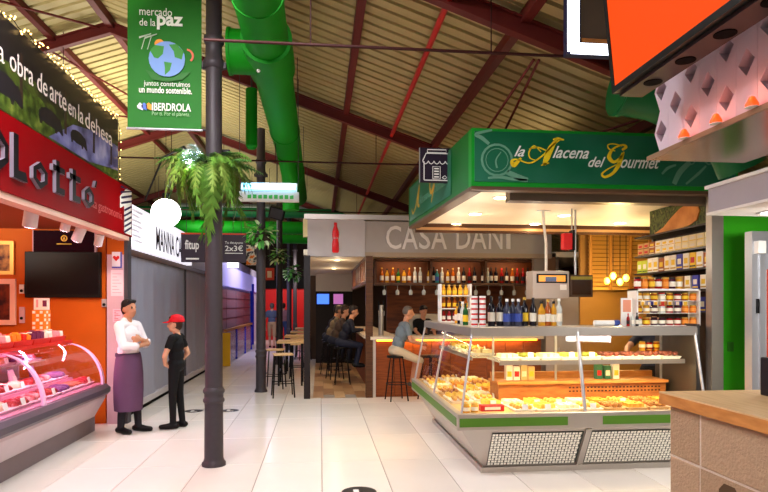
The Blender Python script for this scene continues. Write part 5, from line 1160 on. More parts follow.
p_ = atY(626, 320, 6.15); r = thing('photo_card', 'white framed recipe card leaning left of the jar rack', 'card', (p_.x, 6.15, ZTP)); b = B(); b.box(p_.x - .05, p_.x + .07, 6.15, 6.17, ZTP, ZTP + .3); b.build('frame', WHITE, r); b = B(); b.box(p_.x - .035, p_.x + .055, 6.147, 6.151, ZTP + .15, ZTP + .28); b.build('print', mat('card_print', (226, 150, 120), .5), r)
for k, nm in enumerate(('red', 'clear', 'dark')): place(BT[nm], USED, (p_.x - .03 + .05 * k, 6.05, ZTP), k, f'small {nm} sauce bottle in front of the recipe card', 'sauce bottles by the recipe card', sc=.45)

# ------------------------------------------------------------------ shelves along the right wall of the stall
WX = 4.22
b = B(); b.box(WX + .3, WX + .42, 6.1, 7.7, 0, 2.9); tag(b.build('wall_right_deli', mat('deli_wall', (70, 56, 48), .6)), 'dark right wall of the delicatessen stall', kind='structure')
r = thing('steel_post', 'polished steel post at the right front corner of the deli', 'post', (4.16, 5.93, 0)); b = B(); b.box(4.10, 4.23, 5.88, 5.98, 0, 2.9); b.build('post', STEEL, r); b = B(); b.box(4.095, 4.235, 5.87, 5.99, 0, .1); b.build('foot', STEELD, r)
r = thing('wall_shelving', 'dark wall shelving of packaged groceries on the right of the deli', 'shelving', (WX + .15, 6.7, 1.3))
lev = [atX(636, 257, WX).z, atX(636, 275, WX).z, atX(636, 290, WX).z, 1.56]
lev = [2.35, 2.12, 1.88, 1.62]
YSa, YSb = 6.1, 7.66
for z in lev: b = B(); b.box(WX, WX + .3, YSa, YSb, z - .02, z); b.build('shelf', mat('shelf_dark', (60, 52, 46), .3), r)
b = B(); b.box(WX, WX + .3, YSa, YSb, 2.585, 2.605); b.build('shelf', MATS['shelf_dark'], r)
for y in (YSa, YSb): b = B(); b.box(WX + .26, WX + .3, y - .02, y + .02, 1.3, 2.6); b.build('upright', STEELD, r)
boxM = [mat('bx_cream', (244, 230, 180), .5), mat('bx_white', (244, 238, 224), .5), mat('bx_tan', (206, 150, 90), .5), mat('bx_lime', (200, 210, 60), .5), mat('bx_blue', (64, 66, 170), .5), mat('bx_yellow', (246, 200, 40), .5), mat('bx_brown', (170, 96, 44), .5)]
bxn = ['cream', 'white', 'tan', 'lime', 'blue', 'yellow', 'brown']
def grocery(kind, w_, h_):
    t = thing('grocery_box', 'x', 'box', group='grocery boxes on the wall shelving'); b = B(); b.box(-.06, .06, -w_/2, w_/2, 0, h_); b.build('carton', boxM[kind], t, bev=.003)
    b = B(); b.box(-.0615, -.06, -w_ * .3, w_ * .3, h_ * .35, h_ * .7); b.build('label', [lW, lY, lR, lW, lW, lR, lY][kind], t); b = B(); b.box(-.061, -.06, -w_ * .46, w_ * .46, h_ * .1, h_ * .2); b.build('stripe', [lY, capG, lK, gs, lY, lK, lW][kind], t); return t
GB = {}
def gput(kind, w_, h_, y, z, lab):
    key = (kind, w_, h_)
    if key not in GB: GB[key] = grocery(kind, w_, h_)
    place(GB[key], USED, (WX + .09, y, z), 0, lab)
row = [2, 2, 6, 1, 1, 1, 0, 0, 0, 0, 0]
for k in range(11):
    for l_ in range(2): gput(row[k], .13, .08, 7.56 - .14 * k, lev[0] + .0005 + .081 * l_, f'{bxn[row[k]]} grocery box in the {["lower", "upper"][l_]} layer, upper wall shelf, {ORD[k]} from far end')
row = [3, 3, 1, 1, 6, 1, 1, 4, 1, 5, 1, 6]
for k in range(12): gput(row[k], .115, .185 if row[k] in (4, 5, 1) else .165, 7.58 - .127 * k, lev[1] + .0005, f'{bxn[row[k]]} grocery box on the middle wall shelf, {ORD[k]} from the far end')
row = [1, 2, 1, 6, 5, 6, 2, 1, 4, 1]
for k in range(10): gput(row[k], .11, .16, 7.55 - .145 * k, lev[2] + .0005, f'{bxn[row[k]]} grocery box on the third wall shelf, {ORD[k]} from the far end')
for k in range(9): gput([1, 4, 1, 2, 1, 4, 1, 1, 4][k], .11, .17, 7.5 - .155 * k, lev[3] + .0005, f'{bxn[[1, 4, 1, 2, 1, 4, 1, 1, 4][k]]} grocery box on the lowest wall shelf, {ORD[k]} from the far end')
# picture panel with a gourd
r = thing('picture_panel', 'leafy picture panel with a large tan ham above the grocery shelves', 'picture', (WX + .2, 6.7, 2.53))
b = B(); b.box(WX + .1, WX + .14, YSa, 7.45, 2.61, 2.93); b.build('panel', mat_ramp('leaf_print', [(.38, (44, 56, 24)), (.5, (96, 110, 46)), (.58, (40, 44, 22)), (.7, (130, 136, 70))], 11, .5, 3), r)
b = B(); M = RIGHTF((WX + .1, 0, 0)); gp = [(-7.35, 2.615), (-7.12, 2.68), (-6.95, 2.78), (-6.78, 2.86), (-6.6, 2.90), (-6.46, 2.87), (-6.40, 2.78), (-6.45, 2.68), (-6.6, 2.63), (-6.9, 2.615)]
b.prism(gp, M, .012); b.build('printed_ham', mat_ramp('ham_print', [(.35, (200, 120, 50)), (.6, (236, 164, 84))], 3, .5), r)

b = B(); b.box(RXE + .03, RXE + .07, 5.92, 6.7, 0, 1.50); tag(b.build('trim_12', STEELD), 'dark steel end panel at the right of the deli counter', kind='structure')
# ------------------------------------------------------------------ hanging scale panel, monitor, poles
YH = 7.4
r = thing('hanging_scale', 'steel scale housing hung on a pole over the deli counter', 'scale', atY(551, 300, YH))
x0, x1, z0, z1 = onwall(532.5, 271, 569.5, 299, YH)
b = B(); b.box(x0, x1, YH, YH + .25, z0, z1); b.build('housing', mat('scale_grey', (166, 154, 146), .4, .3), r, bev=.01)
q = onwall(536.5, 274, 567, 283, YH); b = B(); b.box(q[0], q[1], YH - .01, YH, q[2], q[3]); b.build('display_frame', BLACK, r)
q = onwall(538.5, 275.5, 565, 281.5, YH); b = B(); b.box(q[0], q[1], YH - .014, YH - .009, q[2], q[3]); b.build('display', mat('display_orange', (240, 160, 50), .3, emit=.5), r); q = onwall(545, 277, 556, 281.5, YH); b = B(); b.box(q[0], q[1], YH - .017, YH - .013, q[2], q[3]); b.build('display_image', mat('display_blue', (90, 110, 150), .3), r)
q = onwall(560, 284.5, 566.5, 290, YH); b = B(); b.box(q[0], q[1], YH - .004, YH + .001, q[2], q[3]); b.build('sticker', WHITE, r)
px_ = atY(549, 230, YH).x; b = B(); b.tube([(px_ - .04, YH + .1, 2.93), (px_ - .03, YH + .1, 2.75), (px_, YH + .1, 2.5), (px_, YH + .1, z1)], .018, 8); b.box(px_ - .12, px_ + .05, YH + .07, YH + .13, 2.92, 2.94); b.build('pole', WHITE, r)
r = thing('till_monitor', 'dark square till monitor hung beside the scale', 'monitor', atY(582, 297, YH)); x0, x1, z0, z1 = onwall(570, 275, 593, 297, YH - .02)
b = B(); b.box(x0, x1, YH - .02, YH + .06, z0, z1); b.build('case', mat('till_brown', (70, 50, 36), .45), r, bev=.006); b = B(); b.box(x0 + .03, x1 - .03, YH - .024, YH - .019, z0 + .03, z1 - .07); b.build('screen', mat('till_screen', (52, 32, 20), .15), r); b = B(); b.box(x0 + .01, x1 - .01, YH - .024, YH - .019, z1 - .06, z1 - .02); b.build('status_bar', mat('till_green', (150, 140, 50), .4), r)
px_ = atY(576, 250, YH).x; b = B(); b.cyl((px_, YH + .02, z1), (px_, YH + .02, 2.93), .015, n=8); b.build('pole', ALU, r)
p_ = atY(567.5, 241, YH - .1); r = thing('red_counter_box', 'small red ticket box hanging under the deli ceiling', 'box', (p_.x, YH - .1, p_.z - .12)); b = B(); b.box(p_.x - .06, p_.x + .06, YH - .12, YH - .02, p_.z - .11, p_.z + .1); b.build('box', RED, r, bev=.008); b = B(); b.box(p_.x + .06, p_.x + .085, YH - .13, YH - .01, p_.z - .12, p_.z + .14); b.build('holder', BLACK, r); b = B(); b.cyl((p_.x + .07, YH - .07, p_.z + .14), (p_.x + .07, YH - .07, 2.93), .01, n=6); b.build('pole', ALU, r)
p_ = atY(584, 300, 7.9); r = thing('steel_cabinet', 'grey steel cabinet standing behind the till monitor', 'cabinet', (p_.x, 8.2, 0)); b = B(); b.box(p_.x - .35, p_.x + .02, 8.1, 8.4, 0, 2.0); b.build('body', mat('cab_grey', (150, 138, 126), .4), r); b = B(); b.box(p_.x - .33, p_.x, 8.085, 8.1, .1, 1.9); b.build('door', mat('cab_door', (170, 158, 146), .4), r); b = B(); b.box(p_.x - .3, p_.x - .28, 8.06, 8.085, .9, 1.1); b.build('handle', ALU, r)
# slatted wooden wall behind
YQ = 9.6
x0, x1, z0, z1 = onwall(588, 229, 650, 290, YQ)
r = thing('slatted_screen', 'yellow lit wooden slatted screen behind the deli', 'screen', ((x0 + x1) / 2, YQ, z0)); ns = 15
slatM = mat('slat_yellow', (206, 150, 66), .5, noise=(4, .12))
for k in range(ns):
    z = z0 + (z1 - z0) * k / ns; b = B(); h_ = (z1 - z0) / ns; b.hexa([(x0, YQ - .04, z), (x1, YQ - .04, z), (x1, YQ - .03, z), (x0, YQ - .03, z)], [(x0, YQ, z + h_ * .85), (x1, YQ, z + h_ * .85), (x1, YQ + .01, z + h_ * .85), (x0, YQ + .01, z + h_ * .85)]); b.build('slat', slatM, r)
for k in range(4): xx = x0 + (x1 - x0 - .05) * k / 3; b = B(); b.box(xx, xx + .05, YQ - .055, YQ - .03, z0, z1); b.build('stile', mat('stile_wood', (176, 116, 46), .5), r)
b = B(); b.box(x0 - .1, x1 + 1.2, YQ + .08, YQ + .15, 0, 2.95); tag(b.build('wall_behind_deli', mat('ochre_wall', (150, 104, 44), .5)), 'ochre panel wall behind the slatted screen', kind='structure')
r = thing('amber_lamps', 'glowing yellow lamp cluster in front of the slatted screen', 'lamp', atY(618, 287, 9.0))
for px, py, R in ((607, 281, .045), (613, 276, .05), (620, 282, .05), (626, 278, .05)):
    p_ = atY(px, py, 9.0); b = B(); b.sphere(p_, (R, R * .8, R * 1.2), 12); b.build('glowing_shade', mat('amber_glow', (255, 220, 90), .4, emit=6, ecol=(255, 200, 60)), r); b = B(); b.cyl((p_.x, p_.y, p_.z + R), (p_.x, p_.y, 2.9), .006, n=5); b.build('cord', BLACK, r)
p_ = atY(618, 279, 8.8); point('amber_lamp_light', p_, 55, (1, .75, .3), .1)

# ------------------------------------------------------------------ canopy with the green sign
SY, SX0, SX1, SZ0, SZ1 = 5.82, 1.50, 4.35, 2.886, 3.464
FXL, FYL = 1.335, 8.92
r = thing('deli_sign', 'green canopy sign with yellow and white script over the deli counter', 'sign', (2.8, 6.2, SZ0)); SGN = r
panG = mat_ramp('sign_green_print', [(.3, (4, 92, 52)), (.7, (56, 128, 104))], .9, .3, 2)
edge = mat('sign_edge_green', (22, 150, 44), .4)
b = B(); b.box(SX0, SX1, SY, SY + .12, SZ0, SZ1); b.build('front_frame', edge, r)
b = B(); b.box(SX0 + .03, SX1 - .03, SY - .006, SY, SZ0 + .045, SZ1 - .03); b.build('front_panel', panG, r)
b = B(); b.hexa([(SX0, SY + .12, SZ0), (SX0 + .12, SY + .12, SZ0), (FXL + .12, FYL, SZ0), (FXL, FYL, SZ0)], [(SX0, SY + .12, SZ1), (SX0 + .12, SY + .12, SZ1), (FXL + .12, FYL, SZ1), (FXL, FYL, SZ1)]); b.build('side_frame', mat('side_green', (16, 110, 40), .45), r)
def sidept(t, z, out=.006): return Vector((SX0 + (FXL - SX0) * t - out, SY + (FYL - SY) * t, z))
b = B(); b.hexa([sidept(.24, SZ0 + .05, 0), sidept(.24, SZ0 + .05), sidept(.97, SZ0 + .05), sidept(.97, SZ0 + .05, 0)][::-1], [sidept(.24, SZ1 - .03, 0), sidept(.24, SZ1 - .03), sidept(.97, SZ1 - .03), sidept(.97, SZ1 - .03, 0)][::-1]); b.build('side_panel', panG, r)
yel = mat('script_yellow', (246, 214, 40), .4); whi = mat('script_white', (244, 248, 240), .4); ghost = mat('ghost_print', (104, 160, 132), .4)
YS_ = SY - .007
def pxy(pts): return [(atY(a, b_, YS_).x, atY(a, b_, YS_).z) for a, b_ in pts]
M = FRONT((0, YS_, 0))
b = B(); ribbon(b, pxy([(521, 158), (514, 165), (512, 161), (517, 159.5), (530, 163), (542, 156), (552, 146), (560, 139.5)]), [.02, .05, .03, .012, .014, .016, .014, .016], M)
ribbon(b, pxy([(556, 140), (551, 148), (547, 157), (544, 165)]), [.02, .06, .065, .03], M); ribbon(b, pxy([(541, 165.5), (545, 164), (549, 163)]), [.01, .02, .01], M)
ribbon(b, pxy([(529, 149), (538, 147.5), (547, 151)]), [.008, .015, .012], M); ribbon(b, pxy([(553, 139.5), (558, 138.8), (564, 140)]), [.012, .03, .01], M)
ribbon(b, pxy([(541, 152), (534, 146), (529, 152), (530, 158), (536, 160.5)]), [.01, .012, .014, .012, .008], M); b.build('script_capital', yel, r)
b = B(); ribbon(b, pxy([(622, 150), (626, 147), (622, 145), (613, 149), (609, 157), (614, 162), (621, 157), (624, 152)]), [.02, .03, .016, .02, .045, .03, .02, .012], M)
ribbon(b, pxy([(623, 153), (619, 164), (613, 173), (605, 177), (602, 174), (608, 169), (620, 163)]), [.03, .045, .03, .025, .02, .012, .01], M); ribbon(b, pxy([(615, 151), (609, 149), (608, 145), (614, 144), (622, 146)]), [.01, .012, .012, .012, .01], M); b.build('script_capital', yel, r)
def script(body, x0_, y0_, x1_, y1_): text_front('script_lettering', body, x0_, y0_, x1_, y1_, YS_ + .001, whi, r, shear=.5, off=.012)
script('la', 514, 146, 525, 156.5); script('lacena', 552.5, 147, 589, 158); script('del', 588, 157, 605.5, 167); script('ourmet', 620.5, 158.5, 660, 168)
def vring(cx, cy, R, w_, a0=0, a1=2 * PI, n_=18):
    pts = [(cx + R * math.cos(a0 + (a1 - a0) * k / n_), cy + R * math.sin(a0 + (a1 - a0) * k / n_)) for k in range(n_ + 1)]; ribbon(b, pts, [w_] * (n_ + 1), M, .0015, 0, 1)
b = B(); c_ = atY(497, 160, YS_); vring(c_.x, c_.z, .155, .022); vring(c_.x, c_.z, .115, .008)
ribbon(b, pxy([(489, 144), (482, 138), (476, 134), (492, 130)]), [.03, .04, .03, .02], M, .0015); ribbon(b, pxy([(507, 172), (520, 178), (528, 180)]), [.05, .06, .04], M, .0015); ribbon(b, pxy([(488, 178), (500, 177), (512, 179), (527, 180)]), [.02, .03, .03, .02], M, .0015)
ribbon(b, pxy([(497, 168), (496, 160), (501, 152)]), [.02, .014, .008], M, .0015); b.build('ghost_scale_print', ghost, r)
b = B(); ribbon(b, pxy([(662, 174), (668, 168), (676, 165)]), [.02, .03, .02], M, .0015); b.build('ghost_arc_print', ghost, r)
b = B(); ribbon(b, pxy([(674, 184), (680, 172), (690, 162)]), [.05, .06, .05], M, .0015); b.build('ghost_grater_print', ghost, r); b = B(); ribbon(b, pxy([(686, 184), (698, 174), (706, 166)]), [.02, .03, .02], M, .0015)
b.build('ghost_grater_print', ghost, r)
for px in (691, 709): b = B(); c_ = atY(px, 160.5, YS_); vring(c_.x, c_.z, .04, .012); b.build('ghost_ring_print', ghost, r)
# side lettering (seen at a slant)
Ms = frame(sidept(.92, SZ0 + .12, .0065), (SX0 - FXL, SY - FYL, 0), (0, 0, 1))
b = B(); ribbon(b, [(.0, .10), (.1, .02), (.3, .12), (.5, .34), (.42, .12), (.5, .06)], [.04, .03, .03, .05, .07, .03], Ms); ribbon(b, [(1.3, .32), (1.12, .24), (1.2, .12), (1.36, .2), (1.2, .0)], [.03, .05, .05, .05, .03], Ms); b.build('side_script_capital', mat('script_orange', (200, 160, 50), .4), r)
text_mesh('side_script', 'la Alacena del Gourmet', frame(sidept(.80, SZ0 + .2, .0065), (SX0 - FXL, SY - FYL, 0), (0, 0, 1)), 1.5, .12, MATS['ghost_print'], r, shear=.4)
# underside
b = B(); b.hexa([(SX0 + .1, SY + .1, 2.93), (5.4, SY + .1, 2.93), (5.4, FYL, 2.93), (FXL + .1, FYL, 2.93)], [(SX0 + .1, SY + .1, 2.97), (5.4, SY + .1, 2.97), (5.4, FYL, 2.97), (FXL + .1, FYL, 2.97)])
tag(b.build('ceiling_deli', mat('deli_ceiling', (248, 232, 206), .5)), 'cream ceiling under the deli canopy', kind='structure')
soff = mat('soffit_brown', (104, 78, 60), .45)
b = B(); b.box(SX0, SX1, SY + .005, SY + .12, SZ0 - .035, SZ0); b.build('bottom_trim', soff, r); b = B(); b.hexa([sidept(0.02, SZ0 - .035, 0), sidept(0.02, SZ0 - .035, -.14), sidept(1, SZ0 - .035, -.14), sidept(1, SZ0 - .035, 0)], [sidept(0.02, SZ0, 0), sidept(0.02, SZ0, -.14), sidept(1, SZ0, -.14), sidept(1, SZ0, 0)]); b.build('bottom_trim', soff, r)
b = B(); b.box(1.97, SX1, 6.05, 6.2, 2.79, 2.93); tag(b.build('trim_8', mat('beam_steel', (120, 104, 92), .4, .5)), 'grey steel beam behind the deli sign', kind='structure')
b = B(); b.box(FXL + .1, 5.4, FYL - .05, FYL + .05, 2.80, 2.97); tag(b.build('trim_9', WOODD), 'dark rear rail of the deli canopy', kind='structure')
b = B(); b.box(FXL + .1, 5.4, FYL - .06, FYL - .05, 2.83, 2.87); tag(b.build('trim_10', mat('strip_tan', (190, 146, 96), .4)), 'tan strip on the rear rail of the canopy', kind='structure')
dl = mat('deli_downlight', (255, 244, 220), .4, emit=22, ecol=(255, 232, 190))
for k, (px, py) in enumerate(((501, 197), (475, 213.5), (456, 224), (535, 223.5), (564, 215), (620, 222.5))):
    p_ = atZ(px, py, 2.93)
    r = thing('downlight', ['brightest round downlight behind the corner of the green sign', 'second round downlight along the left of the canopy', 'third round downlight at the far left of the canopy', 'round downlight left of the scale pole', 'downlight between the scale pole and the red box', 'downlight over the grocery shelves'][k], 'downlight', (p_.x, p_.y, 2.92), group='deli downlights')
    b = B(); b.cyl((p_.x, p_.y, 2.916), (p_.x, p_.y, 2.93), .075, n=16); b.build('lens', dl, r); b = B(); b.lathe([(.076, -.01), (.095, -.008), (.095, 0)], (p_.x, p_.y, 2.93), 18); b.build('ring', WHITE, r)
    spot('deli_downlight', (p_.x, p_.y, 2.90), (p_.x, p_.y, 0), 30, (1, .82, .58), 160, .06, .9)
    point('deli_ceiling_fill', (p_.x, p_.y, 2.50), 7.0, (1, .86, .66), .08)  # free-hanging fill added to lift the canopy ceiling evenly
# projecting icon sign
YI = 6.7
x0, x1, z0, z1 = onwall(420, 148.5, 453.5, 182, YI)
r = thing('icon_sign', 'small square black sign with a white shop icon on the canopy side', 'sign', ((x0 + x1) / 2, YI, z0)); b = B(); b.box(x0, x1, YI, YI + .04, z0, z1); b.build('board', mat('icon_black', (34, 22, 40), .4), r)
M2 = frame((x0, YI, z0), (1, 0, 0), (0, 0, 1)); W_ = x1 - x0; H_ = z1 - z0
b = B(); S = lambda pts, w_=.022: ribbon(b, [(u * W_, v * H_) for u, v in pts], [w_ * .5] * len(pts), M2, .003, 0, 1)
S([(.12, .06), (.12, .6)]); S([(.86, .06), (.86, .6)]); S([(.12, .06), (.86, .06)]); S([(.08, .62), (.18, .84), (.82, .84), (.92, .62)]); S([(.22, .86), (.22, .95), (.78, .95), (.78, .86), (.22, .86)])
for k in range(5): u = .08 + .168 * k; S([(u, .62), (u + .03, .56), (u + .084, .53), (u + .138, .56), (u + .168, .62)], .018)
S([(.38, .1), (.38, .46), (.6, .46), (.6, .1), (.38, .1)], .016)
for k in range(4): S([(.42, .16 + .08 * k), (.56, .16 + .08 * k)], .03)
S([(.66, .14), (.74, .2), (.8, .14), (.74, .1), (.66, .14)], .014); b.build('shop_icon', WHITE, r)
b = B(); b.box(x1, SX0 + .01, YI + .01, YI + .03, z0 + .05, z0 + .08); b.box(x1, SX0 + .01, YI + .01, YI + .03, z1 - .08, z1 - .05); b.build('bracket', IRON, r)
b = B(); b.box(x0 - .004, x0, YI - .004, YI + .044, z0, z1); b.build('edge', ALU, r)
# ================================================================== right foreground stall
# block counter
CXF = 2.06; CY1 = 3.34; ZC = 1.18
r = thing('block_counter', 'grey concrete block counter with a thick wooden top in the right foreground', 'counter', (2.6, 2.3, 0))
blkM = [mat('block_a', (170, 142, 112), .85, noise=(30, .14), bump=(60, .5)), mat('block_b', (178, 150, 120), .85, noise=(30, .14), bump=(60, .5))]
mort = mat('mortar', (206, 190, 172), .9, bump=(40, .4))
b = B(); b.box(CXF + .004, 3.2, .6, CY1 - .004, 0, ZC - .07); b.build('mortar_core', mort, r)
zr = [(.82, 1.105), (.525, .81), (.23, .515), (0, .22)]
j = 0
for ri, (za, zb) in enumerate(zr):
    edges = [CY1, 3.055, 2.475, 1.895, 1.315, .735]
    for k in range(5):
        ya_, yb_ = edges[k + 1] + .006, edges[k] - .006
        if ri == 1 and k == 1:      # block with a rounded recess
            yh0, yh1, zh = 2.74, 2.90, .785
            b = B(); b.box(CXF, CXF + .10, yh1, yb_, za, zb); b.box(CXF, CXF + .10, ya_, yh0, za, zb); b.box(CXF, CXF + .10, yh0, yh1, zh, zb)
            b.prism([(-yh1, zh), (-yh1, zh - .04), (-yh1 + .04, zh)], RIGHTF((CXF + .1, 0, 0)), .1); b.prism([(-yh0, zh), (-yh0, zh - .04), (-yh0 - .04, zh)], RIGHTF((CXF + .1, 0, 0)), .1)
            b.build('block', blkM[0], r); b = B(); b.box(CXF + .0005, CXF + .0045, yh0, yh1, za, zh); b.build('recess_shade', mat('recess_shade_tone', (92, 70, 48), .9), r)  # thin dark plate paints the shade inside the hole
        else:
            b = B(); b.box(CXF, CXF + .10, ya_, yb_, za, zb); b.build('block', blkM[(k + ri) % 2], r, bev=.008)
    b = B(); b.box(CXF + .11, CXF + .5, CY1 - .05, CY1, za, zb); b.build('block', blkM[ri % 2], r, bev=.008)
topM = mat_ramp('counter_wood', [(.3, (196, 158, 110)), (.55, (214, 180, 132)), (.75, (182, 142, 96))], 2.5, .4, 6, (14, 1, 14))
edgM = mat_ramp('counter_wood_edge', [(.3, (176, 112, 50)), (.7, (206, 142, 72))], 3, .45, 6, (10, 2, 10))
b = B(); b.box(2.03, 3.3, .5, CY1 + .06, ZC - .008, ZC); b.build('wooden_top', topM, r); b = B(); b.box(2.03, 3.3, .5, CY1 + .06, ZC - .07, ZC - .008); b.build('wooden_edge', edgM, r)
p_ = atZ(775, 397, ZC)
r = thing('napkin_box', 'black box with a red mark standing on the wooden foreground counter', 'box', (p_.x, p_.y, ZC)); b = B(); b.box(p_.x - .03, p_.x + .13, p_.y - .08, p_.y + .08, ZC, ZC + .22); b.build('case', mat('box_black', (26, 22, 28), .35), r, bev=.008)
b = B(); M = FRONT((p_.x + .02, p_.y - .08, ZC + .16)); b.prism([(.02*math.cos(2*PI*k/12), .02*math.sin(2*PI*k/12)) for k in range(12)], M, .003); b.build('red_mark', RED, r); b = B(); b.box(p_.x - .01, p_.x + .08, p_.y - .083, p_.y - .08, ZC + .06, ZC + .075); b.build('white_line', WHITE, r)

# overhead lattice of pierced blocks on a steel shelf
LXF = 2.12; zl0 = 2.655
r = thing('steel_shelf', 'thin reflective steel shelf carrying the white pierced blocks', 'shelf', (2.4, 2.4, 2.6)); b = B(); b.box(2.09, 2.75, .9, 3.62, 2.625, 2.652); b.build('shelf', mat('mirror_steel', (170, 150, 128), .18, .9), r, bev=.004)
b = B(); b.box(2.082, 2.092, .9, 3.628, 2.622, 2.65); b.build('edge_strip', mat('edge_tan', (150, 116, 92), .4, .5), r)
for xx in (2.3, 2.6):
    b = B(); b.cyl((xx, 3.4, 2.652), (xx, 3.4, roofz(xx)), .012, n=6); b.build('hanger', IRON, r)
lat = mat('lattice_white', (214, 198, 212), .55)
cw, ch, th = .15, .26, .07
for ci in range(16):
    yb_ = 3.60 - cw * ci; off = ch / 2 if ci % 2 else 0
    r = thing('pierced_block', f'white pierced block panel with diamond openings, {ORD[ci]} from the far end of the shelf', 'pierced block', (LXF, yb_ - cw / 2, zl0), group='white pierced blocks on the steel shelf')
    b = B(); M = RIGHTF((LXF + th, 0, 0)); ztop = 3.36
    u0, u1 = -yb_, -yb_ + cw - .002; um = (u0 + u1) / 2; dw, dh = .058, .07
    if ci == 0: pass
    cells = []; z = zl0 - off
    zs_ = []
    while z < ztop - .02: zs_.append((z, z + ch)); z += ch
    for (za, zb) in zs_:
        zc = (za + zb) / 2; lo, hi = max(za, zl0), min(zb, ztop)
        has = zc - dh > zl0 + .01 and zc + dh < ztop - .01
        if has:
            el = u0 + (.06 if ci == 0 else 0)
            b.prism([(u0, zc), (el, lo), (um, lo), (um, zc - dh), (um - dw, zc)], M, th); b.prism([(um, lo), (u1, lo), (u1, zc), (um + dw, zc), (um, zc - dh)], M, th)
            b.prism([(u1, zc), (u1, hi), (um, hi), (um, zc + dh), (um + dw, zc)], M, th); b.prism([(um, hi), (el, hi), (u0, zc), (um - dw, zc), (um, zc + dh)], M, th)
        else: b.prism([(u0, lo), (u1, lo), (u1, hi), (u0, hi)], M, th)
    b.build('pierced_panel', lat, r)
b = B(); b.box(LXF + th + .12, LXF + th + .14, .9, 3.5, zl0, 3.2); tag(b.build('trim_11', mat('lattice_back', (64, 44, 40), .8)), 'dark backing board behind the pierced blocks', kind='structure')
orl = mat('orange_led', (255, 90, 30), .4, emit=1.3, ecol=(255, 70, 16))
for k, px in enumerate((684, 716, 752)):
    p_ = atX(px, [137, 121, 104][k], LXF - .05); r = thing('led_lamp', f'small orange lamp on the steel shelf edge, {ORD[k]} from the far end', 'lamp', (p_.x, p_.y, 2.652), group='orange lamps on the steel shelf'); b = B(); b.lathe([(.03, 0), (.03, .015), (.012, .05), (0, .055)], (p_.x, p_.y, 2.6525), 12); b.build('bulb', orl, r); b = B(); b.lathe([(.032, 0), (.032, .002), (.0, .002)], (p_.x, p_.y, 2.6521), 12); b.build('base', WHITE, r)
    point('orange_led_light', (p_.x - .03, p_.y, 2.73), .35, (1, .25, .12), .02)

# big orange screen
Yf, Xf, Zf = 3.43, 1.757, 2.97
r = thing('orange_screen', 'large glowing orange display screen at the top right', 'screen', (Xf, 2.5, Zf)); tl = .10
def scp(y, h, n_=0.0): return Vector((Xf - tl * h - n_, y, Zf + h))
def scbox(y0, y1, h0, h1, n0, n1, name, m_):
    b = B(); b.hexa([scp(y0, h0, n1), scp(y0, h0, n0), scp(y1, h0, n0), scp(y1, h0, n1)], [scp(y0, h1, n1), scp(y0, h1, n0), scp(y1, h1, n0), scp(y1, h1, n1)]); return b.build(name, m_, r)
scbox(1.6, Yf, -.0, .80, -.05, .0, 'case', BLACK)
scbox(1.63, Yf - .035, .035, .77, 0, .004, 'display', mat('orange_display', (40, 12, 2), .6, emit=1.0, ecol=(255, 78, 8), spec=.1))
for q in ((1.6, Yf, 0, .035), (1.6, Yf, .77, .80)): scbox(q[0], q[1], q[2], q[3], 0, .008, 'bezel', BLACK)
scbox(Yf - .035, Yf, .035, .77, 0, .008, 'bezel', BLACK)
hous = mat('housing_grey', (50, 38, 38), .5, .2)
b = B(); b.box(Xf + .03, Xf + .17, 1.4, Yf - .02, Zf - .02, Zf + .06); b.build('housing', hous, r)
for k in range(6):
    y = Yf - .26 - .30 * k; b = B(); b.cyl((Xf + .10, y, Zf - .024), (Xf + .10, y, Zf - .019), .05, n=18); b.build('speaker_hole', BLACKM, r)
b = B(); b.cyl((Xf + .1, 3.0, Zf + .06), (Xf + .1, 3.0, roofz(Xf)), .02, n=8); b.build('hanger', IRON, r)

# square light frame behind the screen
YLF = 4.5
x0, x1, z0, z1 = onwall(567, -52, 668, 54, YLF)
r = thing('light_frame', 'square white glowing light frame hanging behind the orange screen', 'light', ((x0 + x1) / 2, YLF, z0))
gl = mat('frame_glow', (255, 255, 255), .4, emit=3.4, ecol=(235, 240, 255)); t_ = .11; dpt = .07
b = B(); b.box(x0, x0 + t_, YLF, YLF + dpt, z0, z1); b.build('left_bar', mat('frame_navy', (40, 40, 70), .4), r)
for q in ((x0 + .003, x0 + t_ - .012, z0 + .02, z1), (x0 + .03, x1, z0 + .003, z0 + t_ - .02)): b = B(); b.box(q[0], q[1], YLF - .008, YLF, q[2], q[3]); b.build('glow_strip', gl, r)
b = B(); b.box(x0 + t_, x1, YLF, YLF + dpt, z0, z0 + t_ * .8); b.build('bottom_bar', MATS['frame_navy'], r); b = B(); b.box(x1 - t_, x1, YLF, YLF + dpt, z0 + t_, z1); b.build('right_bar', MATS['frame_navy'], r); b = B(); b.box(x0 + t_, x1 - t_, YLF, YLF + dpt, z1 - t_, z1); b.build('top_bar', MATS['frame_navy'], r)
b = B(); b.box(x0 + t_, x1 - t_, YLF + .045, YLF + .06, z0 + t_, z1 - t_); b.build('back_panel', mat('frame_back', (96, 82, 70), .4), r); b = B(); b.box(x0 + t_ + .02, x1 - t_, YLF + .02, YLF + .045, z0 + t_, z0 + t_ + .03); b.build('wood_strip', WOOD, r)
for xx in (x0 + .15, x1 - .15):
    if roofz(xx) > z1: b = B(); b.cyl((xx, YLF + .1, z1), (xx, YLF + .1, roofz(xx)), .008, n=6); b.build('hanger', IRON, r)

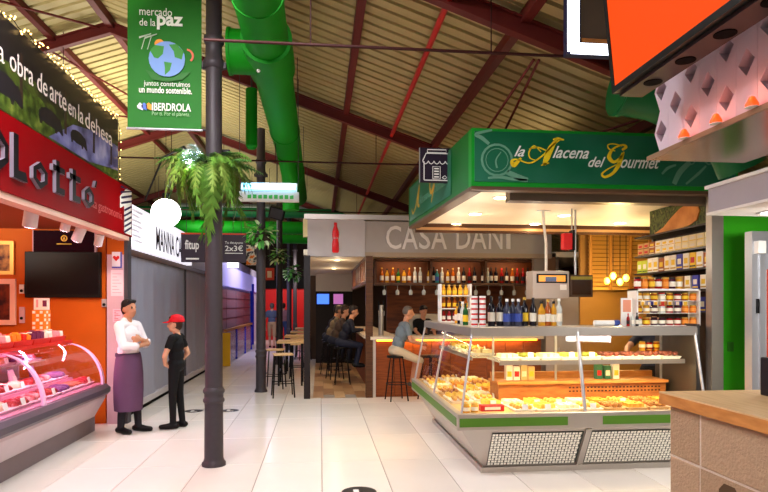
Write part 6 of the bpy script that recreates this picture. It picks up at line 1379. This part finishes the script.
# white soffit box of the neighbouring stall and its doorway
r = thing('canopy_box', 'pale grey projecting canopy box above the door on the right', 'canopy', (3.4, 3.4, 2.42)); b = B(); b.box(3.09, 4.6, 1.0, 4.5, 2.42, 2.44, 1); b.box(3.10, 4.6, 1.0, 4.49, 2.44, 2.63, 0); b.build('box', [mat('canopy_grey', (176, 170, 178), .45), WHITE], r); b = B(); b.box(3.08, 4.6, 1.0, 4.51, 2.63, 2.655); b.build('top_edge', WHITE, r)
b = B(); b.box(3.35, 4.6, 1.0, 4.3, 2.655, 2.74); b.build('upper_ledge', mat('ledge_blue', (120, 130, 150), .4, .3), r)
b = B(); b.box(4.24, 4.9, 6.0, 6.08, 0, 2.95); tag(b.build('wall_right_green', GREENWALL), 'bright green wall strip right of the deli', kind='structure')
b = B(); b.box(4.36, 4.42, 5.98, 6.0, 1.2, 1.3); tag(b.build('wall_socket', mat('socket_green', (60, 140, 40), .5)), 'small green wall socket on the green strip', 'socket')
xa_ = atY(752, 300, 5.4).x
r = thing('door_frame', 'aluminium door frame with a red poster at the right edge', 'door frame', (xa_ + .3, 5.4, 0))
b = B(); b.box(xa_, xa_ + .07, 5.4, 5.5, 0, 2.42); b.build('jamb', ALU, r); b = B(); b.box(xa_ + .07, xa_ + .12, 5.38, 5.48, 0, 2.2); b.build('door_stile', ALU, r); b = B(); b.box(xa_ + .07, xa_ + .9, 5.4, 5.5, 2.2, 2.42); b.build('head', ALU, r); b = B(); b.box(xa_ + .12, xa_ + .9, 5.42, 5.44, 0, 2.2); b.build('door_leaf', mat('door_grey', (170, 172, 180), .3, .3), r)
b = B(); b.box(xa_ + .04, xa_ + .055, 5.37, 5.4, 1.62, 1.76); b.build('hinge', BLACK, r); b = B(); b.box(xa_ + .17, xa_ + .6, 5.41, 5.42, .8, 2.05); b.build('red_poster', mat('poster_red', (214, 66, 36), .4), r); b = B(); b.box(xa_ + .02, xa_ + .1, 5.34, 5.4, 2.2, 2.32); b.build('closer', WHITE, r)
# broad green duct hanging behind the lattice
r = thing('green_hood', 'dark green curved duct behind the white pierced blocks', 'duct', (3.0, 5.0, 3.3)); b = B(); b.tube([(2.55, 4.9, 3.55), (2.9, 4.9, 3.5), (3.3, 4.9, 3.35), (3.6, 4.9, 3.1), (3.7, 4.9, 2.9)], .2, 18); b.build('duct', GREEND, r); b = B(); b.cyl((2.55, 4.9, 3.55), (2.6, 4.9, 3.545), .22, n=18); b.build('flange', GREEND, r); b = B(); b.cyl((3.0, 4.9, 3.6), (3.0, 4.9, roofz(3.0)), .01, n=6); b.build('hanger', IRON, r)

r = thing('canopy_fill_panel', 'added flat white fill light panel under the pale canopy box', 'lamp', (3.7, 3.9, 2.40)); b = B(); b.box(3.4, 4.2, 3.6, 4.3, 2.40, 2.419); b.build('diffuser', mat('fill_panel_glow', (255, 250, 240), .4, emit=4), r); b = B(); b.box(3.38, 4.22, 3.58, 4.32, 2.412, 2.4195); b.build('frame', ALU, r)  # glowing panel and its area light are added to brighten the green wall
area('canopy_fill_light', (3.8, 3.95, 2.39), (3.9, 5.2, 1.0), .7, .6, 80, (1, .96, .9))
# ================================================================== people
def capsule(b, a, c, ra, rc, n=12):
    a = Vector(a); c = Vector(c); d = c - a; L = d.length
    q = d.to_track_quat('Z', 'Y').to_matrix() if L > 1e-6 else Matrix.Identity(3)
    prof = []
    for k in range(5): t = -PI/2 + (PI/2) * k / 4; prof.append((ra * math.cos(t), ra * math.sin(t)))
    for k in range(5): t = (PI/2) * k / 4; prof.append((rc * math.cos(t), L + rc * math.sin(t)))
    vs = []
    for r_, z in prof:
        for i in range(n): th_ = 2*PI*i/n; vs.append(a + q @ Vector((r_*math.cos(th_), r_*math.sin(th_), z)))
    N = len(prof); b._add(vs, [(j*n+i, j*n+(i+1) % n, (j+1)*n+(i+1) % n, (j+1)*n+i) for j in range(N-1) for i in range(n)], 0, True)
import numpy as np
class Body:
    """a person as one continuous surface: forward = +x, left = +y"""
    def __init__(s): s.p = []
    def cap(s, a, c, ra, rc, t): s.p.append(('c', Vector(a), Vector(c), ra, rc, t)); return s
    def ell(s, c, r, t, rot=None): s.p.append(('e', Vector(c), r, rot or Matrix.Identity(3), t)); return s
    def head(s, c, yaw=0.0, pitch=0.0, hair='hair', skin='skin', k=1.0, bald=False):
        R = Matrix.Rotation(yaw, 3, 'Z') @ Matrix.Rotation(pitch, 3, 'Y'); c = Vector(c); L = lambda x, y, z: c + R @ (Vector((x, y, z)) * k)
        s.ell(L(-.005, 0, .03), (.094*k, .077*k, .098*k), skin, R); s.cap(L(.03, 0, -.06), L(.045, 0, -.03), .052*k, .056*k, skin); s.cap(L(.05, 0, -.075), L(.058, 0, -.072), .030*k, .03*k, skin)
        s.cap(L(.086, 0, .03), L(.108, 0, -.012), .011*k, .016*k, skin)
        s.ell(L(.088, 0, -.045), (.012*k, .026*k, .007*k), 'mouth', R)
        for y in (-1, 1):
            s.ell(L(-.008, y*.078, .0), (.022*k, .012*k, .033*k), skin, R); s.ell(L(.084, y*.033, .022), (.009*k, .011*k, .006*k), 'eye', R); s.cap(L(.086, y*.018, .040), L(.080, y*.048, .041), .0045*k, .004*k, 'hair')
        if not bald:
            s.ell(L(-.024, 0, .07), (.098*k, .088*k, .084*k), hair, R); s.ell(L(-.045, 0, .015), (.070*k, .086*k, .088*k), hair, R); s.cap(L(.05, -.04, .115), L(.05, .04, .115), .026*k, .026*k, hair); s.ell(L(-.06, 0, -.01), (.05*k, .07*k, .07*k), hair, R)
        else: s.ell(L(-.04, 0, .03), (.072*k, .0815*k, .07*k), hair, R); s.ell(L(-.015, 0, .075), (.085*k, .076*k, .062*k), hair, R)
        s.neckbase = c
        return s
    def hand(s, wrist, d, up, side, t='skin', k=1.0, curl=.6):
        """d: pointing direction, up: back of hand, side: towards the thumb"""
        w_ = Vector(wrist); d = Vector(d).normalized(); up = Vector(up).normalized(); sd = Vector(side).normalized()
        s.cap(w_, w_ + d*.05*k, .024*k, .026*k, t)
        for i in range(4):
            o_ = sd * (.030 - .019 * i) * k; base = w_ + d*.075*k + o_; ln = [.036, .042, .039, .030][i] * k
            s.cap(w_ + d*.03*k + o_*.8, base, .013*k, .0115*k, t)
            m1 = base + (d*math.cos(curl*.6) - up*math.sin(curl*.6))*ln; m2 = m1 + (d*math.cos(curl*1.5) - up*math.sin(curl*1.5))*ln*.8
            s.cap(base, m1, .0105*k, .0095*k, t); s.cap(m1, m2, .0095*k, .008*k, t)
        t0 = w_ + d*.02*k + sd*.02*k; t1 = w_ + d*.05*k + sd*.052*k - up*.008*k; t2 = t1 + d*.032*k + sd*.006*k - up*.01*k
        s.cap(t0, t1, .014*k, .0115*k, t); s.cap(t1, t2, .011*k, .009*k, t); return s
    def shoe(s, ankle, fwd, t='shoe', k=1.0):
        a = Vector(ankle); f = Vector((fwd[0], fwd[1], 0)).normalized(); g = Vector((a.x, a.y, 0))
        z0 = a.z - .08
        s.cap(g + Vector((0, 0, z0 + .045)) - f*.045, g + Vector((0, 0, z0 + .042)) + f*.06, .042*k, .045*k, t); s.cap(g + Vector((0, 0, z0 + .038)) + f*.06, g + Vector((0, 0, z0 + .034)) + f*.165, .044*k, .034*k, t); return s
    def build(s, name, label, loc, rz, mats, group=None, voxel=.011, sc=1.0):
        b = B()
        for p in s.p:
            if p[0] == 'c': capsule(b, p[1], p[2], p[3], p[4])
            else: b.sphere(p[1], p[2], 14, mtx=p[3])
        tmp = b.build('body_tmp', MATS['iron_paint'], keep=True)
        md = tmp.modifiers.new('r', 'REMESH'); md.mode = 'VOXEL'; md.voxel_size = voxel
        sm = tmp.modifiers.new('s', 'SMOOTH'); sm.factor = .5; sm.iterations = 2
        dg = bpy.context.evaluated_depsgraph_get(); me = bpy.data.meshes.new_from_object(tmp.evaluated_get(dg)); bpy.data.objects.remove(tmp)
        me.name = name
        n = len(me.vertices); co = np.empty(n*3); me.vertices.foreach_get('co', co); co = co.reshape(-1, 3)
        best = np.full(n, 1e9); tg = np.zeros(n, int); tags = list(mats.keys())
        for p in s.p:
            if p[0] == 'c':
                a = np.array(p[1]); d = np.array(p[2]) - a; L2 = max(1e-9, d @ d); t = np.clip((co - a) @ d / L2, 0, 1); dist = np.linalg.norm(co - a - t[:, None]*d, axis=1) - (p[3]*(1-t) + p[4]*t); tagn = p[5]
            else:
                R = np.array(p[3]); q = (co - np.array(p[1])) @ R; r_ = np.array(p[2]); kk = np.linalg.norm(q / r_, axis=1); dist = (kk - 1) * r_.min(); tagn = p[4]
            m_ = dist < best; best[m_] = dist[m_]; tg[m_] = tags.index(tagn)
        fl = len(me.polygons); mi = np.zeros(fl, np.int32)
        for f in me.polygons: mi[f.index] = np.bincount(tg[list(f.vertices)]).argmax()
        me.materials.clear()
        for t in tags: me.materials.append(mats[t])
        me.polygons.foreach_set('material_index', mi); me.polygons.foreach_set('use_smooth', [True]*fl); me.update()
        root = thing('person', label, 'person', loc, rz, group); root.scale = (sc, sc, sc)
        o = bpy.data.objects.new('body', me); COL.objects.link(o); o.parent = root
        return root
SK = mat('skin', (214, 160, 130), .5); SK2 = mat('skin_tan', (196, 138, 106), .5); EYE = mat('eye_dark', (34, 24, 22), .3); MOU = mat('mouth_tone', (170, 86, 80), .5)
HB = mat('hair_black', (26, 20, 22), .5); HG = mat('hair_grey', (96, 84, 76), .6); HBR = mat('hair_brown', (60, 40, 30), .5)
def mset(skin, hair, **k):
    d = {'skin': skin, 'hair': hair, 'eye': EYE, 'mouth': MOU}; d.update(k); return d
def legs(b, hip=.93, sp=.09, t='trouser', feet=((.02, .09), (-.03, -.09)), shoe='shoe', rr=(.09, .062, .046), toe=((1, .2), (1, -.2))):
    for s_, (fx, fy), tv in zip((1, -1), feet, toe):
        h_ = (0, s_*sp, hip); k_ = ((fx)*.5 + .015, (s_*sp + fy)/2, .50); a_ = (fx, fy, .085)
        b.cap(h_, k_, rr[0], rr[1], t); b.cap(k_, a_, rr[1], rr[2], t); b.shoe(a_, tv, shoe)

# ---- man in white shirt and plum apron, arms crossed
m = Body(); legs(m, .93, .095, 'trouser', ((.10, .08), (-.03, -.11)), toe=((1, .15), (1, -.25)))
m.ell((0, 0, .98), (.125, .17, .12), 'trouser'); m.ell((.005, 0, 1.10), (.125, .165, .14), 'shirt'); m.ell((.0, 0, 1.28), (.125, .19, .17), 'shirt'); m.cap((-.01, -.15, 1.43), (-.01, .15, 1.43), .068, .068, 'shirt'); m.cap((-.015, 0, 1.45), (.0, 0, 1.56), .06, .055, 'skin'); m.cap((-.02, -.05, 1.485), (-.02, .05, 1.485), .05, .05, 'shirt')
m.head((.02, 0, 1.635), -.25)
for s_ in (-1, 1):
    sh = Vector((0, s_*.19, 1.42)); el = Vector((.10, s_*.235, 1.165)); m.cap(sh, el, .066, .058, 'shirt')
    mid = Vector((.20, s_*.13, 1.18 + .02*s_)); wr = Vector((.235, -s_*.05, 1.21 + .035*s_)); m.cap(el, mid, .057, .052, 'shirt'); m.cap(mid, wr, .036, .028, 'skin')
    m.hand(wr, (-.1, -s_*1, .12), (1, 0, 0), (0, 0, 1), 'skin', 1.0, .7)
man = m.build('person', 'man in a white shirt and long plum apron with folded arms', (-2.55, 8.30, 0), -.32, mset(SK2, HB, shirt=mat('shirt_white', (236, 228, 232), .7, noise=(8, .04)), trouser=mat('trouser_black', (28, 24, 30), .7), shoe=BLACK), voxel=.0095, sc=1.0)
apr = mat('apron_plum', (94, 62, 92), .75, noise=(6, .1))
b = B(); N = 36; prof = [(1.05, .135, .18), (.98, .148, .195), (.8, .165, .215), (.6, .178, .208), (.42, .175, .20), (.30, .168, .19)]; vs = []
for z, rx, ry in prof:
    for i in range(N):
        a_ = .55 + (2*PI - .62) * i / (N - 1) + PI
        w_ = 1 + .035*math.sin(a_*7)*(1.05 - z)
        vs.append((rx*w_*math.cos(a_) + .012, ry*w_*math.sin(a_), z))
b._add(vs, [(j*N+i, j*N+i+1, (j+1)*N+i+1, (j+1)*N+i) for j in range(len(prof)-1) for i in range(N-1)], 0, True)
o = b.build('apron', apr, keep=True); o.parent = man
b = B(); b.lathe([(1.0, 1.02), (1.0, 1.06)], (0, 0, 0), 28, sx=.142, sy=.187); o = b.build('apron_band', mat('apron_band', (70, 46, 74), .7), keep=True); o.parent = man

# ---- woman in black with a red cap, hand on hip
m = Body(); legs(m, .86, .08, 'trouser', ((.015, .085), (-.06, -.075)), rr=(.085, .058, .044))
m.ell((0, 0, .92), (.12, .165, .115), 'trouser'); m.ell((0, 0, 1.05), (.105, .14, .12), 'shirt'); m.ell((.01, 0, 1.2), (.115, .165, .15), 'shirt'); m.cap((-.01, -.125, 1.315), (-.01, .125, 1.315), .058, .058, 'shirt'); m.cap((-.01, 0, 1.33), (.005, 0, 1.43), .05, .047, 'skin')
m.head((.02, 0, 1.49), .18, .05, k=.95)
sh = Vector((0, .165, 1.31)); el = Vector((.06, .27, 1.06)); mid = sh.lerp(el, .5); wr = Vector((.10, .155, .93)); m.cap(sh, mid, .055, .052, 'shirt'); m.cap(mid, el, .042, .036, 'skin'); m.cap(el, wr, .036, .026, 'skin'); m.hand(wr, (-.4, -.35, -.3), (.2, .9, .2), (.3, 0, .9), 'skin', .9, .5)
sh = Vector((0, -.165, 1.31)); el = Vector((-.08, -.24, 1.07)); mid = sh.lerp(el, .5); wr = Vector((.05, -.2, .92)); m.cap(sh, mid, .055, .052, 'shirt'); m.cap(mid, el, .042, .036, 'skin'); m.cap(el, wr, .036, .026, 'skin'); m.hand(wr, (.6, .2, -.5), (.2, -.9, .2), (.3, 0, .9), 'skin', .9, .5)
wom = m.build('person', 'woman in black clothes and a red cap with a hand on her hip', (-1.97, 8.50, 0), PI - .15, mset(SK, HBR, shirt=mat('cloth_black', (10, 9, 12), .8), trouser=mat('trouser_blk2', (12, 11, 14), .8), shoe=BLACK), voxel=.0095, sc=.955)
capM = mat('cap_cloth', (214, 20, 36), .65)
b = B(); b.sphere((0, 0, 1.545), (.115, .100, .085), 20); b.v = [(x, y, max(z, 1.535)) for x, y, z in b.v]; b.v = [(x - .005, y, z + .02 * (1 if z > 1.58 else 0)) for x, y, z in b.v]; crown = b.build('cap', capM, keep=True); crown.parent = wom; crown.rotation_euler = (0, 0, .18)
b = B(); top = []; bot = []
for i in range(13):
    a_ = -1.15 + 2.3*i/12; top += [(.105*math.cos(a_), .095*math.sin(a_), 1.550), (.02 + .175*math.cos(a_), .09*math.sin(a_)*1.05, 1.530 - .0*abs(a_))]
vs = top + [(x, y, z - .008) for x, y, z in top]; n_ = len(top)
b._add(vs, [(2*i, 2*i+1, 2*i+3, 2*i+2) for i in range(12)] + [(n_+2*i, n_+2*i+2, n_+2*i+3, n_+2*i+1) for i in range(12)] + [(2*i+1, n_+2*i+1, n_+2*i+3, 2*i+3) for i in range(12)], 0, True)
o = b.build('cap_peak', capM, keep=True); o.parent = crown

# ---- seated figures
def seated(shirt_t='shirt', lean=.18, seat=.83, knee=.62, arm=((.28, .16, 1.12), (.30, -.16, 1.12)), head_pitch=.1, yaw=0, bare_leg=False, sleeves=False, bald=False, footz=.36, kz=.03):
    m = Body(); hp = Vector((0, 0, seat + .09))
    ch = hp + Vector((.42*lean*1.2, 0, .30)); nk = hp + Vector((.55*lean*1.4, 0, .47))
    m.ell(hp, (.13, .175, .11), 'trouser'); m.ell(hp.lerp(ch, .45), (.115, .16, .14), shirt_t); m.ell(ch, (.12, .185, .16), shirt_t); m.cap(nk + Vector((-.02, -.145, -.02)), nk + Vector((-.02, .145, -.02)), .065, .065, shirt_t); m.cap(nk, nk + Vector((.02, 0, .10)), .056, .052, 'skin')
    m.head(nk + Vector((.05, 0, .19)), yaw, head_pitch, bald=bald)
    for s_, w_ in zip((1, -1), arm):
        sh = nk + Vector((-.02, s_*.19, -.03)); wr = Vector(w_); el = sh.lerp(wr, .5) + Vector((-.08, s_*.06, -.10)); mid = sh.lerp(el, .55)
        m.cap(sh, mid, .062, .056, shirt_t); m.cap(mid, el, .045 if sleeves else .054, .038 if sleeves else .048, 'skin' if sleeves else shirt_t); m.cap(el, wr, .038 if sleeves else .046, .027 if sleeves else .034, 'skin' if sleeves else shirt_t); m.hand(wr, (1, -s_*.3, -.1), (0, 0, 1), (0, -s_, 0), 'skin', 1, .6)
        k_ = Vector((.42, s_*.13, seat + kz)); a_ = Vector((.34, s_*.12, footz + .08)); h_ = hp + Vector((.02, s_*.09, -.01))
        m.cap(h_, k_, .092, .066, 'trouser'); m.cap(k_ - Vector((.005, 0, .01)), k_.lerp(a_, .25), .06 if not bare_leg else .055, .055, 'skin' if bare_leg else 'trouser'); m.cap(k_.lerp(a_, .25), a_, .054, .04, 'skin' if bare_leg else 'trouser'); m.shoe(a_, (1, s_*.1), 'shoe')
    return m
mx, my = ms.x, 10.58
m = seated(lean=.24, seat=.80, arm=((.46, .14, 1.0), (.44, -.17, 1.02)), head_pitch=.12, bare_leg=True, sleeves=True, bald=True, footz=.22, kz=-.09)
m.build('person', 'man in a teal grey polo and beige shorts on a stool at the bar', (mx - .02, my, 0), .12, mset(SK2, HG, shirt=mat('polo_teal', (104, 114, 120), .75), trouser=mat('shorts_beige', (186, 168, 142), .75), shoe=mat('sandal', (70, 60, 54), .7)))
dk1 = mat('jacket_navy', (24, 26, 40), .75); dk2 = mat('jacket_beige', (120, 104, 84), .75); dk3 = mat('jacket_brown', (72, 56, 48), .75); jeans = mat('jeans', (32, 36, 54), .75)
for k, ((x, y), jm, hr, lab) in enumerate(zip(SEATS, (dk1, dk3, dk2, dk1), (HB, HBR, HG, HB), ('man in a dark navy jacket leaning on the side of the bar', 'person in a brown jacket seated behind the navy jacket', 'person in a beige jacket seated further along the bar', 'dark dressed person seated at the far end of the bar'))):
    m = seated(lean=.30, seat=.80, arm=((.44, .10, 1.17), (.46, -.14, 1.17)), head_pitch=.25, yaw=-.15)
    m.build('person', lab, (x - .04, y, 0), .06 - .05*k, mset(SK2, hr, shirt=jm, trouser=jeans, shoe=BLACK), 'people seated along the bar', voxel=.014)
# barman behind the counter
def standing(shirt='shirt', arm=((.25, .2, 1.1), (.25, -.2, 1.1)), sleeves=True, head_pitch=.15, feet=((.05, .1), (-.05, -.1)), short=False):
    m = Body()
    if short:
        for s_, (fx, fy) in zip((1, -1), feet):
            h_ = Vector((0, s_*.09, .93)); k_ = Vector((fx*.5 + .015, s_*.095, .50)); a_ = Vector((fx, fy, .085)); m.cap(h_, k_, .09, .075, 'trouser'); m.cap(k_ - Vector((0, 0, .02)), a_, .055, .04, 'skin'); m.shoe(a_, (1, 0), 'shoe')
    else: legs(m, feet=feet)
    m.ell((0, 0, .98), (.12, .17, .12), 'trouser'); m.ell((0, 0, 1.1), (.115, .16, .14), shirt); m.ell((0, 0, 1.28), (.12, .185, .17), shirt); m.cap((-.01, -.145, 1.43), (-.01, .145, 1.43), .065, .065, shirt); m.cap((-.01, 0, 1.45), (.0, 0, 1.56), .058, .054, 'skin'); m.head((.02, 0, 1.635), 0, head_pitch)
    for s_, w_ in zip((1, -1), arm):
        sh = Vector((-.01, s_*.19, 1.41)); wr = Vector(w_); el = sh.lerp(wr, .5) + Vector((-.06, s_*.05, -.03)); mid = sh.lerp(el, .55); m.cap(sh, mid, .06, .055, shirt); m.cap(mid, el, .043, .037, 'skin'); m.cap(el, wr, .037, .027, 'skin'); d_ = (wr - el); m.hand(wr, d_, (0, s_*.8, .5), (.7, -s_*.2, .4), 'skin', 1, .5)
    return m
p_ = atZ(423, 330, 1.2)
bx_ = atY(423, 320, 12.4).x
standing(arm=((.3, .16, 1.08), (.3, -.16, 1.08)), head_pitch=.35).build('person', 'barman in black working behind the bar counter', (bx_, 12.4, 0), -PI/2 + .3, mset(SK2, HB, shirt=MATS['cloth_black'], trouser=MATS['trouser_blk2'], shoe=BLACK), voxel=.014, sc=.95)
# two people walking away down the aisle
q1 = atZ(272.5, 334, 0) if False else atY(272, 300, 24.0); q2 = atY(283.5, 300, 25.0)
standing(arm=((.02, .26, .82), (.02, -.26, .82)), head_pitch=0, short=True, feet=((.14, .09), (-.16, -.09))).build('person', 'person in a grey blue top and khaki shorts walking down the far aisle', (q1.x, 24.0, 0), PI/2, mset(SK, HG, shirt=mat('top_greyblue', (84, 94, 116), .75), trouser=mat('khaki', (186, 150, 112), .75), shoe=BLACK), voxel=.016)
standing(arm=((.02, .26, .82), (.02, -.26, .82)), head_pitch=0, feet=((.14, .09), (-.16, -.09))).build('person', 'person in a pink top and blue jeans walking down the far aisle', (q2.x, 25.0, 0), PI/2, mset(SK, HBR, shirt=mat('top_rose', (170, 120, 124), .75), trouser=mat('jeans_blue', (60, 76, 120), .75), shoe=BLACK), voxel=.016)
# vendor whose forearm reaches into the deli case
vx = atY(655, 330, 6.95).x
m = standing(arm=((.30, .20, 1.06), (.62, -.42, 1.22)), head_pitch=.35)
m.build('person', 'deli vendor behind the jar rack reaching an arm into the display', (vx, 7.0, 0), -PI/2 - .35, mset(SK, HBR, shirt=mat('vendor_dark', (40, 44, 60), .7), trouser=MATS['trouser_blk2'], shoe=BLACK), voxel=.012, sc=.92)
# ================================================================== pieces that belong to a part become its sub-parts
NEST = {'paper_label': ('body',), 'red_band': ('can',), 'label': ('carton', 'pack'), 'stripe': ('carton',), 'lens': ('barrel', 'lamp_head', 'ring'), 'screen': ('case',), 'status_bar': ('case',), 'button': ('case',), 'cone': ('case',), 'grille': ('case',), 'display_image': ('display',), 'display': ('display_frame',), 'red_mark': ('case',), 'white_line': ('case',), 'handle': ('door', 'tower'), 'spout': ('tower',), 'hinge': ('jamb',), 'red_poster': ('door_leaf',), 'crest': ('board',), 'shop_icon': ('board',), 'emblem': ('board',), 'bottle_lettering': ('bottle_relief',), 'pictogram': ('disc',), 'price_card': ('tray',), 'pattern': ('box',), 'print': ('paper', 'card'), 'speaker_hole': ('housing',), 'slot': ('wood_riser',), 'basket_rim': ('basket',), 'mosaic_tiles': ('mosaic_backing',), 'door': (), 'apron_band': ('apron',), 'group_head': ('body',), 'rib': ('panel',), 'brand_mark': ()}
base = lambda o: o.name.split('.')[0]
for root in [o for o in SC.objects if o.parent is None and o.get('category')]:
    kids = list(root.children)
    for c in kids:
        if c.children or len(root.children) <= 2: continue
        cand = [k for k in kids if base(k) in NEST.get(base(c), ()) and k is not c and k.parent is root]
        if not cand: continue
        p = min(cand, key=lambda k: (k.location - c.location).length)
        if p.rotation_euler[:] != (0, 0, 0): continue
        c.parent = p; c.location = c.location - p.location
